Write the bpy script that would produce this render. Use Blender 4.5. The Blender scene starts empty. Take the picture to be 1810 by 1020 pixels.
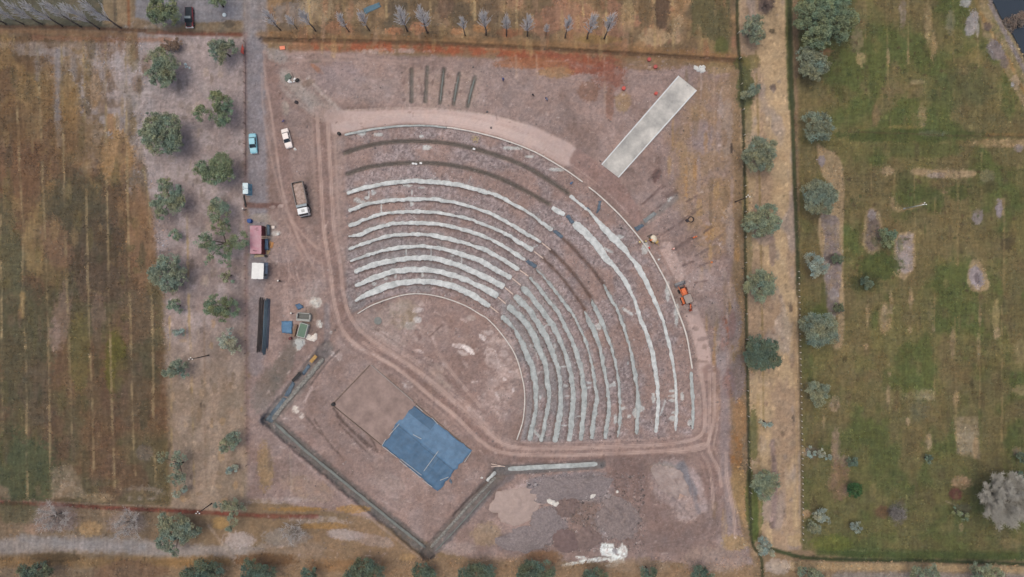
import bpy, bmesh, math, random
import numpy as np
from mathutils import Vector, Matrix

# ------------------------------------------------------------------ camera, sky, sun, exposure
H = 150.0                      # flying height of the drone above the stage floor
K = 0.125                      # metres of ground per photo pixel at z = 0
CX, CY = 905.0, 510.0
scene = bpy.context.scene
COL = scene.collection
cam_d = bpy.data.cameras.new('camera')
cam = bpy.data.objects.new('camera', cam_d)
COL.objects.link(cam)
cam.location = (0, 0, H)
cam.rotation_euler = (0, 0, 0)
cam_d.sensor_width = 36.0
cam_d.lens = 36.0 * H / (1810 * K)
cam_d.clip_start = 1.0
cam_d.clip_end = 6000.0
scene.camera = cam

SUN_EL, SUN_AZ = math.radians(78), math.radians(300)   # compass azimuth, clockwise from +Y
world = bpy.data.worlds.new('World')
scene.world = world
world.use_nodes = True
wn = world.node_tree
wn.nodes.clear()
w_out = wn.nodes.new('ShaderNodeOutputWorld')
w_bg = wn.nodes.new('ShaderNodeBackground')
w_sky = wn.nodes.new('ShaderNodeTexSky')
w_sky.sky_type = 'NISHITA'
w_sky.sun_disc = False
w_sky.sun_elevation = SUN_EL
w_sky.sun_rotation = SUN_AZ
w_sky.air_density = 1.0
w_sky.dust_density = 7.0
w_sky.ozone_density = 1.0
w_bg.inputs['Strength'].default_value = 0.15
wn.links.new(w_sky.outputs['Color'], w_bg.inputs['Color'])
wn.links.new(w_bg.outputs['Background'], w_out.inputs['Surface'])

sun_d = bpy.data.lights.new('sun', 'SUN')
sun_d.energy = 0.7
sun_d.angle = math.radians(45)
sun_d.color = (0.90, 0.96, 0.86)
sun = bpy.data.objects.new('sun', sun_d)
COL.objects.link(sun)
_sd = Vector((math.sin(SUN_AZ) * math.cos(SUN_EL), math.cos(SUN_AZ) * math.cos(SUN_EL), math.sin(SUN_EL)))
sun.rotation_euler = (-_sd).to_track_quat('-Z', 'Y').to_euler()
sun.location = (-120, 60, 200)

scene.view_settings.view_transform = 'Standard'
scene.view_settings.look = 'None'
scene.view_settings.exposure = -0.21
scene.view_settings.gamma = 1.0
scene.render.engine = 'CYCLES'

# ------------------------------------------------------------------ helpers
def lin(c):
    c = np.asarray(c, float) / 255.0
    return np.where(c <= 0.04045, c / 12.92, ((c + 0.055) / 1.055) ** 2.4)

def L4(c):
    a = lin(c)
    return (float(a[0]), float(a[1]), float(a[2]), 1.0)

def sstep(a, b, x):
    t = np.clip((x - a) / (b - a), 0.0, 1.0)
    return t * t * (3 - 2 * t)

def hsh(ix, iy, seed):
    n = (ix.astype(np.int64) * 374761393 + iy.astype(np.int64) * 668265263 + seed * 974711) & 0xFFFFFFFF
    n = ((n ^ (n >> 13)) * 1274126177) & 0xFFFFFFFF
    n = ((n ^ (n >> 15)) * 2246822519) & 0xFFFFFFFF
    return ((n ^ (n >> 16)) & 0xFFFFFF).astype(np.float64) / float(0xFFFFFF)

def vnoise(x, y, seed=0):
    ix = np.floor(x); iy = np.floor(y)
    fx = x - ix; fy = y - iy
    fx = fx * fx * (3 - 2 * fx); fy = fy * fy * (3 - 2 * fy)
    a = hsh(ix, iy, seed); b = hsh(ix + 1, iy, seed)
    c = hsh(ix, iy + 1, seed); d = hsh(ix + 1, iy + 1, seed)
    return (a * (1 - fx) + b * fx) * (1 - fy) + (c * (1 - fx) + d * fx) * fy

def fbm(u, v, s, seed=0, o=4, sy=None):
    sy = s if sy is None else sy
    t = 0; amp = 1.0; tot = 0.0
    for k in range(o):
        t = t + amp * vnoise(u / s * 2 ** k + 17.3 * k, v / sy * 2 ** k - 9.1 * k, seed + k)
        tot += amp; amp *= 0.55
    return t / tot

# ------------------------------------------------------------------ the terrain
AC = (735.0, 714.0)            # centre of the seating arcs, in photo pixels
ROW_R = [0, 193, 196, 215, 219, 236, 240, 257, 261, 278, 282, 299, 303, 319, 323, 339, 343, 361, 365, 394, 398, 424, 430, 462, 468, 491, 494, 560, 690]
ROW_Z = [0, 0, .25, .25, .5, .5, .75, .75, 1., 1., 1.25, 1.25, 1.5, 1.5, 1.75, 1.75, 2., 2., 2.25, 2.25, 2.5, 2.5, 2.75, 2.75, 3., 3., 3.1, 3.1, 0]

def base_z(u, v):
    r = np.hypot(u - AC[0], v - AC[1])
    z = np.interp(r, ROW_R, ROW_Z)
    a = sstep(540, 606, u) * (1 - sstep(788, 860, v))
    return z * a

# the grid: fine over the photographed ground, coarse out to the horizon
STEP = 2.0
_f = lambda a, b: np.arange(a, b + 0.1, STEP)
_o = np.array([30, 70, 130, 220, 350, 550, 900, 1500, 2600, 5000, 10000, 20000.])
gu = np.concatenate([(-120 - _o)[::-1], _f(-120, 1930), 1930 + _o])
gv = np.concatenate([(-110 - _o)[::-1], _f(-110, 1130), 1130 + _o])
U, V = np.meshgrid(gu, gv)
Z = base_z(U, V)
C = np.zeros(U.shape + (3,))
ROUGHV = np.full(U.shape, 1.0)         # how grainy the ground is; beaten roads are smooth
N30 = fbm(U, V, 30, 1) * 2 - 1
N9 = fbm(U, V, 9, 2, 3) * 2 - 1
N4 = fbm(U, V, 4.2, 3, 2) * 2 - 1
RAG = .8 * N9 + .9 * N4 + .9 * (fbm(U, V, 2.2, 4, 1) * 2 - 1)      # ragged grain that breaks up the edges of patches

def win(u0, u1, v0, v1):
    i0, i1 = np.searchsorted(gu, [u0, u1]); j0, j1 = np.searchsorted(gv, [v0, v1])
    return slice(max(j0 - 1, 0), j1 + 1), slice(max(i0 - 1, 0), i1 + 1)

def seg_dist(u, v, pts, closed=False):
    d = np.full(u.shape, 1e9)
    n = len(pts)
    for i in range(n if closed else n - 1):
        ax, ay = pts[i]; bx, by = pts[(i + 1) % n]
        dx, dy = bx - ax, by - ay
        l2 = dx * dx + dy * dy + 1e-9
        t = np.clip(((u - ax) * dx + (v - ay) * dy) / l2, 0, 1)
        d = np.minimum(d, np.hypot(u - ax - t * dx, v - ay - t * dy))
    return d

def inside(u, v, pts):
    r = np.zeros(u.shape, bool)
    n = len(pts)
    for i in range(n):
        ax, ay = pts[i]; bx, by = pts[(i + 1) % n]
        if ay == by: continue
        c = ((ay > v) != (by > v)) & (u < (bx - ax) * (v - ay) / (by - ay) + ax)
        r ^= c
    return r

def crom(pts, n=6, closed=False):
    P = [np.array(p, float) for p in pts]
    if len(P) < 3: return [tuple(p) for p in P]
    out = []
    m = len(P)
    rng = range(m if closed else m - 1)
    for i in rng:
        if closed:
            p0, p1, p2, p3 = P[i - 1], P[i], P[(i + 1) % m], P[(i + 2) % m]
        else:
            p1, p2 = P[i], P[i + 1]
            p0 = P[i - 1] if i > 0 else 2 * p1 - p2
            p3 = P[i + 2] if i + 2 < m else 2 * p2 - p1
        for k in range(n):
            t = k / n
            out.append(tuple(0.5 * (2 * p1 + (p2 - p0) * t + (2 * p0 - 5 * p1 + 4 * p2 - p3) * t * t + (3 * p1 - p0 - 3 * p2 + p3) * t ** 3)))
    if not closed: out.append(tuple(P[-1]))
    return out

def _apply(w, m, col):
    m = m[..., None]
    C[w] = C[w] * (1 - m) + np.array(col, float) * m

def _patch(w, m, tex):
    if not tex: return m
    amt, lo, hi, sc, seed, sy = (list(tex) + [0.8, 0.45, 0.6, 12, 5, None][len(tex):])
    n = fbm(U[w], V[w], sc, seed, 3, sy)
    return m * (1 - amt + amt * sstep(lo, hi, n))

def stroke(pts, wd, col, op=1.0, soft=1.5, edge=1.2, tex=None, smooth=True, dz=0.0, fade=None):
    if smooth: pts = crom(pts)
    a = np.array(pts); r = wd / 2 + soft + edge * 2 + 2
    w = win(a[:, 0].min() - r, a[:, 0].max() + r, a[:, 1].min() - r, a[:, 1].max() + r)
    d = seg_dist(U[w], V[w], pts) + edge * (0.9 * N9[w] + 0.9 * N4[w])
    m = 1 - sstep(wd / 2 - soft, wd / 2 + soft, d)
    if dz: Z[w] += dz * m
    m = _patch(w, m * op, tex)
    if col is not None: _apply(w, m, col)

def smooth_along(pts, wd, val, closed=False):
    a = np.array(pts); r = (0 if closed else wd / 2) + 6
    w = win(a[:, 0].min() - r, a[:, 0].max() + r, a[:, 1].min() - r, a[:, 1].max() + r)
    d = seg_dist(U[w], V[w], pts, closed)
    d = np.where(inside(U[w], V[w], pts), -d, d) if closed else d - wd / 2
    m = 1 - sstep(-2, 2, d)
    ROUGHV[w] = ROUGHV[w] * (1 - m) + val * m

def poly(pts, col, op=1.0, soft=2.0, edge=2.0, tex=None, smooth=False, dz=0.0):
    if smooth: pts = crom(pts, 5, True)
    a = np.array(pts); r = soft + edge * 2 + 2
    w = win(a[:, 0].min() - r, a[:, 0].max() + r, a[:, 1].min() - r, a[:, 1].max() + r)
    d = seg_dist(U[w], V[w], pts, True)
    d = np.where(inside(U[w], V[w], pts), -d, d) + edge * (0.5 * N30[w] + 0.8 * N9[w] + 0.5 * N4[w])
    m = 1 - sstep(-soft, soft, d)
    if dz: Z[w] += dz * m
    m = _patch(w, m * op, tex)
    if col is not None: _apply(w, m, col)

def blob(cx, cy, rx, ry, col, op=1.0, rot=0, soft=0.35, edge=0.35, tex=None, dz=0.0):
    R = max(rx, ry) * (1 + soft + edge) + 4
    w = win(cx - R, cx + R, cy - R, cy + R)
    t = math.radians(rot); c, s = math.cos(t), math.sin(t)
    x = U[w] - cx; y = V[w] - cy
    d = np.hypot((x * c + y * s) / rx, (-x * s + y * c) / ry)
    d = d + edge * (0.7 * N30[w] + 0.8 * N9[w] + 0.4 * N4[w])
    m = 1 - sstep(1 - soft, 1 + soft, d)
    if dz: Z[w] += dz * m
    m = sstep(.12, .88, m + RAG[w] * m * (1 - m) * 2.6)
    m = _patch(w, m * op, tex)
    if col is not None: _apply(w, m, col)
# traced seating tiers: points in photo pixels, widths in pixels
white = [
 ([(627.4, 532.2), (657.7, 516.4), (693.7, 503.4), (729.7, 497.7), (765.8, 498.4), (801.8, 506.3), (830.6, 519.3), (851, 532), (866, 541.5)], [5, 10, 11, 9, 9, 10, 10, 9, 8]),
 ([(627.4, 505.6), (657.7, 492.6), (693.7, 480.4), (729.7, 476.8), (765.8, 478.2), (801.8, 486.8), (830.6, 497.7), (861.6, 512.4), (880, 524.5)], [6, 9, 9, 9, 9, 9, 8, 10, 10]),
 ([(626, 481), (657.7, 468.8), (693.7, 461), (729.7, 455.9), (765.8, 457.3), (801.8, 466), (830.6, 477.5), (868.8, 495), (891, 507.5)], [7, 9, 8, 8, 8, 9, 9, 9, 10]),
 ([(618.7, 461.9), (657.7, 448), (701, 438), (744, 435.2), (780, 439.5), (816.2, 449.6), (852, 462.6), (868.8, 472), (904, 491.8)], [4, 5, 6, 6, 6, 8, 9, 8, 8]),
 ([(615.9, 441), (650.4, 428), (686.5, 417.2), (722.5, 414.3), (758.5, 415), (794.6, 422.2), (830.6, 432.3), (868.8, 447.6), (917.8, 476.4)], [4, 5, 6, 5, 6, 7, 5, 7, 7]),
 ([(615.9, 418), (636, 415), (660.5, 403.5), (693.7, 395.6), (729.7, 394), (773, 396.3), (816.2, 405), (868.8, 423.8), (912, 449), (928, 460)], [2, 7, 6, 6, 6, 6, 6, 5, 7, 4]),
 ([(615.9, 400), (643.2, 389), (672, 379), (708, 374.7), (744, 374), (787.4, 378.3), (830.6, 387.7), (890.4, 411.5), (920.7, 430.3), (942, 442.5)], [6, 6, 5, 5, 6, 4, 5, 6, 8, 8]),
 ([(615.9, 373.2), (650.4, 360.3), (693.7, 353.8), (729.7, 352.3), (773, 353), (816.2, 360.3), (860, 374.7), (902, 396), (926.5, 410.8), (956.5, 428.5)], [6, 6, 6, 6, 6, 5, 6, 6, 6, 5]),
 ([(613, 342), (647.7, 331), (690.9, 323.2), (734, 319.6), (777.4, 322.5), (813.4, 327.6), (850, 337), (883, 347.5), (940, 379.7), (957.3, 393.4), (977, 406.5)], [6, 7, 7, 8, 8, 7, 7, 6, 5, 6, 6])]
grey = [
 ([(887, 558), (897, 569), (907.7, 580.4), (920.7, 602), (929.4, 620.8), (939.4, 645.3), (945.2, 668.4), (947.4, 696), (946.7, 720.5), (943.8, 740.7), (935.8, 779)], [8, 9, 5, 8, 9, 9, 10, 7, 6, 7, 8]),
 ([(897.7, 540), (919.3, 560), (935, 579), (946.7, 602), (955.3, 623.7), (965.4, 649.6), (967.6, 674), (970.4, 700.4), (966.8, 729.2), (961, 758), (956.7, 781)], [9, 10, 10, 11, 9, 8, 8, 6, 6, 6, 7]),
 ([(909, 523), (917.8, 530.5), (935, 547.3), (948, 567.5), (961, 587.7), (972.6, 610.7), (979.8, 633.8), (988.5, 659.7), (991.3, 700.4), (989.9, 732), (985.6, 758), (980.5, 782)], [8, 11, 10, 9, 11, 9, 8, 6, 7, 9, 11, 8]),
 ([(922, 507), (929.4, 514), (948, 535), (969.7, 564.6), (981, 582), (992.8, 607.8), (1002.9, 636.7), (1010, 667), (1013, 703), (1011.5, 732), (1008.6, 761), (1005.8, 780)], [7, 10, 9, 9, 9, 7, 7, 7, 8, 8, 9, 8]),
 ([(936, 490), (955.3, 512), (969.7, 531), (989.9, 557.4), (1001.4, 583.3), (1013, 607.8), (1023, 636.7), (1030.3, 668.4), (1033, 710.4), (1030, 739.3), (1026.6, 779)], [4, 5, 6, 6, 7, 6, 8, 8, 9, 7, 8]),
 ([(948, 475), (969.7, 499.5), (995.7, 533), (1013, 556), (1026, 580.4), (1037.5, 610.7), (1044.7, 636.7), (1050, 668), (1054.8, 703), (1051, 729), (1048.3, 753.7), (1046, 776)], [4, 4, 5, 4, 4, 4, 5, 5, 6, 8, 8, 6]),
 ([(1033.9, 550), (1040.3, 566), (1049, 583.3), (1059, 610.7), (1064.9, 633.8), (1070.6, 667), (1075.7, 700.4), (1076.4, 729.2), (1072, 753.7), (1070.6, 776)], [3, 8, 9, 6, 5, 6, 6, 6, 6, 6]),
 ([(1045, 528), (1050, 540), (1059, 560), (1070.6, 584.8), (1080.7, 613.6), (1088, 642.4), (1093, 672), (1095.8, 707.6), (1095.8, 743.6), (1091.5, 773)], [2, 5, 7, 6, 4, 4, 4, 4, 5, 4]),
 ([(1066, 503), (1070.6, 511), (1081.8, 531), (1090.8, 546), (1101, 573), (1107, 590), (1113.5, 616), (1120.7, 649), (1125.8, 686.7), (1128, 720), (1127, 745), (1125, 768)], [2, 3, 6, 5, 5, 5, 5, 6, 4, 7, 6, 4])]
# ------------------------------------------------------------------ what the ground is made of (earth, gravel, dry grass...)
B = 30000
def mixc(a, b, t): return np.array(a, float) * (1 - t[..., None]) + np.array(b, float) * t[..., None]
C[:] = mixc((134, 113, 90), (118, 100, 78), fbm(U, V, 60, 11))
STRV = fbm(U, V, 3, 21, 3, 26)          # drawn-out vertical texture of the ploughed strips
STRH = fbm(U, V, 22, 24, 3, 3)

def region(pts, fn, soft=6, edge=6):
    a = np.array(pts); r = soft + edge * 3
    w = win(a[:, 0].min() - r, a[:, 0].max() + r, a[:, 1].min() - r, a[:, 1].max() + r)
    d = seg_dist(U[w], V[w], pts, True)
    d = np.where(inside(U[w], V[w], pts), -d, d) + edge * (0.9 * N30[w] + 0.7 * N9[w])
    m = (1 - sstep(-soft, soft, d))[..., None]
    C[w] = C[w] * (1 - m) + fn(U[w], V[w], w) * m

# left field
def f_left(u, v, w):
    c = mixc((109, 86, 62), (95, 85, 61), sstep(.4, .6, fbm(u, v, 90, 31)))
    t = sstep(.48, .62, fbm(u, v, 45, 35, 4, 90)) * (1 - sstep(350, 620, v) * .8)
    c = c * (1 - t[..., None] * .8) + np.array((138, 110, 72.)) * t[..., None] * .8
    t = sstep(.5, .64, fbm(u, v, 50, 39)) * .6
    return c * (1 - t[..., None]) + np.array((104, 78, 60.)) * t[..., None]
region([(-B, 62), (262, 62), (252, 300), (288, 520), (305, 892), (-B, 888)], f_left, 8, 8)
# grey-pink bare ground under the trees
def f_bare(u, v, w):
    c = mixc((156, 143, 141), (134, 120, 116), sstep(.35, .65, fbm(u, v, 28, 41)) * (.45 + .55 * sstep(150, 420, v)))
    t = sstep(520, 720, v) * .92
    c = c * (1 - t[..., None]) + mixc((150, 131, 114), (130, 114, 97), sstep(.3, .7, fbm(u, v, 18, 43, 4, 50))) * t[..., None]
    return c
region([(245, 60), (440, 60), (438, 905), (305, 905), (290, 520), (255, 330)], f_bare, 8, 9)
# building site
def f_site(u, v, w):
    c = mixc((147, 127, 120), (132, 113, 106), sstep(.35, .68, fbm(u, v, 40, 45)))
    t = sstep(.5, .7, fbm(u, v, 70, 49)) * .5
    return c * (1 - t[..., None]) + np.array((144, 129, 125.)) * t[..., None]
region([(440, 84), (700, 96), (1290, 120), (1296, 400), (1290, 700), (1298, 900), (1335, 1000), (830, 990), (640, 912), (438, 880)], f_site, 5, 5)
# northern field
def f_north(u, v, w):
    c = mixc((146, 118, 88), (112, 94, 72), sstep(.42, .6, fbm(u, v, 60, 51, 4, 40)))
    t = sstep(.5, .62, fbm(u, v, 34, 55)) * sstep(840, 960, u) * .7
    c = c * (1 - t[..., None]) + np.array((146, 108, 88.)) * t[..., None]
    return c
region([(470, -B), (1294, -B), (1300, 106), (900, 92), (470, 70)], f_north, 4, 4)
region([(-B, -B), (232, -B), (228, 50), (-B, 50)], lambda u, v, w: mixc((108, 98, 78), (84, 82, 68), sstep(.4, .6, fbm(u, v, 22, 61))), 4, 4)
# eastern path
def f_path(u, v, w):
    c = mixc((170, 147, 117), (152, 130, 108), sstep(.4, .6, fbm(u, v, 30, 63, 4, 90)))
    t = sstep(.52, .66, fbm(u, v, 26, 66, 3, 60)) * .55
    return c * (1 - t[..., None]) + np.array((146, 134, 130.)) * t[..., None]
region([(1300, -B), (1398, -B), (1400, 200), (1412, 500), (1418, 970), (1330, 985), (1322, 600), (1312, 300), (1304, 100)], f_path, 3, 3)
# eastern field
def f_east(u, v, w):
    c = mixc((108, 102, 65), (88, 94, 54), sstep(.42, .6, fbm(u, v, 70, 71)))
    t = sstep(.47, .62, fbm(u, v, 60, 75, 4, 80)) * .75
    c = c * (1 - t[..., None]) + np.array((113, 100, 70.)) * t[..., None]
    t = sstep(.54, .68, fbm(u, v, 55, 79)) * .45
    c = c * (1 - t[..., None]) + np.array((102, 88, 62.)) * t[..., None]
    t = sstep(640, 900, v) * .3
    return c * (1 - t[..., None]) + np.array((82, 84, 54.)) * t[..., None]
region([(1400, -B), (B, -B), (B, 996), (1520, 988), (1418, 972), (1412, 500)], f_east, 3, 3)

# ---- left field: borders between the ploughed strips, patches
TAN = (158, 136, 98)
def lines(ls, col, wd, op, tex=(.75, .35, .55, 16, 81, 40)):
    for l in ls: stroke(l, wd, col, op, 1.3, 1.0, tex)
blob(205, 180, 66, 130, (162, 151, 150), .8, 10, .4, .4, (.55, .35, .6, 14, 83)); blob(130, 110, 60, 40, (154, 142, 138), .6, 0, .5, .5, (.6, .4, .6, 10, 84))
blob(232, 110, 36, 40, (160, 149, 148), .8, 0, .4)
blob(275, 210, 70, 150, (160, 148, 146), .65, 0, .4, .5, (.4, .35, .6, 16, 86)); blob(350, 150, 70, 60, (154, 142, 140), .6, 0, .5, .6, (.5, .35, .6, 12, 88)); blob(350, 320, 60, 60, (152, 140, 138), .5, 0, .5, .6, (.5, .35, .6, 12, 90))
blob(58, 88, 30, 12, (150, 138, 132), .6); blob(100, 92, 30, 10, (146, 136, 134), .6)
stroke([(103, 90), (100, 170), (106, 255)], 12, (142, 134, 134), .75, 3, 2)
stroke([(130, 100), (128, 150)], 12, (146, 138, 138), .6, 3, 2); stroke([(66, 90), (66, 140)], 9, (136, 126, 122), .6, 3, 2)
stroke([(138, 150), (140, 205)], 8, (146, 138, 136), .6, 3, 2)
blob(165, 160, 14, 30, (150, 118, 80), .6, 0, .3); blob(196, 218, 9, 18, (156, 116, 76), .75, 0, .25, .2)
blob(125, 190, 18, 50, (150, 118, 72), .7, 0, .4); blob(50, 190, 30, 60, (140, 114, 76), .6, 0, .4); blob(205, 280, 34, 45, (158, 122, 78), .8, 10, .4)
blob(85, 150, 14, 40, (146, 112, 72), .6, 0, .4)
blob(30, 300, 60, 50, (112, 82, 60), .8, 0, .4); blob(20, 215, 26, 50, (112, 86, 60), .8, 0, .4); blob(140, 250, 50, 45, (130, 102, 68), .6)
blob(130, 370, 55, 60, (88, 80, 60), .85, 0, .4); blob(165, 440, 55, 60, (88, 76, 60), .85, 20, .4); blob(180, 500, 50, 40, (98, 80, 64), .8)
blob(60, 430, 18, 60, (142, 118, 78), .8, 0, .4); blob(20, 460, 22, 60, (95, 90, 64), .8); blob(100, 430, 24, 50, (132, 102, 78), .7, -20, .4)
blob(110, 560, 16, 60, (136, 112, 96), .75, 8, .4); blob(95, 590, 12, 30, (150, 128, 116), .6); blob(175, 560, 14, 40, (126, 104, 88), .7)
blob(205, 640, 20, 60, (104, 98, 44), .9, 0, .4); blob(140, 620, 20, 70, (108, 98, 58), .8, 0, .4); blob(240, 560, 40, 50, (116, 92, 72), .6); blob(250, 420, 24, 90, (138, 106, 78), .75, 0, .4)
blob(40, 620, 50, 120, (88, 84, 60), .7, 0, .4); blob(65, 700, 30, 60, (98, 82, 66), .6)
blob(40, 830, 60, 65, (80, 86, 58), .9, 0, .4); blob(230, 690, 30, 60, (98, 84, 64), .6)
poly([(90, 826), (127, 822), (138, 845), (155, 878), (92, 882)], (146, 128, 106), .9, 3, 3, (.4, .4, .6, 8, 85))
poly([(-40, 845), (14, 862), (20, 882), (-40, 880)], (136, 116, 94), .8, 4, 3)
blob(250, 872, 40, 14, (136, 122, 108), .7, 0, .4, .4, (.8, .45, .6, 9, 87)); blob(170, 880, 30, 8, (150, 128, 98), .7)
blob(255, 800, 14, 14, (122, 108, 98), .6)
LF = [[(24, 61), (28, 143), (32, 229), (38, 362), (41, 428), (39, 525), (46, 627), (47, 760), (49, 880)],
       [(66, 76), (73, 245), (75, 301), (80, 418), (83, 500), (87, 678), (89, 880)],
       [(108, 76), (112, 255), (115, 403), (121, 576), (127, 755), (128, 870)],
       [(147, 76), (152, 255), (154, 428), (158, 576), (164, 755), (166, 860)],
       [(186, 76), (189, 326), (191, 428), (194, 576), (199, 755), (203, 860)],
       [(222, 102), (226, 352), (228, 479), (231, 576), (234, 729), (237, 798), (240, 840)],
       [(255, 300), (264, 377), (268, 525), (271, 653), (271, 729), (276, 860)],
       [(300, 560), (303, 729), (305, 880)], [(331, 377), (334, 551), (339, 678), (343, 860)],
       [(1, 380), (3, 600), (4, 760)], [(-36, 100), (-30, 500), (-28, 860)], [(-75, 100), (-70, 860)]]
lines([[(361, 560), (364, 860)], [(400, 600), (402, 880)]], (128, 108, 92), 3, .6)
stroke([(40, 520), (38, 560)], 8, (150, 122, 76), .8, 3, 2); stroke([(154, 512), (190, 522)], 4, (140, 120, 90), .5)
# horizontal headland of the field
stroke([(-120, 46), (100, 48), (250, 54), (430, 60)], 6, (98, 72, 54), .9, 2, 1, None, True, -.25)
stroke([(-120, 54), (100, 56), (240, 62)], 8, (140, 104, 74), .7, 3, 2); stroke([(60, 66), (200, 70), (300, 70)], 8, (150, 104, 78), .6, 3, 3)
stroke([(-120, 78), (100, 80), (230, 86)], 12, (148, 130, 118), .55, 4, 3)
stroke([(260, 57), (340, 60), (430, 61)], 6, (120, 76, 62), .8, 2, 1)
# irrigation channel of red earth at the bottom left
stroke([(-120, 884), (60, 890), (200, 898), (330, 904), (470, 912), (560, 913)], 7, (118, 66, 54), .9, 2, 1, (.4, .3, .5, 12, 89), True, -.35)
stroke([(-120, 880), (200, 892), (430, 903)], 3, (150, 128, 110), .5, 1.5, 1)
# grey track along the bottom
stroke([(-120, 975), (100, 962), (220, 965), (320, 975), (440, 978), (560, 972)], 28, (148, 138, 132), .9, 6, 4)
stroke([(40, 950), (130, 962), (250, 968)], 16, (144, 140, 140), .6, 5, 4)
blob(95, 915, 44, 26, (138, 122, 118), .7, 0, .4); blob(225, 925, 34, 22, (142, 126, 118), .7, 0, .4); blob(160, 935, 20, 14, (166, 134, 92), .7); blob(60, 935, 20, 10, (158, 126, 104), .6)
blob(420, 955, 28, 14, (168, 156, 152), .8, 0, .4); blob(390, 925, 14, 12, (160, 130, 84), .7); blob(30, 905, 40, 22, (90, 86, 58), .6, 0, .4)
stroke([(-120, 1000), (60, 992), (200, 995), (400, 992)], 18, (134, 104, 66), .8, 6, 4); blob(100, 985, 50, 8, (94, 76, 52), .7); blob(230, 1010, 60, 20, (120, 92, 70), .7)
stroke([(368, 928), (400, 970), (425, 1005)], 5, (168, 152, 138), .5, 2, 1)

# ---- north side
blob(30, 15, 110, 28, (92, 90, 74), .8, 0, .3); poly([(180, -60), (205, -60), (205, 42), (182, 42)], (146, 124, 94), .9, 2, 2)
poly([(205, -60), (234, -60), (232, 44), (206, 46)], (150, 126, 96), .9, 2, 2); stroke([(201, -60), (203, 45)], 4, (98, 84, 70), .7); stroke([(226, -60), (228, 46)], 5, (142, 92, 60), .8)
poly([(238, -80), (432, -80), (432, 36), (345, 40), (290, 52), (262, 36), (240, 30)], (127, 124, 128), 1, 3, 3)
poly([(262, 44), (345, 40), (432, 44), (432, 58), (258, 58)], (124, 112, 94), .8, 4, 3, (.6, .4, .6, 8, 91)); blob(405, 42, 10, 7, (84, 76, 66), .8)
poly([(428, -80), (470, -80), (474, 90), (430, 88)], (140, 131, 129), 1, 5, 3); stroke([(446, -80), (448, 30), (446, 90)], 12, (148, 142, 144), .5, 5, 2)
blob(515, 25, 36, 24, (126, 116, 110), .8, 0, .4); blob(500, 48, 30, 8, (104, 94, 80), .6); blob(560, 15, 30, 25, (152, 132, 104), .7); blob(600, 50, 26, 12, (150, 106, 78), .7); blob(630, 20, 20, 20, (146, 124, 98), .6)
blob(705, 40, 26, 16, (96, 86, 70), .7); blob(700, 15, 20, 16, (100, 88, 72), .8); blob(740, 50, 16, 12, (166, 120, 90), .85, 0, .4, .2); blob(700, 55, 20, 6, (160, 110, 80), .7); blob(780, 30, 14, 24, (150, 124, 98), .6)
blob(790, 12, 16, 24, (112, 88, 72), .7); blob(820, 25, 24, 24, (100, 86, 68), .8); blob(808, 56, 12, 7, (166, 122, 88), .8); blob(850, 50, 16, 9, (160, 118, 80), .8); blob(870, 20, 16, 22, (110, 92, 74), .6)
blob(900, 58, 24, 8, (146, 98, 72), .8); blob(960, 45, 30, 18, (150, 110, 88), .6); blob(1010, 25, 40, 24, (150, 114, 92), .6); blob(1110, 30, 12, 30, (152, 132, 98), .7)
blob(1170, 22, 15, 34, (92, 74, 60), .9, 0, .3); blob(1140, 20, 12, 30, (104, 88, 66), .8); blob(1160, 65, 26, 14, (158, 136, 106), .8, 0, .35); blob(1200, 52, 14, 26, (162, 140, 110), .7)
poly([(1218, -80), (1292, -80), (1290, 95), (1262, 96), (1222, 60)], (94, 88, 62), .9, 5, 4); blob(1250, 82, 16, 16, (136, 116, 84), .8, 0, .3); blob(1275, 85, 12, 18, (86, 90, 52), .7); blob(1060, 70, 40, 8, (138, 112, 70), .7)
lines([[(540, -80), (548, 40)], [(590, -80), (598, 30)], [(723, -80), (723, 30)], [(760, -80), (761, 55)], [(838, -80), (840, 35)], [(913, -80), (914, 50)], [(1029, -80), (1031, 60)], [(1071, -80), (1072, 75)], [(1115, -80), (1116, 78)], [(1155, -80), (1158, 85)], [(1188, -80), (1190, 85)], [(680, -80), (683, 30)]], (172, 148, 108), 4, .8)
# ditch with verges that bounds the site on the north
stroke([(462, 66), (640, 72), (800, 76), (950, 83), (1100, 92), (1200, 98), (1310, 106)], 22, (136, 104, 72), .7, 5, 3)
stroke([(462, 70), (640, 74), (800, 79), (950, 86), (1100, 95), (1200, 101), (1310, 108)], 7, (98, 78, 60), .9, 2, .8, None, True, -.5)
stroke([(462, 76), (700, 81), (900, 88), (1100, 99)], 3, (164, 138, 116), .6, 1.5, .8, (.6, .4, .6, 20, 93))
stroke([(520, 82), (700, 84), (860, 92), (960, 100), (1100, 112)], 15, (146, 84, 60), .88, 5, 3, (.7, .35, .55, 14, 95))
blob(1010, 112, 90, 18, (132, 80, 62), .8, 4, .35, .4, (.5, .35, .55, 18, 97)); blob(1075, 130, 30, 30, (132, 82, 66), .65, 0, .4, .4, (.5, .35, .55, 14, 98)); blob(940, 112, 60, 10, (144, 98, 70), .7)
blob(700, 90, 60, 5, (172, 156, 152), .6, 0, .5, .5, (.9, .45, .55, 7, 99)); blob(980, 128, 30, 10, (150, 118, 84), .7); blob(1150, 112, 60, 12, (128, 104, 80), .7); blob(1100, 180, 14, 16, (152, 126, 92), .6); blob(1078, 180, 8, 30, (124, 88, 72), .5)
blob(1270, 120, 26, 12, (138, 118, 84), .7); blob(1040, 160, 20, 18, (124, 92, 76), .6)
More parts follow.
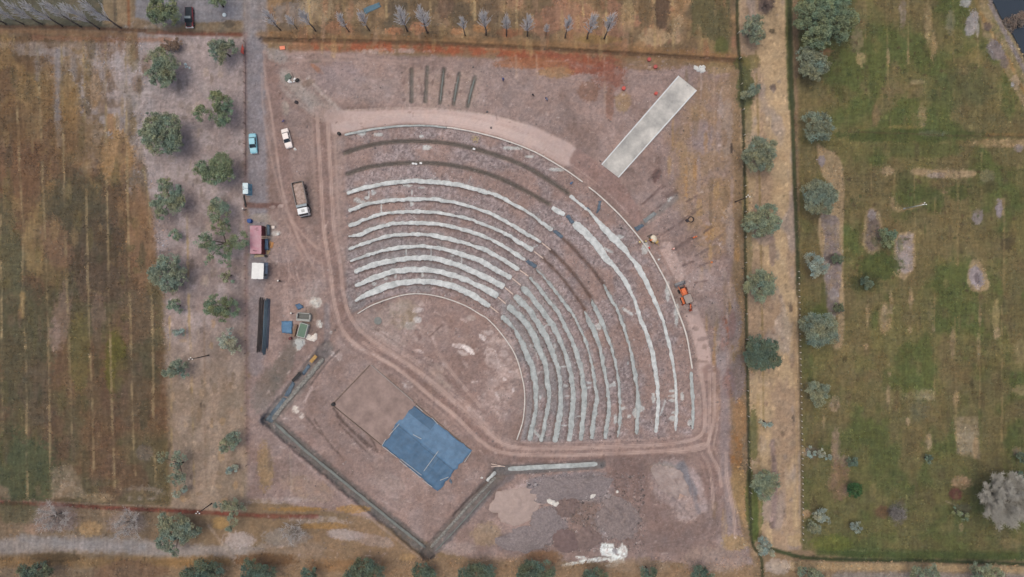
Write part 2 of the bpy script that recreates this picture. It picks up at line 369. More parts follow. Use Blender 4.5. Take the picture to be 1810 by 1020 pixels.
# scrubby ground at the north-east of the site, with old strip borders
poly([(1180, 240), (1240, 140), (1295, 130), (1302, 420), (1250, 470), (1200, 380)], (146, 122, 98), .8, 14, 10, (.5, .35, .6, 16, 101))
lines([[(1040, 98), (1042, 180)], [(1068, 100), (1070, 200)], [(1155, 110), (1157, 140)], [(1262, 120), (1262, 420)], [(1222, 230), (1222, 330)], [(912, 98), (913, 140)], [(948, 98), (950, 140)]], (164, 140, 122), 3, .55)
blob(1215, 300, 14, 30, (152, 126, 94), .5, 0, .5, .4); blob(1235, 200, 14, 16, (152, 126, 94), .5); blob(1205, 265, 10, 16, (154, 130, 98), .5); blob(1285, 360, 12, 40, (154, 128, 96), .5, 0, .5); blob(1270, 380, 14, 60, (158, 130, 98), .5, 0, .5)
blob(1240, 240, 20, 30, (148, 134, 136), .6); blob(1285, 230, 10, 50, (150, 134, 122), .7)
for i in range(70):
    rr = random.Random(1100 + i); x, y = rr.uniform(1180, 1304), rr.uniform(125, 960)
    if x < 1255 and y > 330: x += 52
    blob(x, y, rr.uniform(2, 6), rr.uniform(12, 40), rr.choice([(164, 134, 92), (158, 142, 134), (134, 108, 86), (168, 128, 82), (150, 134, 130), (118, 100, 80)]), .5, 0, .5, .5)
for i in range(120):
    rr = random.Random(2100 + i); x, y = rr.uniform(470, 1290), rr.uniform(0, 90)
    blob(x, y, rr.uniform(2, 6), rr.uniform(6, 22), rr.choice([(168, 142, 102), (112, 92, 70), (150, 108, 82), (128, 108, 78), (158, 128, 104)]), .45, 0, .5, .5)
for i in range(110):
    rr = random.Random(2300 + i); x, y = rr.uniform(300, 432), rr.uniform(70, 900)
    blob(x, y, rr.uniform(2, 7), rr.uniform(3, 12), rr.choice([(168, 154, 148), (124, 112, 104), (160, 144, 130), (112, 100, 90)]) if y < 560 else rr.choice([(166, 142, 114), (116, 98, 78), (158, 128, 92), (150, 132, 118)]), .45, 0, .5, .5)
for i in range(160):
    rr = random.Random(2500 + i); x, y = rr.uniform(-20, 260), rr.uniform(70, 870)
    blob(x, y, rr.uniform(3, 9), rr.uniform(6, 30), rr.choice([(130, 104, 74), (92, 78, 58), (150, 124, 84), (104, 92, 60), (120, 92, 72)]) if y < 420 else rr.choice([(112, 92, 72), (80, 76, 54), (98, 90, 56), (106, 84, 68)]), .45, 0, .5, .5)
blob(1160, 310, 8, 14, (104, 82, 78), .8, 20, .4); blob(1185, 345, 16, 4, (104, 88, 84), .7, -15); blob(1293, 262, 3, 9, (66, 58, 54), .8)

# ---- site
stroke([(448, 80), (452, 200), (455, 320), (456, 420), (455, 480)], 34, (131, 126, 130), .9, 5, 3); stroke([(452, 500), (452, 650)], 30, (132, 123, 124), .8, 6, 3)
stroke([(433, 60), (434, 300), (436, 660), (437, 800)], 6, (130, 108, 104), .6, 3, 1.5)
stroke([(560, 210), (572, 300), (580, 400), (596, 480), (600, 530), (615, 575), (650, 608), (720, 645)], 34, (156, 136, 128), .45, 8, 3)
stroke([(586, 205), (585, 330), (592, 450)], 36, (158, 140, 132), .45, 8, 3)
stroke([(505, 135), (550, 180), (590, 205)], 26, (156, 148, 142), .75, 7, 4); stroke([(545, 140), (575, 170), (600, 195)], 8, (168, 158, 152), .7, 3, 2); stroke([(492, 150), (530, 185), (565, 205)], 6, (168, 158, 152), .6, 3, 2)
blob(545, 147, 12, 7, (122, 106, 96), .8, -20, .3); blob(490, 98, 20, 12, (150, 146, 142), .6, 20, .4); blob(556, 108, 12, 3, (104, 96, 86), .6); blob(503, 190, 9, 12, (160, 150, 138), .6, 0, .4)
blob(560, 122, 14, 4, (146, 104, 82), .7, 40); blob(600, 140, 40, 30, (140, 126, 126), .6, 0, .4); blob(650, 160, 60, 24, (146, 132, 128), .5, 0, .4)
# light compacted road round the rim
poly(crom([(585, 200), (660, 195), (740, 193), (830, 199), (920, 216), (975, 238), (1018, 262), (1008, 294), (960, 273), (900, 248), (840, 231), (740, 218), (660, 224), (588, 236)], 5, True), (184, 163, 156), 1, 2.5, 1.0)
stroke([(620, 208), (740, 202), (850, 216), (940, 245), (1000, 272)], 4, (188, 168, 160), .5, 2, 1); stroke([(600, 196), (740, 191), (860, 203), (930, 222)], 3, (190, 172, 162), .6, 1.5, .8)
poly(crom([(1020, 264), (1050, 285), (1090, 312), (1130, 370), (1140, 410), (1100, 375), (1040, 322), (1008, 296)], 5, True), (142, 118, 111), .95, 3, 2)
stroke([(1178, 440), (1200, 490), (1222, 550), (1240, 610), (1246, 660)], 26, (180, 157, 148), .9, 4, 1.5); stroke([(1225, 555), (1240, 605), (1250, 660)], 22, (186, 163, 155), .95, 2.5, 1); stroke([(1163, 440), (1183, 478), (1196, 510)], 5, (132, 108, 98), .6, 2, 1)
blob(1190, 545, 3, 20, (112, 100, 96), .3)
RIM = crom([(585, 200), (660, 195), (740, 193), (830, 199), (920, 216), (975, 238), (1018, 262), (1008, 294), (960, 273), (900, 248), (840, 231), (740, 218), (660, 224), (588, 236)], 5, True)
smooth_along(RIM, 0, .3, True); smooth_along([(1225, 555), (1240, 605), (1250, 660)], 22, .3)
for k in range(9):
    rr = random.Random(3100 + k); R = 496 + k * 2.7 + rr.uniform(-1, 1); a0 = rr.uniform(-1.85, -1.3); a1 = a0 + rr.uniform(.3, .8)
    stroke([(AC[0] + R * math.cos(a0 + (a1 - a0) * t / 6), AC[1] + R * math.sin(a0 + (a1 - a0) * t / 6)) for t in range(7)], 1.8, rr.choice([(194, 175, 167), (172, 150, 142)]), .5, 1.2, .3)
# churned earth east of the rim
for i in range(60):
    rr = random.Random(100 + i); cx = rr.uniform(1160, 1280); cy = rr.uniform(370, 640)
    blob(cx, cy, rr.uniform(4, 14), rr.uniform(2, 5), rr.choice([(170, 152, 148), (118, 102, 98), (158, 140, 134), (126, 108, 100)]), .5, rr.uniform(-50, 50), .5, .4)
blob(1190, 400, 24, 18, (128, 112, 108), .6); blob(1235, 500, 26, 22, (164, 148, 144), .6, 0, .4); blob(1260, 560, 14, 20, (118, 108, 100), .5); blob(1245, 520, 40, 60, (150, 134, 130), .35, 0, .5)
for q, wd in [([(1148, 318), (1166, 302)], 6), ([(1135, 361), (1156, 344), (1175, 329)], 3), ([(1172, 342), (1194, 338)], 4.5), ([(1192, 441), (1208, 430), (1223, 419)], 4.5), ([(1200, 396), (1216, 382)], 4), ([(1168, 416), (1190, 402)], 3), ([(1214, 356), (1232, 346)], 3), ([(1150, 376), (1176, 358)], 3), ([(1224, 378), (1240, 366)], 3), ([(1230, 452), (1252, 440)], 4), ([(1236, 470), (1260, 462)], 3), ([(1206, 470), (1226, 462)], 3), ([(1228, 500), (1250, 496)], 3), ([(1244, 410), (1262, 400)], 3)]:
    stroke(q, wd, (102, 86, 82), .8, 1.5, 1, (.5, .35, .55, 6, 205), True, -.12)
stroke([(1200, 437), (1220, 426)], 4, (112, 96, 92), .8, 2, 1); stroke([(1130, 400), (1158, 382), (1195, 348)], 9, (124, 118, 114), .7, 3, 2); stroke([(1182, 355), (1186, 350)], 4, (176, 178, 174), .9, 1, .5); stroke([(1138, 360), (1170, 328)], 3, (112, 92, 88), .7, 1.5, .8)
blob(1280, 590, 8, 30, (132, 76, 56), .7, 0, .5, .5, (.8, .4, .6, 6, 103)); blob(1295, 570, 6, 24, (124, 78, 62), .7); blob(1288, 680, 12, 26, (122, 92, 86), .6, 0, .4); blob(1304, 670, 14, 40, (116, 106, 112), .6, 0, .4); blob(1300, 570, 12, 40, (120, 110, 114), .6, 0, .4)
blob(1300, 800, 12, 40, (148, 104, 64), .75, 0, .4, .4, (.6, .4, .6, 8, 104)); blob(1310, 740, 10, 40, (150, 116, 82), .7); blob(1305, 860, 14, 40, (154, 128, 90), .75); blob(1320, 900, 12, 34, (160, 132, 96), .7); blob(1275, 620, 10, 60, (142, 132, 132), .6, 0, .4)
stroke([(1278, 690), (1280, 760), (1282, 850), (1292, 920)], 16, (138, 126, 126), .6, 5, 2)
# stony treads of the seating bowl
w = win(600, 1240, 225, 790)
r = np.hypot(U[w] - AC[0], V[w] - AC[1])
seat = sstep(606, 616, U[w]) * (1 - sstep(776, 788, V[w])) * sstep(193, 197, r) * (1 - sstep(488, 492, r))
sp = fbm(U[w], V[w], 2.6, 111, 2)
base = mixc((126, 112, 110), (158, 144, 142), sstep(.3, .7, sp))
warm = sstep(.42, .62, fbm(U[w], V[w], 46, 113)) * sstep(270, 350, r) * .9
base = base * (1 - warm[..., None]) + mixc((138, 116, 108), (154, 133, 126), sp) * warm[..., None]
gr = sstep(.4, .62, fbm(U[w], V[w], 30, 115)) * (1 - sstep(260, 330, r)) * .6
base = base * (1 - gr[..., None]) + mixc((124, 120, 120), (146, 144, 144), sp) * gr[..., None]
m = (seat * .96)[..., None]
C[w] = C[w] * (1 - m) + base * m
# shallow cut along the lower side of every tier, its contact shade painted dark
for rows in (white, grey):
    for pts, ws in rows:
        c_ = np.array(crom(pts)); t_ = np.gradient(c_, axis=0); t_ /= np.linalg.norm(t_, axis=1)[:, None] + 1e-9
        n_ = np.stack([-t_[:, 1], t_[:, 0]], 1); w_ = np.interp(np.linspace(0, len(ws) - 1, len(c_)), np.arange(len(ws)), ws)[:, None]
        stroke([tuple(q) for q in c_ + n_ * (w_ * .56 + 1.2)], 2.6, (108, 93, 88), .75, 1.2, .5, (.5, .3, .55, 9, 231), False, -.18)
        stroke([tuple(q) for q in c_ - n_ * (w_ * .6 + 1.0)], 3, (150, 150, 148), .45, 1.5, .8, (.8, .42, .6, 7, 233), False)
# excavated rows
for pts, wd, c, dz in [([(610, 271), (633, 262.5), (669.3, 254), (712.5, 249.7), (755.8, 250.2), (791.8, 253.3), (827.8, 260.5), (840, 263.4), (887.6, 277.8), (926.5, 293.7), (962.5, 313.9), (1005, 342)], 6.5, (116, 108, 100), -.35),
                       ([(614.5, 307.4), (647.7, 296.6), (690.9, 290), (734, 288), (777.4, 289.4), (813.4, 295), (850, 303.8), (883, 315.3), (919.3, 332.6), (943.8, 345.6), (971, 361)], 6.5, (116, 108, 100), -.35),
                       ([(996, 422.5), (1015, 441), (1029.4, 456.8), (1046.7, 475.6), (1064.9, 500.9)], 4.2, (104, 86, 80), -.5), ([(973, 442), (984, 451.9), (1005.8, 475), (1024.5, 498), (1044, 525)], 4.2, (104, 86, 80), -.5), ([(960, 457), (984, 480.7), (1001.4, 500.9), (1015.8, 521), (1033.5, 547)], 4.2, (104, 86, 80), -.5)]:
    stroke(pts, wd + 6, (134, 117, 111), .5, 2.5, 1); stroke(pts, wd, c, .95, 1.6, .7, None, True, dz)
poly([(718, 118), (850, 128), (846, 196), (716, 186)], (156, 138, 128), .7, 8, 6, (.5, .35, .6, 9, 181))
for a, b in [((727.7, 123), (727.5, 180)), ((755.4, 119), (752, 180)), ((784.7, 123), (778, 182)), ((811.9, 131), (801.9, 184)), ((839.6, 137), (826.8, 188))]:
    stroke([a, ((a[0] + b[0]) / 2, (a[1] + b[1]) / 2), b], 6.5, (108, 102, 96), .95, 1.6, .7, None, True, -.5)
for x, y in [(714, 146), (714, 176), (741, 140), (745, 158), (746, 166), (765, 122), (745, 120), (764, 146), (795, 164), (814, 162), (792, 134)]: blob(x, y, 2.5, 4, (116, 98, 92), .7)
SP = (186, 190, 188)
for x, y, rx, ry in [(648, 350, 4, 3), (642, 357, 4, 3), (660, 341, 4, 3), (632, 354, 6, 4), (652, 344, 1.2, 6), (720, 328, 9, 2.5), (728, 340, 2, 5), (728, 360, 3, 5), (699, 489, 2, 5), (682, 493, 3, 3), (747, 485, 2, 5), (798, 491, 2, 5), (661, 502, 5, 3), (981, 611, 3, 5), (996, 648, 5, 2), (955, 703, 1.5, 5), (999, 682, 5, 2), (1003, 700, 5, 1.5), (1042, 677, 5, 2), (1041, 685, 3, 2), (998, 752, 5, 1.5), (1024, 736, 4, 1.5), (1085, 680, 4, 4), (1079, 682, 3, 2), (1088, 741, 4, 8), (1088, 746, 2, 2), (1096, 419, 7, 3), (1190, 691, 7, 2), (1190, 700, 7, 2), (1189, 708, 6, 2), (1194, 729, 6, 2.5), (1191, 740, 7, 4), (1206, 701, 2.5, 6), (1112, 736, 3, 3), (1220, 748, 5, 6), (1155, 703, 3, 9), (1246, 707, 4, 3), (1058, 577, 5, 5), (1052, 576, 4, 2), (1110, 642, 2, 3), (1130, 722, 10, 5), (1124, 730, 6, 8), (1101, 722, 5, 3), (640, 236, 8, 4), (668, 238, 8, 3), (745, 241, 4, 3), (755, 261, 7, 4), (800, 452, 4, 2), (745, 332, 7, 2), (905, 262, 16, 3), (985, 300, 14, 3), (936, 277, 8, 2), (1196, 555, 4, 22), (1180, 515, 4, 16), (1140, 440, 6, 10)]:
    blob(x, y, rx, ry, SP, .8, 0, .35, .5)
for pts, wd in [([(674, 360), (674, 376)], 1.6), ([(718, 437), (718, 450)], 1.8), ([(762, 436), (762, 452)], 1.8), ([(816, 450), (816, 465)], 1.8), ([(961, 580), (966, 575), (972, 574)], 2), ([(936, 612), (942, 611), (947, 622), (951, 636)], 2), ([(951, 660), (957, 657), (962, 657)], 1.8), ([(944, 762), (956, 774)], 5), ([(1101, 545), (1117, 556)], 4.5), ([(1068, 439), (1082, 446)], 4), ([(1176, 706), (1173, 718), (1167, 734)], 2.2), ([(916, 541), (921, 537)], 2), ([(944, 436), (950, 434)], 1.5), ([(833, 312), (828, 322)], 1.5)]:
    stroke(pts, wd, SP, .85, 1, .6)
# stage apron: damp brown, with lime stains
blob(800, 620, 110, 90, (141, 120, 113), .8, 30, .35); blob(850, 680, 60, 80, (134, 113, 106), .7, 0, .4); blob(690, 580, 60, 34, (150, 134, 128), .6, 0, .4); blob(860, 690, 50, 60, (148, 126, 118), .35, 0, .5)
blob(715, 555, 26, 26, (152, 138, 122), .8, 0, .35); blob(722, 560, 14, 18, (134, 118, 98), .8, 30, .4); blob(700, 566, 8, 10, (132, 114, 100), .7)
blob(738, 548, 10, 5, (192, 180, 176), .9, 0, .5, .5); blob(738, 565, 8, 6, (188, 182, 178), .9, 0, .5, .5); blob(748, 535, 12, 6, (180, 164, 158), .6, 0, .5, .6, (.8, .45, .6, 5, 117)); blob(725, 575, 10, 8, (160, 156, 150), .7)
blob(675, 590, 12, 4, (184, 170, 166), .7); blob(812, 612, 12, 4, (214, 202, 198), 1, 12, .4, .5, (.5, .4, .55, 4, 119)); blob(828, 618, 12, 4.5, (218, 208, 204), 1, 38, .4, .4); blob(818, 624, 10, 4, (196, 182, 176), .7, 20, .5, .5)
blob(853, 597, 8, 4, (206, 194, 190), .9, 45, .4); blob(864, 588, 10, 5, (182, 170, 166), .6, 0, .5, .6); blob(872, 624, 12, 5, (190, 174, 168), .8, 50, .5, .6, (.8, .42, .58, 5, 121)); blob(890, 625, 9, 6, (178, 162, 156), .6); blob(885, 655, 14, 14, (172, 152, 146), .7, 0, .5, .6, (.7, .4, .6, 8, 123))
blob(892, 670, 4, 3, (214, 202, 198), 1, 0, .3, .2); blob(907, 690, 2.5, 4.5, (220, 210, 208), 1, 10, .3, .2); blob(902, 657, 4, 2, (196, 182, 178), .8); blob(875, 700, 12, 12, (160, 140, 132), .5); blob(892, 735, 8, 10, (164, 146, 140), .5)
blob(752, 638, 12, 5, (188, 172, 168), .7, -10, .5, .6, (.7, .4, .6, 5, 125)); blob(722, 680, 9, 7, (192, 182, 178), .85, 30, .5, .6, (.7, .4, .6, 4, 127)); blob(772, 660, 16, 16, (166, 148, 138), .6, 0, .5); blob(775, 685, 20, 12, (164, 148, 134), .6, 0, .5)
blob(888, 630, 26, 50, (178, 160, 153), .85, -25, .4, .6, (.7, .38, .6, 9, 221)); blob(880, 690, 30, 40, (172, 153, 146), .75, 0, .45, .6, (.7, .38, .6, 8, 223)); blob(700, 556, 40, 22, (164, 148, 140), .65, -15, .45, .5, (.6, .38, .6, 8, 225)); blob(770, 590, 60, 14, (162, 144, 137), .5, 10, .5, .6, (.7, .4, .6, 8, 227)); blob(690, 600, 30, 12, (166, 150, 142), .5, 20, .5)
for i in range(55):
    rr = random.Random(3300 + i); x, y = rr.uniform(690, 915), rr.uniform(545, 760)
    if (x - 735) ** 2 + (y - 714) ** 2 > 178 ** 2 or y > 560 + 1.0 * (x - 640): continue
    blob(x, y, rr.uniform(4, 12), rr.uniform(1.5, 4), rr.choice([(184, 166, 160), (196, 182, 177), (170, 150, 142), (122, 101, 95)]), .65, rr.uniform(10, 70), .45, .6, (.6, .4, .6, 5, 203))
stroke([(760, 594), (782, 574)], 2.5, (114, 94, 88), .8, 1.2, .6); blob(833, 562, 9, 5, (166, 152, 144), .7)
# gravelly strips at the road edges
stroke([(578, 540), (578, 600), (572, 640)], 10, (134, 128, 130), .6, 3, 2)
blob(548, 515, 14, 30, (172, 158, 152), .6, 0, .5, .5, (.6, .4, .6, 8, 129)); blob(558, 535, 10, 9, (196, 188, 180), .9, 0, .4, .4); blob(564, 573, 6, 8, (192, 184, 178), .9, 0, .4, .4); blob(528, 606, 10, 9, (176, 178, 176), .9, 0, .35, .35); blob(527, 616, 5, 4, (200, 194, 188), .9); blob(585, 588, 3, 3, (186, 186, 184), .8)
blob(548, 560, 12, 18, (116, 102, 92), .6, 0, .4); blob(555, 582, 8, 8, (118, 104, 98), .5)
blob(520, 480, 40, 30, (126, 106, 100), .6, 0, .45); blob(500, 450, 26, 14, (140, 126, 124), .5); blob(478, 405, 12, 18, (146, 136, 130), .6); blob(488, 412, 8, 4, (188, 182, 176), .8, 0, .4, .5)
stroke([(436, 362), (460, 364), (500, 363)], 9, (112, 88, 82), .95, 2, 1); blob(497, 364, 5, 3, (172, 154, 146), .9, -20); blob(482, 366, 5, 2, (164, 148, 140), .8); blob(462, 385, 18, 8, (148, 138, 128), .7)
blob(500, 650, 14, 50, (112, 104, 96), .7, 25, .45); blob(470, 690, 20, 40, (114, 106, 98), .6, 20, .5); stroke([(480, 720), (520, 670), (560, 620)], 12, (158, 142, 136), .6, 4, 2)
# stage platform surroundings
poly([(588, 715), (655, 645), (732, 708), (678, 788)], (141, 121, 114), .9, 2, 1)
stroke([(592, 712), (655, 646), (834, 797)], 5, (156, 140, 133), .6, 2, 1.5, (.6, .35, .6, 8, 213), False)
for pts, wd in [([(590, 722), (610, 748), (640, 775), (662, 795)], 4), ([(600, 720), (628, 742), (655, 772), (668, 800)], 3), ([(595, 735), (620, 760), (650, 790)], 2.5), ([(600, 750), (640, 790), (660, 810)], 2.5), ([(556, 742), (580, 780), (608, 812)], 2.5), ([(540, 735), (570, 770)], 2)]:
    stroke(pts, wd, (92, 79, 75), .85, 1.5, 1, (.4, .35, .55, 12, 131), True, -.2)
stroke([(600, 716), (630, 740), (662, 770)], 6, (164, 148, 144), .7, 2, 1); blob(660, 812, 16, 12, (158, 144, 138), .6, 30, .5, .6, (.6, .4, .6, 6, 133))
blob(522, 724, 7, 7, (206, 198, 188), .95, 0, .3, .4, (.75, .4, .55, 3.2, 135)); blob(533, 735, 6, 5, (200, 190, 182), .95, 20, .3, .4, (.75, .4, .55, 3.2, 137)); blob(504, 740, 4, 2, (180, 166, 160), .7); stroke([(538, 710), (552, 685)], 4, (180, 162, 156), .8, 2, 1.5); stroke([(553, 690), (562, 684)], 2, (172, 154, 148), .7)
blob(586, 625, 9, 5, (190, 180, 178), .8, 40, .4, .4); blob(600, 630, 5, 8, (166, 154, 150), .6, 0, .5)
stroke([(600, 618), (575, 645), (549, 680)], 2.5, (94, 84, 82), .8, 1.2, .6, None, True, -.2)
blob(640, 840, 60, 40, (132, 112, 105), .5, 30, .4); blob(780, 920, 40, 30, (130, 111, 104), .6, 0, .4); blob(690, 850, 30, 14, (146, 132, 126), .5, 30); blob(535, 790, 30, 26, (144, 122, 116), .5, 30)
blob(685, 868, 40, 10, (156, 140, 134), .4, 38, .5)
# stony perimeter ditch
DK = (101, 97, 94)
stroke([(578, 616), (560, 640), (520, 690), (476, 742)], 25, (122, 115, 111), .85, 4, 2, (.35, .3, .55, 7, 211), False, -.7)
stroke([(574, 622), (560, 634)], 20, (98, 92, 92), .6, 5, 2, None, False)
stroke([(474, 742), (540, 798), (620, 866), (700, 930), (756, 978)], 22, DK, .95, 4, 2, (.35, .3, .55, 7, 207), False, -1.0)
stroke([(463, 748), (530, 812), (610, 880), (690, 945), (750, 992)], 4, (158, 142, 138), .6, 2, 1, None, False)
stroke([(756, 978), (800, 930), (845, 880), (880, 838)], 23, (110, 104, 100), .95, 4, 2, (.35, .3, .55, 7, 209), False, -.8)
stroke([(770, 975), (830, 912), (875, 862), (905, 842)], 10, (112, 106, 106), .8, 3, 2, None, False)
blob(468, 742, 8, 10, (106, 101, 102), .9, 30, .3); blob(757, 982, 10, 8, (92, 86, 84), .8, 0, .3)
stroke([(868, 845), (820, 890), (800, 912)], 3, (96, 82, 78), .8, 1.2, .8, None, False, -.2)
stroke([(882, 832), (950, 828), (1010, 824), (1062, 820)], 17, (112, 108, 107), .95, 2, 1, None, False, -.45)
# storage yard south of the bowl
blob(920, 885, 42, 30, (172, 152, 146), .95, -20, .25, .3); blob(905, 930, 44, 18, (164, 142, 134), .7, 10, .4); blob(940, 905, 12, 12, (178, 150, 134), .7); blob(900, 885, 16, 14, (178, 158, 150), .6)
poly(crom([(935, 850), (975, 838), (1060, 834), (1090, 850), (1075, 885), (1040, 892), (1000, 886), (965, 878), (936, 872)], 4, True), (131, 121, 121), .95, 3, 3)
blob(1060, 860, 26, 20, (140, 133, 134), .6, 0, .4); blob(970, 930, 30, 40, (128, 117, 116), .95, 30, .2, .25); blob(925, 955, 44, 22, (126, 114, 114), .9, -5, .25, .3); blob(1000, 960, 24, 15, (120, 104, 102), .8, 0, .3); blob(1040, 955, 26, 16, (126, 110, 108), .8, 0, .3)
blob(1040, 910, 36, 24, (126, 108, 100), .85, 0, .4); blob(1095, 915, 42, 34, (126, 115, 113), .9, 0, .25, .4, (.3, .4, .6, 8, 139)); blob(1085, 935, 26, 20, (142, 134, 134), .6); blob(1075, 880, 14, 8, (152, 142, 140), .7); blob(1130, 890, 10, 16, (104, 94, 92), .5); blob(1005, 890, 14, 18, (112, 98, 95), .7)
for i in range(70):
    rr = random.Random(300 + i); blob(rr.uniform(940, 1140), rr.uniform(845, 965), rr.uniform(1.5, 4), rr.uniform(1.5, 3), rr.choice([(96, 88, 88), (154, 146, 146), (104, 94, 92), (146, 134, 132)]), .6, 0, .4, .3)
blob(978, 887, 9, 4, (218, 214, 204), 1, 28, .3, .4); blob(968, 882, 8, 3, (204, 196, 186), .9, 10); blob(1036, 877, 5, 3, (216, 212, 202), 1, 0, .3); blob(1048, 876, 5, 5, (212, 212, 208), 1, 0, .3); blob(1040, 883, 12, 3, (170, 158, 152), .7); blob(1091, 869, 3, 3, (206, 190, 184), .9)
blob(1110, 850, 40, 40, (128, 108, 102), .7, 0, .4); blob(1160, 910, 50, 50, (130, 112, 106), .75, 0, .4); stroke([(1100, 810), (1120, 850), (1150, 900), (1180, 940)], 34, (128, 108, 102), .6, 10, 4); stroke([(1110, 960), (1200, 955), (1260, 930)], 34, (126, 109, 104), .8, 10, 4)
blob(1190, 850, 44, 40, (152, 136, 132), .9, 50, .3, .3); blob(1168, 828, 20, 10, (160, 138, 118), .7, 0, .5, .5); blob(1180, 825, 26, 8, (136, 130, 128), .7, 10, .4); blob(1200, 870, 14, 12, (182, 154, 138), .8, 20, .4); blob(1216, 900, 22, 24, (168, 150, 144), .8, 50, .4); stroke([(1204, 824), (1216, 850), (1226, 868)], 18, (124, 121, 125), .9, 4, 2); stroke([(1224, 835), (1238, 862), (1244, 900)], 14, (172, 154, 150), .85, 4, 2); stroke([(1225, 870), (1235, 905)], 8, (128, 120, 122), .7, 3, 2)
stroke([(1180, 870), (1205, 895), (1222, 915)], 3, (118, 106, 104), .6, 1.5, 1); blob(1205, 915, 14, 5, (176, 158, 154), .6, 0, .5, .6, (.7, .4, .6, 5, 141))
for k in range(5): stroke([(1250 + 6 * k, 830), (1252 + 7 * k, 900), (1235 + 8 * k, 945), (1150, 958 + 3 * k)], 2, (150, 132, 126) if k % 2 else (120, 104, 100), .5, 1.2, .8)
# spilt white lime
poly([(1064, 960), (1086, 962), (1087, 984), (1064, 982), (1061, 974)], (222, 226, 224), 1, 1.2, 1); stroke([(1066, 967), (1084, 968)], 1.2, (140, 134, 128), .8, .8, .4)
for a in [(1084, 984, 12, 4, 10, 1), (1100, 976, 9, 14, 0, 1), (1090, 990, 18, 6, 0, .95), (1050, 990, 24, 5, -5, .95), (1015, 996, 22, 2.5, -8, .9), (1075, 963, 12, 3, 5, 1), (1030, 986, 12, 2.5, 6, .8), (985, 984, 8, 2.5, 25, .6), (1082, 1000, 12, 3, 0, .8)]:
    blob(a[0], a[1], a[2], a[3], (222, 226, 222), a[5], a[4], .3, .6, (.45, .35, .5, 4, 143))
blob(1087, 974, 5, 5, (150, 148, 150), .85, 0, .4); stroke([(1050, 984), (1080, 985)], 2, (112, 106, 100), .7, 1, .5)
poly([(640, 912), (760, 990), (900, 985), (985, 975), (1000, 1000), (1330, 1000), (1330, 1060), (400, 1060), (420, 985)], (138, 114, 90), .7, 8, 6); blob(610, 945, 34, 9, (164, 152, 148), .8, 5, .4); blob(560, 920, 50, 8, (168, 156, 150), .6, 3, .5, .5, (.6, .4, .6, 9, 145)); blob(500, 885, 60, 6, (160, 146, 140), .7, -2, .5, .5, (.6, .4, .6, 9, 146)); blob(520, 900, 50, 4, (150, 116, 70), .8, 0, .5); blob(625, 900, 30, 7, (160, 124, 74), .7); blob(570, 930, 40, 6, (150, 116, 72), .7); blob(510, 950, 40, 16, (140, 134, 130), .6); blob(860, 945, 26, 20, (154, 134, 108), .6, 0, .4); blob(660, 955, 40, 10, (154, 138, 132), .6, 10); blob(720, 985, 14, 8, (154, 126, 90), .7); blob(810, 970, 30, 12, (156, 140, 134), .6)
blob(470, 825, 14, 40, (146, 122, 88), .7, 0, .5); blob(540, 860, 50, 20, (152, 130, 112), .7, 20, .5, .4, (.5, .4, .6, 12, 147)); blob(500, 800, 26, 20, (140, 122, 116), .6); stroke([(475, 790), (478, 830)], 4, (108, 92, 82), .5, 2, 2); stroke([(513, 800), (515, 880)], 3, (166, 150, 138), .5)
blob(470, 990, 50, 12, (112, 84, 58), .8, 0, .5); blob(610, 1000, 60, 12, (136, 104, 72), .7, 0, .5); blob(960, 985, 30, 12, (128, 96, 70), .7, 0, .5); blob(1130, 1000, 60, 14, (140, 120, 100), .7); blob(1260, 990, 60, 24, (150, 132, 122), .7, 0, .4); blob(1300, 960, 24, 14, (158, 132, 92), .7, 0, .4)

lines(LF, TAN, 3.6, .78, (.85, .36, .6, 13, 81, 34))
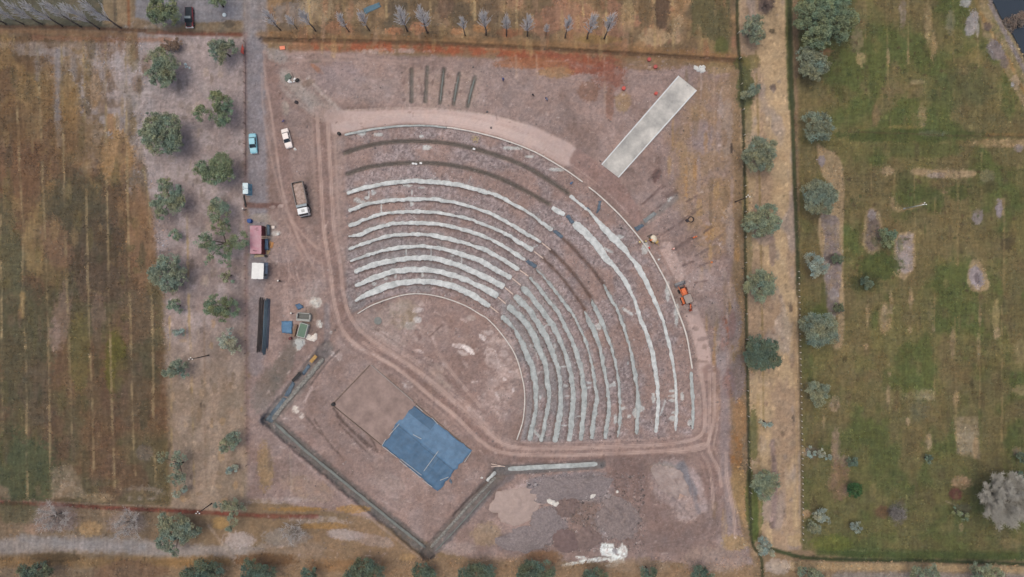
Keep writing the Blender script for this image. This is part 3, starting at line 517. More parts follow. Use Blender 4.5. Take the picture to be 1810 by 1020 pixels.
# wheel ruts: a darker beaten lane with pale compacted ruts in it
for pts, wd in [([(568, 205), (575, 300), (580, 400), (592, 480), (600, 535), (617, 580), (650, 612), (710, 648), (770, 692), (820, 738), (862, 778), (900, 797), (980, 799), (1100, 795), (1240, 780)], 30), ([(1256, 660), (1256, 740), (1252, 800), (1262, 870)], 34), ([(480, 120), (500, 280), (530, 420), (575, 460)], 24)]:
    stroke(pts, wd, (132, 110, 103), .75, 5, 2)
LT = (180, 157, 147)
for pts, wd, op in [([(466, 90), (470, 150), (480, 200), (492, 290), (505, 360), (530, 430), (560, 480)], 3, .8), ([(474, 160), (486, 250), (498, 330), (520, 400), (545, 450), (580, 470)], 3, .75),
                    ([(462, 130), (466, 200), (484, 300), (512, 385), (560, 440)], 3, .6), ([(505, 370), (540, 420), (580, 450)], 3, .6), ([(500, 380), (540, 470), (548, 520)], 3, .5), ([(570, 420), (540, 500), (530, 520)], 3, .45),
                    ([(560, 200), (566, 300), (572, 400), (584, 480), (592, 540), (610, 590), (645, 620), (700, 650), (760, 700), (810, 740), (850, 780), (890, 800), (980, 805), (1100, 801), (1200, 795), (1245, 785)], 6, .95),
                    ([(578, 200), (584, 300), (590, 400), (602, 470), (607, 520), (622, 565), (655, 600), (720, 640), (780, 690), (830, 730), (870, 770), (905, 790), (980, 793), (1100, 789), (1190, 784), (1240, 768), (1246, 720), (1240, 660)], 6, .9),
                    ([(640, 605), (700, 632), (760, 668), (800, 700)], 4, .6), ([(690, 652), (750, 705), (800, 745), (850, 790)], 3, .5), ([(590, 210), (596, 330), (600, 420)], 3, .5), ([(552, 220), (556, 330)], 3, .4),
                    ([(1262, 660), (1262, 740), (1252, 790), (1270, 830), (1275, 860)], 5, .8), ([(1254, 660), (1254, 740), (1246, 790), (1180, 800)], 4, .7), ([(1268, 700), (1266, 760), (1258, 800)], 3, .6), ([(1240, 800), (1255, 830), (1262, 900)], 4, .5),
                    ([(1200, 800), (1235, 812), (1250, 850)], 3, .5), ([(1284, 800), (1284, 840), (1296, 900), (1300, 950)], 5, .6), ([(480, 100), (560, 92), (650, 104), (740, 110)], 3, .5), ([(475, 115), (560, 106), (720, 114)], 3, .5),
                    ([(770, 620), (800, 660), (850, 720)], 4, .35), ([(760, 600), (790, 640), (830, 700)], 3, .35)]:
    if wd > 4.5:
        for k_ in range(7):
            rr = random.Random(int(pts[0][0] * 7 + k_)); c_ = np.array(crom(pts)); n0 = len(c_); i0 = rr.randint(0, n0 // 2); i1 = rr.randint(i0 + n0 // 4, n0 - 1)
            t_ = np.gradient(c_, axis=0); t_ /= np.linalg.norm(t_, axis=1)[:, None] + 1e-9; ph = rr.uniform(0, 6)
            off = rr.uniform(-10, 10) + 4 * np.sin(np.linspace(0, 3, n0) + ph)
            q_ = (c_ + np.stack([-t_[:, 1], t_[:, 0]], 1) * off[:, None])[i0:i1 + 1]
            if len(q_) > 3: stroke([tuple(q) for q in q_], rr.uniform(1.6, 3.4), rr.choice([(172, 150, 141), (180, 159, 150), (124, 104, 98)]), rr.uniform(.3, .55), 1.4, .4, (.6, .35, .6, 22, 195 + k_), False)
    stroke(pts, wd * 1.15, LT, op * .72, 2.0, .5, (.45, .3, .62, 34, 193))
    smooth_along(crom(pts), wd, .35)
    if wd > 3:
        for o in (-1.8, 1.6):
            c_ = np.array(crom(pts)); t_ = np.gradient(c_, axis=0); t_ /= np.linalg.norm(t_, axis=1)[:, None] + 1e-9
            stroke([tuple(q) for q in c_ + np.stack([-t_[:, 1], t_[:, 0]], 1) * o], 1.5, (192, 169, 158), .6, 1, .2, (.5, .3, .6, 20, 191), False)
for k in range(7):
    o = k * 7 - 20
    stroke([(655 - o * .4, 600 + o * .9), (720 - o * .5, 645 + o), (780 - o * .6, 690 + o), (840 - o * .7, 750 + o)], 2.2, (178, 156, 146) if k % 2 else (122, 102, 96), .55, 1.2, .6)
for k in range(16):
    rr = random.Random(1300 + k); x, y = rr.uniform(470, 560), rr.uniform(380, 520)
    stroke([(x, y), (x + rr.uniform(-20, 20), y + rr.uniform(30, 60)), (x + rr.uniform(-10, 40), y + rr.uniform(70, 120))], 2, (170, 148, 140), .45, 1.2, .8)
for k in range(26):
    rr = random.Random(1400 + k); a0 = rr.uniform(-.9, .9); cx, cy = rr.uniform(700, 900), rr.uniform(560, 760); R = rr.uniform(20, 70)
    stroke([(cx + R * math.cos(a0 + t), cy + R * math.sin(a0 + t)) for t in (0, .4, .8)], 2, rr.choice([(160, 138, 130), (122, 101, 95)]), .4, 1.2, .8)
for k in range(40):
    rr = random.Random(1500 + k); x, y = rr.uniform(1060, 1280), rr.uniform(800, 970)
    stroke([(x, y), (x + rr.uniform(-8, 8), y + 30), (x + rr.uniform(-14, 14), y + 60)], 1.8, rr.choice([(152, 133, 127), (118, 101, 96)]), .4, 1.2, .8)
for k in range(60):
    rr = random.Random(1600 + k); x, y = rr.uniform(480, 1180), rr.uniform(100, 195)
    stroke([(x, y), (x + rr.uniform(15, 50), y + rr.uniform(-4, 6))], 1.6, rr.choice([(160, 141, 136), (120, 106, 103)]), .35, 1.2, 1)
# ---- hedge line, path and eastern field
GRN = (74, 80, 48)
blob(1312, 112, 16, 12, (82, 82, 50), .8); blob(1318, 160, 16, 38, (78, 82, 52), .85, 0, .35); blob(1330, 110, 14, 14, (104, 96, 60), .7); blob(1322, 210, 8, 30, (112, 104, 70), .6); blob(1334, 640, 10, 20, (112, 106, 78), .6); blob(1332, 770, 8, 50, (98, 96, 58), .8, 0, .4); blob(1336, 910, 12, 50, (78, 88, 46), .95, 3, .3); blob(1326, 880, 8, 60, (86, 90, 52), .8, 0, .3); blob(1318, 360, 6, 60, (122, 110, 74), .6, 0, .4); blob(1324, 450, 6, 60, (112, 104, 70), .5, 0, .4)
stroke([(1302, -80), (1304, 60), (1310, 130), (1314, 220), (1317, 360), (1318, 500), (1321, 640), (1324, 800), (1326, 900), (1330, 960), (1346, 990), (1348, 1060)], 5, (62, 64, 44), .9, 1.6, .8, None, True, -.35)
stroke([(1336, 90), (1341, 250), (1345, 420), (1348, 600), (1350, 760)], 3, (128, 110, 74), .7, 1.5, 1)
blob(1352, 10, 12, 14, (108, 92, 86), .7); blob(1367, 155, 5, 6, (96, 84, 80), .8); stroke([(1365, 780), (1370, 860), (1366, 930)], 9, (126, 108, 104), .75, 3, 2); stroke([(1340, 700), (1344, 960)], 6, (150, 128, 92), .6, 2, 2)
blob(1365, 55, 6, 5, (74, 66, 54), .7, 40, .3, .7); blob(1350, 415, 16, 20, (148, 130, 122), .6); blob(1365, 440, 6, 30, (130, 112, 106), .6); blob(1385, 590, 14, 40, (160, 148, 140), .5); blob(1398, 545, 3, 8, (92, 80, 70), .8); blob(1402, 740, 2.5, 7, (92, 80, 70), .8)
for i in range(40):
    rr = random.Random(500 + i); blob(rr.uniform(1335, 1400), rr.uniform(0, 950), rr.uniform(1.5, 4), rr.uniform(2, 6), rr.choice([(118, 100, 88), (172, 152, 124), (134, 120, 112)]), .5, 0, .5)
stroke([(1392, -80), (1395, 100), (1399, 190)], 10, (80, 86, 52), .9, 3, 1.5)
stroke([(1396, -80), (1398, 120), (1401, 220), (1405, 330), (1409, 430), (1411, 520)], 7, (66, 70, 48), .95, 2, .8, None, True, -.3)
stroke([(1411, 500), (1414, 640), (1417, 800), (1419, 960)], 5, (104, 92, 68), .7, 1.5, .8)
stroke([(1404, 520), (1408, 700), (1410, 900)], 5, (166, 140, 106), .6, 2, 1)
stroke([(1360, 970), (1390, 978), (1425, 986), (1520, 990), (1640, 991), (1810, 998), (1930, 1002)], 6, (58, 66, 42), .95, 2, .8, None, True, -.4)
stroke([(1450, 975), (1600, 980), (1800, 984), (1930, 988)], 16, (68, 80, 44), .8, 5, 2); stroke([(1500, 972), (1620, 976)], 2, (150, 140, 110), .5, 1, .6, (.8, .45, .6, 8, 149))
stroke([(1370, 1000), (1500, 1002), (1650, 1004), (1930, 1012)], 14, (162, 140, 106), .85, 4, 2); stroke([(1480, 1020), (1700, 1022), (1930, 1026)], 18, (136, 128, 122), .8, 5, 3); blob(1375, 1000, 24, 14, (160, 148, 140), .7); blob(1470, 960, 40, 14, (92, 98, 46), .7, 0, .4); blob(1405, 955, 14, 12, (160, 138, 104), .7)
# open soil and dry strips in the eastern field
TN, GP = (160, 138, 108), (140, 127, 122)
poly(crom([(1444, 255), (1456, 262), (1490, 296), (1490, 470), (1492, 560), (1488, 610), (1474, 612), (1482, 570), (1462, 520), (1450, 440), (1446, 400), (1456, 370), (1470, 340), (1450, 300)], 4, True), TN, .9, 2, 2)
poly(crom([(1450, 382), (1482, 386), (1484, 440), (1488, 470), (1478, 560), (1464, 552), (1456, 470), (1458, 420)], 4, True), (128, 116, 113), .95, 2.5, 2, (.4, .35, .6, 7, 151)); blob(1475, 458, 12, 10, (92, 80, 76), .8, 0, .4); blob(1474, 520, 8, 12, (156, 148, 148), .5); blob(1482, 545, 8, 10, (84, 74, 68), .7); blob(1452, 285, 6, 10, (140, 132, 138), .8)
poly(crom([(1530, 376), (1545, 368), (1556, 380), (1560, 410), (1556, 440), (1540, 450), (1526, 436), (1528, 400)], 4, True), TN, .7, 2.5, 2); poly(crom([(1534, 374), (1548, 378), (1556, 410), (1552, 436), (1540, 444), (1530, 430), (1533, 405)], 4, True), (106, 94, 88), .95, 3, 1.5, (.3, .3, .5, 8, 153)); blob(1541, 380, 8, 10, (138, 130, 130), .8)
poly([(1588, 412), (1616, 410), (1618, 470), (1612, 482), (1598, 496), (1580, 486), (1580, 425)], TN, .85, 2, 2); poly([(1590, 416), (1614, 414), (1613, 478), (1600, 484), (1584, 476), (1584, 428)], (152, 141, 138), .95, 2.5, 1.5, (.3, .35, .6, 8, 155)); blob(1596, 424, 10, 8, (116, 106, 102), .6)
poly(crom([(1716, 462), (1730, 460), (1748, 495), (1746, 512), (1724, 516), (1710, 500)], 4, True), TN, .85, 2.5, 2); blob(1726, 490, 12, 20, (148, 138, 140), .95, -15, .3); blob(1727, 492, 5, 10, (104, 94, 96), .8, -15)
blob(1728, 384, 10, 14, (138, 128, 126), .85, 0, .3); poly([(1762, 352), (1776, 350), (1776, 380), (1762, 384)], TN, .7, 2, 2); blob(1766, 370, 6, 16, (138, 128, 132), .9, 0, .3)
stroke([(1616, 304), (1650, 306), (1700, 308), (1720, 306)], 13, TN, .9, 3, 3); blob(1655, 310, 14, 5, (150, 136, 128), .7); blob(1570, 303, 10, 8, TN, .8, 0, .4); blob(1745, 312, 14, 12, (118, 112, 84), .8)
stroke([(1578, 352), (1580, 368), (1600, 370), (1630, 362), (1680, 335)], 6, (156, 132, 102), .7, 2.5, 2)
for (x, y, rx, ry, c, o) in [(1564, 566, 11, 27, (156, 134, 100), .95), (1562, 560, 5, 18, (146, 130, 108), .7), (1610, 530, 4, 20, TN, .9), (1534, 555, 2.5, 22, TN, .8), (1575, 535, 3, 22, TN, .7), (1609, 582, 3, 7, TN, .8), (1531, 613, 4, 6, TN, .9), (1650, 580, 3, 6, TN, .8), (1645, 560, 6, 24, (122, 110, 78), .7),
                             (1760, 560, 7, 30, (148, 132, 92), .9), (1762, 590, 6, 10, TN, .9), (1684, 605, 4, 24, TN, .8), (1732, 560, 3, 20, TN, .8), (1730, 615, 3, 26, TN, .7), (1572, 645, 2, 3, TN, .9), (1573, 662, 2, 4, TN, .8), (1570, 700, 4, 17, TN, .85), (1475, 714, 9, 14, (150, 130, 108), .9), (1456, 745, 2, 10, TN, .7), (1640, 698, 14, 10, (150, 136, 106), .8), (1620, 700, 24, 8, (132, 122, 96), .7), (1625, 725, 16, 18, (92, 92, 74), .6),
                             (1605, 745, 4, 6, TN, .9), (1690, 705, 5, 12, TN, .85), (1805, 620, 14, 26, (140, 124, 90), .8), (1805, 690, 14, 10, TN, .7), (1642, 780, 6, 16, (150, 132, 106), .85), (1478, 790, 8, 34, (150, 128, 112), .85), (1492, 815, 9, 10, (152, 132, 116), .8), (1483, 850, 18, 34, (124, 98, 82), .8), (1490, 870, 10, 8, (144, 122, 102), .6), (1698, 853, 18, 12, (156, 130, 104), .95), (1699, 932, 5, 8, TN, .9), (1798, 798, 9, 8, (152, 136, 110), .9),
                             (1790, 960, 20, 10, (132, 116, 84), .6), (1425, 908, 8, 8, (160, 134, 106), .9), (1424, 798, 8, 8, (164, 144, 118), .8), (1437, 800, 12, 9, (140, 132, 130), .6), (1522, 20, 12, 30, (130, 114, 82), .7), (1596, 20, 6, 26, (142, 128, 116), .85), (1640, 40, 6, 40, (156, 138, 104), .85), (1650, 80, 6, 24, (160, 138, 102), .9), (1522, 105, 8, 12, (158, 138, 100), .9), (1515, 72, 10, 20, (140, 124, 100), .8), (1570, 100, 2.5, 14, TN, .9), (1605, 100, 2.5, 14, TN, .8), (1725, 100, 16, 16, (138, 122, 78), .8), (1680, 40, 8, 24, (136, 128, 112), .6), (1630, 205, 8, 22, (146, 126, 96), .8), (1548, 205, 7, 18, (138, 112, 84), .7), (1600, 225, 30, 4, (152, 132, 84), .6), (1460, 92, 12, 8, (140, 104, 78), .9), (1650, 236, 30, 5, (156, 148, 150), .9), (1780, 238, 60, 3, (132, 104, 64), .7), (1790, 253, 70, 8, (166, 142, 108), .9), (1800, 262, 8, 6, (146, 136, 140), .8)]:
    blob(x, y, rx, ry, c, o * .92, 0, .5, .4, (.4, .35, .6, 6, 157))
poly([(1688, 738), (1730, 735), (1732, 812), (1712, 806), (1690, 804)], (140, 126, 102), .9, 3, 2, (.4, .35, .6, 9, 159)); poly([(1693, 765), (1722, 762), (1722, 800), (1696, 800)], (146, 134, 112), .7, 3, 2); blob(1724, 790, 5, 22, (160, 136, 104), .7)
blob(1689, 873, 12, 12, (98, 66, 58), .95, 0, .3, .25, None, -.5); stroke([(1672, 886), (1690, 894), (1702, 900)], 2, (150, 140, 124), .6, 1, .6); blob(1702, 900, 16, 10, (84, 82, 70), .6); blob(1560, 905, 16, 12, (106, 78, 60), .7, 0, .4)
blob(1586, 905, 18, 20, (104, 100, 98), .6, 0, .4); blob(1600, 160, 40, 16, (122, 106, 76), .7, 0, .4, .5, (.6, .4, .6, 9, 161)); blob(1690, 160, 60, 30, (84, 86, 56), .6, 0, .4); blob(1780, 170, 30, 40, (124, 112, 70), .5, 0, .5, .5, (.8, .45, .6, 4, 163)); blob(1620, 145, 14, 4, (160, 144, 112), .5)
for i in range(150):
    rr = random.Random(700 + i); blob(rr.uniform(1500, 1800), rr.choice([rr.uniform(60, 180), rr.uniform(270, 520), rr.uniform(300, 480)]), rr.uniform(1.5, 4), rr.uniform(1.5, 4), rr.choice([(70, 66, 44), (76, 62, 46), (64, 72, 42)]), .55, 0, .5)
blob(1780, 430, 12, 14, (76, 66, 48), .8, 0, .5, .7); blob(1750, 330, 14, 10, (76, 72, 46), .7, 0, .5, .7); blob(1690, 340, 20, 14, (76, 84, 46), .7, 0, .5); blob(1650, 355, 20, 20, (78, 88, 48), .7, 0, .5); blob(1600, 320, 16, 20, (78, 76, 48), .5)
blob(1555, 470, 40, 22, (72, 82, 44), .8, 0, .4); blob(1530, 500, 24, 18, (64, 68, 40), .7, 0, .5, .6); blob(1610, 240, 120, 12, (70, 80, 44), .7, 0, .4); blob(1630, 265, 80, 14, (84, 90, 52), .6, 0, .4)
lines([[(1495, -80), (1497, 60)], [(1528, -80), (1531, 118)], [(1567, -80), (1569, 110), (1574, 230)], [(1604, -80), (1606, 110)], [(1641, -80), (1650, 118)], [(1684, -80), (1686, 110)], [(1727, 40), (1730, 118)],
       [(1540, 290), (1540, 370)], [(1581, 280), (1581, 360)], [(1616, 290), (1618, 470)], [(1653, 350), (1653, 470)], [(1693, 320), (1693, 470)], [(1735, 270), (1735, 350)], [(1775, 350), (1775, 520)], [(1652, 520), (1652, 720)], [(1688, 560), (1690, 780)], [(1732, 520), (1732, 720)], [(1771, 540), (1771, 780)]], (146, 126, 88), 2.5, .6)
stroke([(1500, 233), (1600, 236), (1700, 240), (1930, 242)], 2.5, (84, 72, 52), .6, 1.2, .6)
for i in range(90):
    rr = random.Random(900 + i); blob(rr.uniform(1420, 1800), rr.uniform(120, 960), rr.uniform(2, 7), rr.uniform(5, 22), rr.choice([(112, 100, 66), (88, 76, 56), (78, 84, 48), (124, 110, 76)]), .4, 0, .5, .5)
# pond bank at the far corner
poly([(1722, -80), (1752, -80), (1815, 100), (1870, 260), (1840, 260), (1790, 150), (1760, 100), (1735, 60)], (146, 128, 98), .9, 3, 3, (.4, .35, .6, 9, 165))
stroke([(1716, -80), (1722, -10), (1735, 25), (1760, 70), (1790, 120), (1830, 200)], 6, (150, 116, 72), .7, 2, 2, (.5, .4, .6, 8, 167)); blob(1760, 90, 14, 22, (126, 116, 116), .9, -30, .3); blob(1718, 40, 12, 22, (152, 146, 146), .9, 10, .35, .4); blob(1728, 50, 3, 16, (160, 156, 154), .7); blob(1745, 48, 8, 8, (96, 84, 80), .8, 40, .4, .5); blob(1706, 5, 10, 8, (160, 158, 160), .8); blob(1775, 110, 8, 12, (108, 98, 96), .7); blob(1795, 145, 8, 12, (166, 146, 122), .8); blob(1790, 150, 3, 6, (146, 146, 150), .8)
poly([(1722, -B), (B, -B), (B, 400), (1960, 400), (1826, 140), (1807, 97), (1789, 62), (1771, 38), (1752, 0), (1722, -60)], (92, 88, 84), 1, 2, 1, None, False, -2.2)
stroke([(1746, -80), (1752, 10), (1772, 50), (1808, 118), (1870, 240)], 8, (132, 122, 120), .9, 2, 1, None, False)

blob(572, 200, 22, 14, (164, 145, 137), .75, 0, .5, .5); blob(590, 205, 18, 12, (172, 152, 145), .8, 0, .5, .4)
# scuffs, clods and crumbs
for i in range(1500):
    rr = random.Random(5000 + i); x, y = rr.uniform(470, 1290), rr.uniform(95, 985)
    if 196 < math.hypot(x - AC[0], y - AC[1]) < 490 and x > 608 and y < 785: continue
    a_ = rr.uniform(0, 3.14); l_ = rr.choice([0, 0, 3, 6, 10])
    c_ = rr.choice([(172, 153, 146), (160, 141, 134), (114, 97, 92), (122, 104, 98), (188, 172, 166)])
    if l_: stroke([(x, y), (x + l_ * math.cos(a_), y + l_ * math.sin(a_))], rr.uniform(1, 2.4), c_, rr.uniform(.25, .6), .9, .8, None, False)
    else: blob(x, y, rr.uniform(1, 3.2), rr.uniform(1, 2.4), c_, rr.uniform(.3, .65), 0, .3, .4)
for i in range(900):
    rr = random.Random(7000 + i); x = rr.choice([rr.uniform(0, 300), rr.uniform(1410, 1810), rr.uniform(300, 432), rr.uniform(1325, 1400)]); y = rr.uniform(60, 985)
    j_ = min(max(int(np.searchsorted(gv, y)), 0), len(gv) - 1); i_ = min(max(int(np.searchsorted(gu, x)), 0), len(gu) - 1)
    blob(x, y, rr.uniform(1, 3.5), rr.uniform(1.5, 6), C[j_, i_] * rr.choice([.78, .86, 1.14, 1.24]), rr.uniform(.4, .8), 0, .3, .5)
# fine variation everywhere, then write the sheet
far = (U < -120) | (U > 1930) | (V < -110) | (V > 1130)
g = fbm(U, V, 5, 171, 3); g2 = fbm(U, V, 2.1, 173, 2); gl = fbm(U, V, 110, 175, 3)
k = 1 + ((g - .5) * .18 + (g2 - .5) * .18) * ROUGHV + (gl - .5) * .14
fl = np.maximum(1 - sstep(255, 310, U), np.maximum(sstep(1395, 1412, U), .5 * (1 - sstep(60, 80, V))))[..., None]
lum = C.mean(2, keepdims=True)
C[:] = C * (1 - fl) + (C * (.86 + .12 * (U > 1000))[..., None] + lum * (.14 - .12 * (U > 1000))[..., None]) * (.93 + .02 * (U > 1000))[..., None] * fl            # dusty, greyed vegetation of the fields
fieldm = ((U < 300) | (U > 1400) | (V < 70)).astype(float)
k = k + fieldm * ((STRV - .5) * .22 + (STRH - .5) * .16)
k = np.where(far, 1 + (gl - .5) * .3, k)
hue = (fbm(U, V, 14, 177, 3) - .5) * 7
C *= k[..., None]
C[..., 0] += hue; C[..., 2] -= hue * .7
np.clip(C, 20, 245, out=C)
Z += np.where(far, 0, (fbm(U, V, 14, 179, 3) - .5) * .22 + (N4) * .05)
Zb = Z

XS = (U - CX) * K * (H - Z) / H
YS = (CY - V) * K * (H - Z) / H

def ground_z(u, v):
    i = int(np.clip(np.searchsorted(gu, u), 1, len(gu) - 1)); j = int(np.clip(np.searchsorted(gv, v), 1, len(gv) - 1))
    tu = (u - gu[i - 1]) / (gu[i] - gu[i - 1]); tv = (v - gv[j - 1]) / (gv[j] - gv[j - 1])
    tu = min(max(tu, 0), 1); tv = min(max(tv, 0), 1)
    return float((Z[j - 1, i - 1] * (1 - tu) + Z[j - 1, i] * tu) * (1 - tv) + (Z[j, i - 1] * (1 - tu) + Z[j, i] * tu) * tv)

def P(u, v, z):
    """point at height z that stands where the photograph shows pixel (u, v)"""
    s = K * (H - z) / H
    return Vector(((u - CX) * s, (CY - v) * s, z))

def G(u, v, dz=0.0):
    return P(u, v, ground_z(u, v) + dz)

def pix(p):
    s = K * (H - p[2]) / H
    return p[0] / s + CX, CY - p[1] / s

def world_ground_z(x, y):
    z = 0.0
    for _ in range(4):
        u, v = pix((x, y, z)); z = ground_z(u, v)
    return z
# ------------------------------------------------------------------ materials
MATS = {}
def mat(name, col, rough=.8, var=.18, scale=3.0, metal=0.0, bump=0.0, attr=False, col2=None, spec=.3, trans=0.0):
    if name in MATS: return MATS[name]
    m = bpy.data.materials.new(name); m.use_nodes = True
    nt = m.node_tree; b = nt.nodes['Principled BSDF']
    b.inputs['Roughness'].default_value = rough; b.inputs['Metallic'].default_value = metal
    b.inputs['Specular IOR Level'].default_value = spec
    tc = nt.nodes.new('ShaderNodeTexCoord')
    nz = nt.nodes.new('ShaderNodeTexNoise'); nz.inputs['Scale'].default_value = scale; nz.inputs['Detail'].default_value = 5; nz.inputs['Roughness'].default_value = .65
    nt.links.new(tc.outputs['Object'], nz.inputs['Vector'])
    rp = nt.nodes.new('ShaderNodeValToRGB'); rp.color_ramp.elements[0].position = .3; rp.color_ramp.elements[1].position = .7
    a = L4(col); c2 = L4(col2) if col2 else a
    rp.color_ramp.elements[0].color = (a[0] * (1 - var), a[1] * (1 - var), a[2] * (1 - var), 1)
    rp.color_ramp.elements[1].color = (min(1, c2[0] * (1 + var)), min(1, c2[1] * (1 + var)), min(1, c2[2] * (1 + var)), 1)
    nt.links.new(nz.outputs['Fac'], rp.inputs['Fac'])
    src = rp.outputs['Color']
    if attr:
        at = nt.nodes.new('ShaderNodeAttribute'); at.attribute_name = 'tint'
        mx = nt.nodes.new('ShaderNodeMix'); mx.data_type = 'RGBA'; mx.blend_type = 'MULTIPLY'; mx.inputs[0].default_value = 1.0
        nt.links.new(src, mx.inputs[6]); nt.links.new(at.outputs['Color'], mx.inputs[7]); src = mx.outputs[2]
    nt.links.new(src, b.inputs['Base Color'])
    if bump:
        n2 = nt.nodes.new('ShaderNodeTexNoise'); n2.inputs['Scale'].default_value = scale * 3; n2.inputs['Detail'].default_value = 4
        nt.links.new(tc.outputs['Object'], n2.inputs['Vector'])
        bp = nt.nodes.new('ShaderNodeBump'); bp.inputs['Strength'].default_value = bump; bp.inputs['Distance'].default_value = .1
        nt.links.new(n2.outputs['Fac'], bp.inputs['Height']); nt.links.new(bp.outputs['Normal'], b.inputs['Normal'])
    MATS[name] = m
    return m

def ground_material():
    m = bpy.data.materials.new('bare_earth'); m.use_nodes = True
    nt = m.node_tree; b = nt.nodes['Principled BSDF']
    b.inputs['Roughness'].default_value = .95; b.inputs['Specular IOR Level'].default_value = .08
    at = nt.nodes.new('ShaderNodeAttribute'); at.attribute_name = 'soil'
    tc = nt.nodes.new('ShaderNodeTexCoord')
    def noise(sc, det, ro):
        n = nt.nodes.new('ShaderNodeTexNoise'); n.inputs['Scale'].default_value = sc; n.inputs['Detail'].default_value = det; n.inputs['Roughness'].default_value = ro
        nt.links.new(tc.outputs['Object'], n.inputs['Vector']); return n
    n1 = noise(1.6, 6, .75); n2 = noise(.35, 4, .6)
    r1 = nt.nodes.new('ShaderNodeMapRange'); r1.inputs[1].default_value = .25; r1.inputs[2].default_value = .75; r1.inputs[3].default_value = .72; r1.inputs[4].default_value = 1.28
    nt.links.new(n1.outputs['Fac'], r1.inputs[0])
    r2 = nt.nodes.new('ShaderNodeMapRange'); r2.inputs[1].default_value = .3; r2.inputs[2].default_value = .7; r2.inputs[3].default_value = .9; r2.inputs[4].default_value = 1.1
    nt.links.new(n2.outputs['Fac'], r2.inputs[0])
    mu = nt.nodes.new('ShaderNodeMath'); mu.operation = 'MULTIPLY'
    nt.links.new(r1.outputs[0], mu.inputs[0]); nt.links.new(r2.outputs[0], mu.inputs[1])
    sc = nt.nodes.new('ShaderNodeVectorMath'); sc.operation = 'SCALE'
    s1 = nt.nodes.new('ShaderNodeMath'); s1.operation = 'SUBTRACT'; s1.inputs[1].default_value = 1.0
    s2 = nt.nodes.new('ShaderNodeMath'); s2.operation = 'MULTIPLY_ADD'; s2.inputs[2].default_value = 1.0
    nt.links.new(mu.outputs[0], s1.inputs[0]); nt.links.new(s1.outputs[0], s2.inputs[0]); nt.links.new(at.outputs['Alpha'], s2.inputs[1])
    nt.links.new(at.outputs['Color'], sc.inputs[0]); nt.links.new(s2.outputs[0], sc.inputs['Scale'])
    nt.links.new(sc.outputs[0], b.inputs['Base Color'])
    bp = nt.nodes.new('ShaderNodeBump'); bp.inputs['Strength'].default_value = .5; bp.inputs['Distance'].default_value = .12
    nt.links.new(n1.outputs['Fac'], bp.inputs['Height']); nt.links.new(bp.outputs['Normal'], b.inputs['Normal'])
    return m

# ------------------------------------------------------------------ mesh collecting
def link(o, parent=None):
    COL.objects.link(o)
    if parent is not None: o.parent = parent
    return o

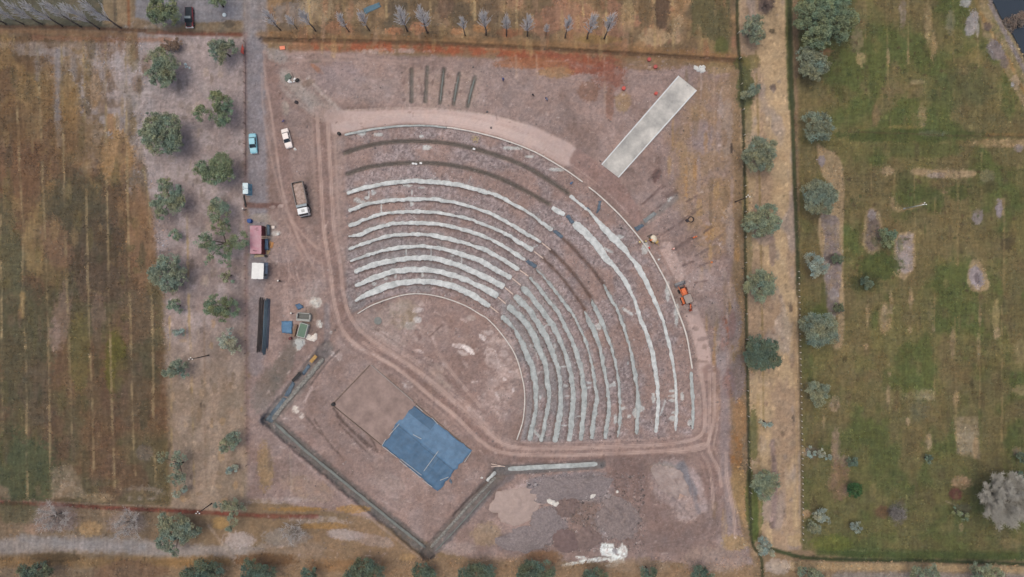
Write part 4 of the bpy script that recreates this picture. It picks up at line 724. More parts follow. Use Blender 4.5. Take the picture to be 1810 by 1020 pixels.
class MB:
    def __init__(s): s.v = []; s.f = []; s.mi = []; s.t = []; s.sm = []
    def add(s, vs, fs, mi=0, tint=None, smooth=False):
        o = len(s.v); s.v.extend([tuple(p) for p in vs])
        for f in fs:
            s.f.append(tuple(i + o for i in f)); s.mi.append(mi); s.t.append(tint); s.sm.append(smooth)
        return s
    def box(s, c, d, rz=0.0, mi=0, bev=0.0, tint=None, rx=0.0):
        x, y, z = d[0] / 2, d[1] / 2, d[2] / 2
        M = Matrix.Translation(Vector(c)) @ Matrix.Rotation(rz, 4, 'Z') @ Matrix.Rotation(rx, 4, 'X')
        if bev <= 0:
            vs = [Vector((a * x, b * y, e * z)) for e in (-1, 1) for a, b in ((-1, -1), (1, -1), (1, 1), (-1, 1))]
            fs = [(3, 2, 1, 0), (4, 5, 6, 7), (0, 1, 5, 4), (1, 2, 6, 5), (2, 3, 7, 6), (3, 0, 4, 7)]
        else:
            q = min(bev, x * .9, y * .9); h = min(bev, z * .9)
            ring = lambda a, b, zz: [Vector((-a, -b + q, zz)), Vector((-a + q, -b, zz)), Vector((a - q, -b, zz)), Vector((a, -b + q, zz)), Vector((a, b - q, zz)), Vector((a - q, b, zz)), Vector((-a + q, b, zz)), Vector((-a, b - q, zz))]
            vs = ring(x - h * .6, y - h * .6, -z) + ring(x, y, -z + h) + ring(x, y, z - h) + ring(x - h * .6, y - h * .6, z)
            fs = [tuple(reversed(range(8))), tuple(range(24, 32))]
            for k in range(3):
                for i in range(8): fs.append((8 * k + i, 8 * k + (i + 1) % 8, 8 * k + 8 + (i + 1) % 8, 8 * k + 8 + i))
        return s.add([M @ p for p in vs], fs, mi, tint)
    def tube(s, pts, rs, n=6, mi=0, caps=True, tint=None):
        pts = [Vector(p) for p in pts]
        if not isinstance(rs, (list, tuple)): rs = [rs] * len(pts)
        vs = []; fs = []
        for i, p in enumerate(pts):
            t = (pts[min(i + 1, len(pts) - 1)] - pts[max(i - 1, 0)])
            if t.length < 1e-9: t = Vector((0, 0, 1))
            t.normalize()
            a = t.orthogonal().normalized() if i == 0 else (a - t * a.dot(t)).normalized()
            b = t.cross(a)
            for k in range(n):
                w = 2 * math.pi * k / n
                vs.append(p + (a * math.cos(w) + b * math.sin(w)) * rs[i])
        for i in range(len(pts) - 1):
            for k in range(n): fs.append((i * n + k, i * n + (k + 1) % n, (i + 1) * n + (k + 1) % n, (i + 1) * n + k))
        if caps: fs.append(tuple(reversed(range(n)))); fs.append(tuple(range((len(pts) - 1) * n, len(pts) * n)))
        return s.add(vs, fs, mi, tint, True)
    def prism(s, poly, z0, z1, mi=0):
        n = len(poly)
        vs = [(p[0], p[1], z0) for p in poly] + [(p[0], p[1], z1) for p in poly]
        fs = [tuple(reversed(range(n))), tuple(range(n, 2 * n))] + [(i, (i + 1) % n, n + (i + 1) % n, n + i) for i in range(n)]
        return s.add(vs, fs, mi)
    def loft(s, rings, mi=0, cap=True):
        n = len(rings[0]); vs = [p for r in rings for p in r]; fs = []
        for k in range(len(rings) - 1):
            for i in range(n): fs.append((k * n + i, k * n + (i + 1) % n, (k + 1) * n + (i + 1) % n, (k + 1) * n + i))
        if cap: fs.append(tuple(reversed(range(n)))); fs.append(tuple(range((len(rings) - 1) * n, len(rings) * n)))
        return s.add(vs, fs, mi)
    def mesh(s, name, mats):
        me = bpy.data.meshes.new(name)
        me.from_pydata(s.v, [], s.f)
        for m in (mats if isinstance(mats, (list, tuple)) else [mats]): me.materials.append(m)
        me.polygons.foreach_set('material_index', s.mi)
        me.polygons.foreach_set('use_smooth', s.sm)
        if any(t is not None for t in s.t):
            ca = me.color_attributes.new('tint', 'FLOAT_COLOR', 'CORNER')
            arr = []
            for p, t in zip(s.f, s.t):
                arr.extend((list(t if t is not None else (1, 1, 1)) + [1.0]) * len(p))
            ca.data.foreach_set('color', arr)
        me.update()
        return me
    def build(s, name, mats, parent=None, loc=None):
        o = bpy.data.objects.new(name, s.mesh(name, mats))
        if loc is not None: o.location = loc
        return link(o, parent)

def tag(o, label=None, cat=None, group=None, kind=None):
    if label: o['label'] = label
    if cat: o['category'] = cat
    if group: o['group'] = group
    if kind: o['kind'] = kind
    return o

def thing(name, label, cat, loc=(0, 0, 0), rz=0.0, group=None):
    o = bpy.data.objects.new(name, None); o.empty_display_size = .5
    link(o); o.location = loc; o.rotation_euler = (0, 0, rz)
    return tag(o, label, cat, group)

def heading(u0, v0, u1, v1):
    """rotation that turns local +Y to the pixel direction (u0,v0)->(u1,v1)"""
    return math.atan2(-(u1 - u0), -(v1 - v0))

# ------------------------------------------------------------------ the ground sheet and the pond
def build_ground():
    nv, nu = U.shape
    co = np.stack([XS, YS, Z], -1).reshape(-1, 3)
    idx = np.arange(nv * nu).reshape(nv, nu)
    q = np.stack([idx[1:, :-1], idx[1:, 1:], idx[:-1, 1:], idx[:-1, :-1]], -1).reshape(-1, 4)
    me = bpy.data.meshes.new('ground')
    me.vertices.add(len(co)); me.vertices.foreach_set('co', co.astype(np.float32).ravel())
    me.loops.add(q.size); me.loops.foreach_set('vertex_index', q.astype(np.int32).ravel())
    me.polygons.add(len(q)); me.polygons.foreach_set('loop_start', np.arange(0, q.size, 4, dtype=np.int32))
    me.polygons.foreach_set('use_smooth', np.ones(len(q), bool))
    ca = me.color_attributes.new('soil', 'FLOAT_COLOR', 'POINT')
    rgba = np.ones((len(co), 4), np.float32); rgba[:, :3] = lin(C.reshape(-1, 3)); rgba[:, 3] = ROUGHV.ravel()
    ca.data.foreach_set('color', rgba.ravel())
    me.update(calc_edges=True)
    me.materials.append(ground_material())
    o = bpy.data.objects.new('ground', me); link(o)
    tag(o, kind='structure')
build_ground()

def build_water():
    m = mat('pond_water', (44, 54, 64), .12, .1, .05, spec=.5)
    mb = MB()
    pts = [(1718, -70), (1754, 0), (1773, 38), (1791, 62), (1809, 97), (1828, 140), (1962, 396), (2600, 396), (2600, -900), (1718, -900)]
    mb.add([P(u, v, -1.2) for u, v in pts], [tuple(reversed(range(len(pts))))])
    o = mb.build('water', m); tag(o, kind='structure')
build_water()
# ------------------------------------------------------------------ loose cover nobody could count: grass tufts, stones
def attr_mat(name, rough=.9):
    m = bpy.data.materials.new(name); m.use_nodes = True; nt = m.node_tree; b = nt.nodes['Principled BSDF']
    b.inputs['Roughness'].default_value = rough; b.inputs['Specular IOR Level'].default_value = .1
    at = nt.nodes.new('ShaderNodeAttribute'); at.attribute_name = 'tint'
    tc = nt.nodes.new('ShaderNodeTexCoord'); nz = nt.nodes.new('ShaderNodeTexNoise'); nz.inputs['Scale'].default_value = 3
    nt.links.new(tc.outputs['Object'], nz.inputs['Vector'])
    mr = nt.nodes.new('ShaderNodeMapRange'); mr.inputs[3].default_value = .8; mr.inputs[4].default_value = 1.2; nt.links.new(nz.outputs['Fac'], mr.inputs[0])
    sc = nt.nodes.new('ShaderNodeVectorMath'); sc.operation = 'SCALE'; nt.links.new(at.outputs['Color'], sc.inputs[0]); nt.links.new(mr.outputs[0], sc.inputs['Scale'])
    nt.links.new(sc.outputs[0], b.inputs['Base Color']); return m

def grid_at(u, v):
    i = np.clip(np.searchsorted(gu, u), 1, len(gu) - 1); j = np.clip(np.searchsorted(gv, v), 1, len(gv) - 1)
    tu = np.clip((u - gu[i - 1]) / (gu[i] - gu[i - 1]), 0, 1); tv = np.clip((v - gv[j - 1]) / (gv[j] - gv[j - 1]), 0, 1)
    f = lambda A: (A[j - 1, i - 1] * (1 - tu) + A[j - 1, i] * tu) * (1 - tv) + (A[j, i - 1] * (1 - tu) + A[j, i] * tu) * tv
    z = f(Z); col = C[j, i]
    s = K * (H - z) / H
    return np.stack([(u - CX) * s, (CY - v) * s, z], -1), lin(col), ROUGHV[j, i]

def quads_object(name, quads, rgb, m):
    nf = len(quads); me = bpy.data.meshes.new(name)
    me.vertices.add(nf * 4); me.vertices.foreach_set('co', quads.astype(np.float32).ravel())
    me.loops.add(nf * 4); me.loops.foreach_set('vertex_index', np.arange(nf * 4, dtype=np.int32))
    me.polygons.add(nf); me.polygons.foreach_set('loop_start', np.arange(0, nf * 4, 4, dtype=np.int32))
    rgba = np.ones((nf, 4, 4), np.float32); rgba[:, :, :3] = np.clip(rgb, 0, .9)[:, None, :]
    ca = me.color_attributes.new('tint', 'FLOAT_COLOR', 'CORNER'); ca.data.foreach_set('color', rgba.ravel())
    me.update(calc_edges=True); me.materials.append(m)
    o = bpy.data.objects.new(name, me); link(o); return tag(o, kind='stuff')

def grass(n=46000, seed=5):
    rng = np.random.default_rng(seed)
    u = rng.uniform(-60, 1870, n * 3); v = rng.uniform(-50, 1070, n * 3)
    fld = ((u < 300 - (v < 300) * 40) & (v > 66) & (v < 950)) | ((u > 1402 + v * .018) & (v < 985)) | ((u > 478) & (u < 1292) & (v < 68)) | ((v > 985) & (v < 1070)) | ((u > 1300) & (u < 1330) & (v > 100))
    dens = fbm(u, v, 26, 301, 3)
    keep = fld & (rng.random(n * 3) < sstep(.3, .62, dens))
    u, v = u[keep][:n], v[keep][:n]; n = len(u)
    p, col, _ = grid_at(u, v)
    k = 2
    ang = rng.uniform(0, np.pi, (n, k)); hgt = rng.uniform(.06, .26, (n, k)); w = rng.uniform(.1, .26, (n, k))
    a = np.stack([np.cos(ang) * w, np.sin(ang) * w, np.zeros((n, k))], -1)
    th = ang + np.pi / 2 + rng.normal(0, .5, (n, k)); rc = rng.uniform(.15, .34, (n, k)) * rng.choice([-1, 1], (n, k))
    up = np.stack([np.cos(th) * rc, np.sin(th) * rc, hgt * .6], -1)
    base = p[:, None, :] + np.stack([rng.normal(0, .1, (n, k)), rng.normal(0, .1, (n, k)), np.full((n, k), -.03)], -1)
    q = np.stack([base - a, base + a, base + a * .5 + up, base - a * .6 + up], 2).reshape(-1, 4, 3)
    t = rng.choice([.8, .92, 1.05, 1.2, 1.4], (n, 1)) * rng.uniform(.88, 1.12, (n, 1))
    hue = rng.normal(0, .07, (n, 1))
    c = np.repeat(col * t * np.concatenate([1 + hue, np.ones((n, 1)), 1 - hue], 1), k, 0)
    quads_object('grass', q, c, attr_mat('dry_grass_blades'))
grass()

def pebbles(n=26000, seed=9):
    rng = np.random.default_rng(seed)
    u = rng.uniform(440, 1320, n * 3); v = rng.uniform(80, 1000, n * 3)
    p, col, rg = grid_at(u, v)
    r = np.hypot(u - AC[0], v - AC[1]); seat = (r > 198) & (r < 488) & (u > 612) & (v < 780)
    yard = (u > 930) & (u < 1140) & (v > 835) & (v < 975)
    scrub = (u > 1160) & (v < 640)
    pr = np.where(seat, .85, np.where(yard, 1.0, np.where(scrub, .5, .16))) * (rg > .6)
    keep = rng.random(n * 3) < pr
    p, col = p[keep][:n], col[keep][:n]; n = len(p); seat = seat[keep][:n]; yard = yard[keep][:n]
    s = rng.uniform(.05, .13, (n, 1)) * (1 + .5 * yard[:, None]) * np.where(rng.random((n, 1)) < .05, 2.0, 1)
    d = np.array([[1, 0, 0], [0, 1, 0], [-1, 0, 0], [0, -1, 0], [0, 0, .8], [0, 0, -.6]], float)
    ang = rng.uniform(0, 6.28, n); ca, sa = np.cos(ang), np.sin(ang)
    st = rng.uniform(.6, 1.4, (n, 6, 1))
    vv = d[None] * st * s[:, None]
    vv = np.stack([vv[..., 0] * ca[:, None] - vv[..., 1] * sa[:, None], vv[..., 0] * sa[:, None] + vv[..., 1] * ca[:, None], vv[..., 2]], -1) + p[:, None, :] + np.array([0, 0, .02])
    tri = np.array([[0, 1, 4], [1, 2, 4], [2, 3, 4], [3, 0, 4]])
    t = vv[:, tri].reshape(-1, 3, 3)
    q = np.concatenate([t, (t[:, 2:3] + t[:, 0:1]) * .5], 1)
    k = rng.choice([.6, .78, 1.0, 1.3, 1.6], (n, 1)) * rng.uniform(.9, 1.1, (n, 1))
    g = col.mean(1, keepdims=True); c = (col * .6 + g * .4) * k
    quads_object('pebbles', q, np.repeat(c, 4, 0), attr_mat('loose_stone'))
pebbles()
# ------------------------------------------------------------------ the seating rows
M_WHITE = mat('fresh_concrete', (172, 176, 174), .85, .12, .9, bump=.35, col2=(206, 209, 207))
M_GREY = mat('cured_concrete', (148, 153, 151), .9, .16, .9, bump=.4, col2=(176, 181, 179))
M_KERB = mat('kerb_concrete', (214, 208, 200), .85, .1, 2.0, bump=.15)
M_WOOD = mat('planed_timber', (206, 186, 172), .8, .15, 4.0)
M_DARKWOOD = mat('weathered_timber', (120, 104, 92), .85, .2, 4.0)
M_TARP = mat('blue_tarpaulin', (74, 104, 132), .6, .2, .8, bump=.2, spec=.4)
M_TARPD = mat('dusty_blue_tarpaulin', (74, 90, 106), .7, .28, 1.5, bump=.2, col2=(92, 106, 118))
M_STEEL = mat('rusty_steel', (74, 66, 64), .7, .3, 6.0, metal=.4)
M_BLACK = mat('black_plastic', (30, 30, 32), .6, .2, 5)

def wid(ws, n):
    return np.interp(np.linspace(0, len(ws) - 1, n), np.arange(len(ws)), ws)

def band(name, pts, ws, height, m, label, cat, group, rough=.9, seed=0, sub=14, dz=0.0):
    """a low cast strip that follows a traced row; edges uneven like hand-placed concrete"""
    P0 = np.array(crom(pts, sub)); n = len(P0)
    W = wid(ws, n)
    tn = np.gradient(P0, axis=0); tn /= np.linalg.norm(tn, axis=1)[:, None] + 1e-9
    nr = np.stack([-tn[:, 1], tn[:, 0]], 1)
    L = np.concatenate([[0], np.cumsum(np.linalg.norm(np.diff(P0, axis=0), axis=1))])
    nz = lambda k, s: (vnoise(L / s, np.full(n, 3.7 * k + seed * 1.3), 201 + k) - .5) * 2
    a = W / 2 + rough * (nz(1, 9) * 1.1 + nz(2, 4) * .7 + nz(8, 1.6) * .8); b = W / 2 + rough * (nz(3, 9) * 1.1 + nz(4, 4) * .7 + nz(9, 1.6) * .8)
    a = np.maximum(a, .35); b = np.maximum(b, .35)
    a[0] *= .5; b[0] *= .5; a[-1] *= .5; b[-1] *= .5
    rings = []
    for i in range(n):
        c = P0[i]; zb = ground_z(*c) + dz
        ring = []
        h = height * (1 + .15 * nz(5, 7)[i])
        for off, zz in ((-a[i], -.12), (-a[i] * .9, h * .8), (-a[i] * .35, h * (1 + .1 * nz(6, 5)[i])), (b[i] * .35, h * (1 + .1 * nz(7, 5)[i])), (b[i] * .9, h * .8), (b[i], -.12)):
            q = c + nr[i] * off
            ring.append(P(q[0], q[1], zb + zz))
        rings.append(ring)
    o = rings[n // 2][2].copy(); o.z = ground_z(*P0[n // 2])
    mb = MB(); mb.loft([[p - o for p in r] for r in rings])
    bm = mb.mesh(name, m)
    ob = bpy.data.objects.new(name, bm); ob.location = o; link(ob)
    b2 = bmesh.new(); b2.from_mesh(bm); bmesh.ops.recalc_face_normals(b2, faces=b2.faces); b2.to_mesh(bm); b2.free()
    return tag(ob, label, cat, group)

GW, GG = 'pale poured halves of the seating tiers', 'dull grey halves of the seating tiers'
ORD = ['first', 'second', 'third', 'fourth', 'fifth', 'sixth', 'seventh', 'eighth', 'ninth']
for i, (p, w) in enumerate(white):
    band('seating_row', p, [x * 1.12 for x in w], .42, M_WHITE, 'pale poured seating tier, left half of the %s tier out from the inner kerb' % ORD[i], 'seating row', GW, .95, i)
for i, (p, w) in enumerate(grey):
    band('seating_row', p, [x * 1.12 for x in w], .36, M_GREY, 'dull grey seating tier, right half of the %s tier out from the inner kerb' % ORD[i], 'seating row', GG, 1.15, 20 + i)
band('seating_row', [(976, 366), (986, 373), (998, 380)], [8, 10, 8], .28, M_WHITE, 'short stub of pale concrete at the end of the lower dark rebar trench', 'seating row', GW, .8, 41)
band('seating_row', [(1014, 394), (1020, 398.5), (1040.9, 417.9), (1059.6, 439.5), (1070, 455.4), (1083.5, 468.5), (1104.9, 497.6), (1120.7, 529.3), (1132, 562.4), (1142, 588), (1152.4, 620.4), (1158, 652), (1162.5, 689.5), (1163, 724), (1159, 765)], [8, 15, 14, 14, 13, 9, 8, 6, 8, 8, 9, 8, 7, 7, 7], .3, M_WHITE, 'widest bright concrete seating tier, second in from the rim kerb on the right', 'seating row', GW, .8, 42)
band('seating_row', [(1007, 346), (1020.7, 357.4), (1040.9, 373.2), (1062.5, 397.7), (1084, 420.8), (1101.4, 438), (1112, 452), (1129.4, 474.5), (1146.7, 507.7), (1159.6, 536.5), (1172.6, 569.6), (1179, 595.6), (1184, 613), (1191, 652), (1194.2, 678), (1195.7, 724), (1194.2, 762)], [7, 5, 4, 10, 14, 11, 6, 11, 8, 8, 5, 6, 7, 5, 5, 6, 4], .3, M_WHITE, 'bright concrete seating tier next inside the rim kerb, with white splashes at its lower end', 'seating row', GW, .8, 43)
band('rim_strip', [(1221.6, 657), (1223.5, 688), (1225.2, 725), (1224, 759)], [6, 7, 6, 4], .25, M_GREY, 'pale concrete strip that continues the rim kerb at the lower right', 'concrete strip', None, .7, 44)
band('inner_kerb', [(631.7, 554.6), (657.7, 539.5), (693.7, 526.5), (722.5, 520), (751.3, 520), (787.4, 527.2), (823.4, 540.9), (850, 556.5), (861.6, 563.5), (883, 586), (904.9, 616.5), (916.4, 642.4), (924, 672), (927.2, 692), (927.2, 717.7), (923.6, 746.5), (913.5, 777.5)], [2, 2.2], .4, M_KERB, 'thin white curved kerb round the brown stage floor', 'kerb', None, .12, 45)
band('rim_kerb', [(609, 238.4), (647.7, 230.3), (680, 225.5), (712.5, 222.6), (755.8, 222.3), (790, 225.5)], [4.5, 4, 3.5, 3], .35, M_GREY, 'dull grey upper-left stretch of the thin rim kerb above the dark trenches', 'kerb', None, .25, 46)
band('rim_kerb', [(790, 225.3), (806, 227.4), (850, 236), (897.7, 249.7), (948, 270), (998.5, 299.5), (1030.3, 321.8)], [2.6, 2.6], .5, M_KERB, 'white stretch of rim kerb below the light compacted road', 'kerb', None, .12, 47)
band('rim_kerb', [(1040.4, 330.4), (1060.5, 346.6), (1098.5, 383.3), (1134.6, 425.9), (1149, 446.5), (1169.7, 483), (1184.1, 512), (1195.7, 543.7), (1205.8, 569.6), (1214.4, 596.5), (1218.7, 620.4), (1223.8, 652)], [2.6, 2.8, 3, 3], .5, M_KERB, 'white stretch of rim kerb from the gap down past the orange backhoe', 'kerb', None, .15, 48)

# formwork planks that bridge pale and grey halves
def plank(u0, v0, u1, v1, label, w=.22, group='formwork boards in the seating tiers', m=M_WOOD, h=.3, name='formwork_board', cat='board'):
    a = G(u0, v0); b = G(u1, v1); z = max(a.z, b.z)
    a = P(u0, v0, z + h / 2); b = P(u1, v1, z + h / 2)
    d = b - a
    mb = MB(); mb.box((0, 0, 0), (d.length, w, h), 0, 0, .02)
    mb.box((d.length * .3, -w * .5 - .04, -h * .1), (.06, .08, h * 1.3)); mb.box((-d.length * .3, -w * .5 - .04, -h * .1), (.06, .08, h * 1.3))
    o = mb.build(name, m, None, (a + b) / 2); o.rotation_euler = (0, 0, math.atan2(d.y, d.x))
    return tag(o, label, cat, group)
for i, q in enumerate([(866, 541.5, 881, 553), (880.4, 525.4, 894, 537), (892, 508, 907, 520.4), (905.6, 492, 920.7, 504.5), (919.3, 477.8, 933.7, 487.9), None, (944.5, 444.7, 960.3, 457), (958, 429.5, 973.3, 441.8)]):
    if q: plank(*q, 'thin pale board closing the formwork of the %s seating tier out from the inner kerb' % ORD[i])

# ------------------------------------------------------------------ excavated rows: dark channels with reinforcement cages
def rebar_row(pts, label, seed):
    c = np.array(crom(pts, 8)); n = len(c)
    tn = np.gradient(c, axis=0); tn /= np.linalg.norm(tn, axis=1)[:, None]; nr = np.stack([-tn[:, 1], tn[:, 0]], 1)
    mid = G(*c[n // 2])
    mb = MB()
    for off in (-1.6, 1.6):
        for zz in (.12, .42):
            mb.tube([G(*(c[i] + nr[i] * off), zz) - mid for i in range(n)], .035, 3)
    for i in range(0, n, 1):
        a = c[i] - nr[i] * 1.6; b = c[i] + nr[i] * 1.6
        q = [G(*a, .12) - mid, G(*a, .42) - mid, G(*b, .42) - mid, G(*b, .12) - mid, G(*a, .12) - mid]
        mb.tube(q, .025, 3, caps=False)
    o = mb.build('rebar_cage', mat('dusty_rebar', (122, 112, 105), .85, .2, 6), None, mid)
    tag(o, label, 'rebar cage', 'rebar cages in the open trenches')
rebar_row([(611, 271), (633, 262.5), (669.3, 254), (712.5, 249.7), (755.8, 250.2), (791.8, 253.3), (827.8, 260.5), (840, 263.4), (887.6, 277.8), (926.5, 293.7), (962.5, 313.9), (1003, 341)], 'rebar cage lying in the upper dark trench just inside the rim kerb', 1)
rebar_row([(616, 307), (647.7, 296.6), (690.9, 290), (734, 288), (777.4, 289.4), (813.4, 295), (850, 303.8), (883, 315.3), (919.3, 332.6), (943.8, 345.6), (969, 360)], 'rebar cage lying in the lower dark trench above the topmost pale tier', 2)

# ------------------------------------------------------------------ cloths and covers
def sheet(name, pts, m, label, cat, group=None, lift=.1, wrinkle=.05, n=14, thick=.02, seed=1, parent=None):
    """a crumpled sheet over the quad pts (pixels), with real thickness and folds"""
    q = [np.array(p, float) for p in pts]
    c = sum(q) / 4; o = G(c[0], c[1])
    mb = MB(); vs = []
    for j in range(n + 1):
        for i in range(n + 1):
            s, t = i / n, j / n
            p = (q[0] * (1 - s) + q[1] * s) * (1 - t) + (q[3] * (1 - s) + q[2] * s) * t
            e = min(s, 1 - s, t, 1 - t)
            p = p + (np.array([float(vnoise(np.array([s * 7 + seed]), np.array([t * 7.]), 5)[0]), float(vnoise(np.array([s * 7 + seed]), np.array([t * 7. + 9]), 6)[0])]) - .5) * (1.6 if e < .01 else .5)
            nzv = float(fbm(np.array([s * 40 + 13 * seed]), np.array([t * 40 + 7.]), 14, 7, 3, 5)[0]) - .5
            drop = lift * (0.15 if e < .01 else 1)
            vs.append(G(p[0], p[1], drop + nzv * wrinkle * 2 + .03) - o)
    k = n + 1; top = len(vs)
    fs = [(j * k + i, j * k + k + i, j * k + k + i + 1, j * k + i + 1) for j in range(n) for i in range(n)]
    mb.add(vs, fs, 0, None, True)
    lo = [Vector(p) - Vector((0, 0, thick)) for p in vs]
    mb.add(lo, [tuple(reversed(f)) for f in fs], 0, None, True)
    rim = [i for i in range(n)] + [n + j * k for j in range(n)] + [n * k + n - i for i in range(n)] + [(n - j) * k for j in range(n)]
    mb.f += [(rim[i], rim[(i + 1) % len(rim)], rim[(i + 1) % len(rim)] + top, rim[i] + top) for i in range(len(rim))]
    d = len(mb.f) - len(mb.mi); mb.mi += [0] * d; mb.t += [None] * d; mb.sm += [False] * d
    ob = mb.build(name, m, parent, o if parent is None else None)
    return tag(ob, label, cat, group) if parent is None else ob
GT = 'blue covers in the seating bowl'
sheet('tarpaulin', [(1000, 382), (1005, 379), (1016, 393), (1010, 397)], M_TARPD, 'narrow blue cover closing the gap beside the short concrete stub', 'tarpaulin', GT, .3, .06, 8, seed=2)
sheet('tarpaulin', [(977, 409), (982, 406), (996, 417), (992, 423)], M_TARPD, 'narrow blue cover at the end of the topmost pale tier', 'tarpaulin', GT, .3, .06, 8, seed=3)
sheet('tarpaulin', [(929, 463), (933, 458), (950, 469), (945, 475)], M_TARPD, 'blue cover on the sixth tier between its pale and grey halves', 'tarpaulin', GT, .3, .06, 8, seed=4)
sheet('tarpaulin', [(1058, 356), (1063, 354), (1061, 370), (1054, 378)], M_TARPD, 'S-shaped strip of blue sheeting lying just inside the rim kerb', 'tarpaulin', GT, .15, .08, 8, seed=5)
sheet('tarpaulin', [(1035, 367), (1039, 366), (1044, 371), (1041, 373)], M_TARPD, 'scrap of dark blue sheet against the narrow pale tier', 'tarpaulin', GT, .15, .08, 6, seed=6)
sheet('tarpaulin', [(1120, 402), (1134, 396), (1139, 399), (1126, 409)], M_TARPD, 'crumpled blue sheet beside the rim kerb next to the concrete mixer', 'tarpaulin', GT, .2, .1, 8, seed=7)
sheet('plastic_sheet', [(1136, 388), (1156, 374), (1162, 378), (1141, 394)], mat('dusty_plastic_film', (128, 132, 132), .5, .3, 1.5, bump=.3), 'dusty grey plastic sheet trailing out from the blue sheet by the rim', 'plastic sheet', None, .15, .1, 8, seed=8)
sheet('tarpaulin', [(641, 15), (670, 4), (674, 12), (646, 25)], mat('slate_blue_tarpaulin', (84, 112, 126), .7, .2, 1.0, bump=.2), 'slate blue sheet on the dry grass by the bare trees at the top edge', 'tarpaulin', None, .15, .08, 8, seed=9)

# the big tarpaulin over the stage slab
st = thing('stage_platform', 'low square earth platform edged with timber, half under a blue tarpaulin', 'platform', G(711, 757))
o = G(711, 757)
q = [(588.5, 715), (655, 646), (832, 797), (772, 866)]
mb = MB(); zt = .16
ring = [P(u, v, zt) - o for u, v in (q[0], q[1], q[2], q[3])]
bot = [Vector((p.x, p.y, -o.z - .3)) for p in ring]
mb.add(ring + bot, [(3, 2, 1, 0), (0, 1, 5, 4), (1, 2, 6, 5), (2, 3, 7, 6), (3, 0, 4, 7)])
mb.build('earth_fill', mat('rammed_earth', (130, 112, 105), .95, .16, .35, bump=.6, col2=(152, 132, 124)), st)
def edge_board(parent, a, b, w, h, z, m, name='edging_board'):
    pa = P(a[0], a[1], z) - o; pb = P(b[0], b[1], z) - o; d = pb - pa
    mb = MB(); mb.box((0, 0, 0), (d.length, w, h), 0, 0, .02)
    ob = mb.build(name, m, parent, (pa + pb) / 2); ob.rotation_euler = (0, 0, math.atan2(d.y, d.x)); return ob
edge_board(st, (588, 714), (654, 645), .12, .3, .13, M_DARKWOOD); edge_board(st, (656, 645.5), (730, 709), .22, .34, .13, mat('grey_formwork_board', (150, 140, 134), .9, .15, 3)); edge_board(st, (588, 716.5), (676, 788.5), .12, .3, .13, M_DARKWOOD); edge_board(st, (735, 714), (833, 796), .14, .3, .13, M_DARKWOOD)

def big_tarp():
    o = P(755, 792, .3)
    q = [np.array(p) for p in ((676, 787), (732, 716), (834, 796.5), (773.5, 868))]
    n = 60; vs = []
    mb = MB()
    for j in range(n + 1):
        for i in range(n + 1):
            s, t = i / n, j / n
            p = (q[0] * (1 - s) + q[1] * s) * (1 - t) + (q[3] * (1 - s) + q[2] * s) * t
            e = min(s, 1 - s, t, 1 - t)
            nn = lambda a, b, k: float(vnoise(np.array([a]), np.array([b]), k)[0]) - .5
            if e < .012:
                p = p + np.array([nn(s * 14, t * 14, 31), nn(s * 14, t * 14, 32)]) * 3.2
                if t < .02 and .35 < s < .62: p = p + np.array([-4.0, -1.0])
            z = .40 + .34 * (float(fbm(np.array([s * 60.]), np.array([t * 60.]), 16, 33, 4, 5)[0]) - .5) + .20 * (float(fbm(np.array([s * 60.]), np.array([t * 60.]), 4, 35, 3)[0]) - .5)
            for ss in (.27, .47): z += .09 * math.exp(-((s - ss) / .008) ** 2)
            z += .08 * math.exp(-((t - .72 - .02 * math.sin(s * 6)) / .012) ** 2) * (s < .6)
            z += .16 * max(0, nn(s * 9, t * 9, 36)) * (1 if (s > .6 and t > .55) else .2)
            if e < .012: z = .2
            vs.append(P(p[0], p[1], max(z, .22)) - o)
    k = n + 1
    fs = [(j * k + i, j * k + k + i, j * k + k + i + 1, j * k + i + 1) for j in range(n) for i in range(n)]
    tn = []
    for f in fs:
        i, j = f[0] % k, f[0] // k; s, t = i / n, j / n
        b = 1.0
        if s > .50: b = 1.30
        if abs(s - .27) < .009 or abs(s - .48 - .01 * math.sin(t * 9)) < .009: b *= .74  # crease shade painted in as dark lines where the sheets overlap
        if t > .70 and t < .72 and s < .5: b *= .8  # shade of the cross crease, darkened in the tint likewise
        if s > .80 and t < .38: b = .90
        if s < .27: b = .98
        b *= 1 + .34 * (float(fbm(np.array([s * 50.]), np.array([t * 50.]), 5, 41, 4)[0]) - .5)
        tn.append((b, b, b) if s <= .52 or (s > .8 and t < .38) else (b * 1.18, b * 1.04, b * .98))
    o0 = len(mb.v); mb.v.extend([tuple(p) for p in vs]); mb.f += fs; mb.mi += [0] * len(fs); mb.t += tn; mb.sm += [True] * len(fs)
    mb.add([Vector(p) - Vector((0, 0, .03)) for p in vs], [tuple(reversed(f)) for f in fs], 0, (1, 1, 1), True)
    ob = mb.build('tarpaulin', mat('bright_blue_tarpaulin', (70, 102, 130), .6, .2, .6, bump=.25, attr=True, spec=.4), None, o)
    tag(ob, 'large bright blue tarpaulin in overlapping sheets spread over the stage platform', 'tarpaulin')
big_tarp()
def stick(u0, v0, u1, v1, label, z=.55, w=.12, m=M_WOOD, name='timber_batten', cat='timber', group='timber battens weighing down the tarpaulin'):
    a = P(u0, v0, z); b = P(u1, v1, z); d = b - a
    mb = MB(); mb.box((0, 0, 0), (d.length, w, .1), 0, 0, .015); mb.box((d.length * .38, 0, .06), (.2, w * 1.25, .03))
    ob = mb.build(name, m, None, (a + b) / 2); ob.rotation_euler = (0, 0, math.atan2(d.y, d.x)); return tag(ob, label, cat, group)
M_WB = mat('bleached_batten', (176, 178, 178), .8, .15, 4)
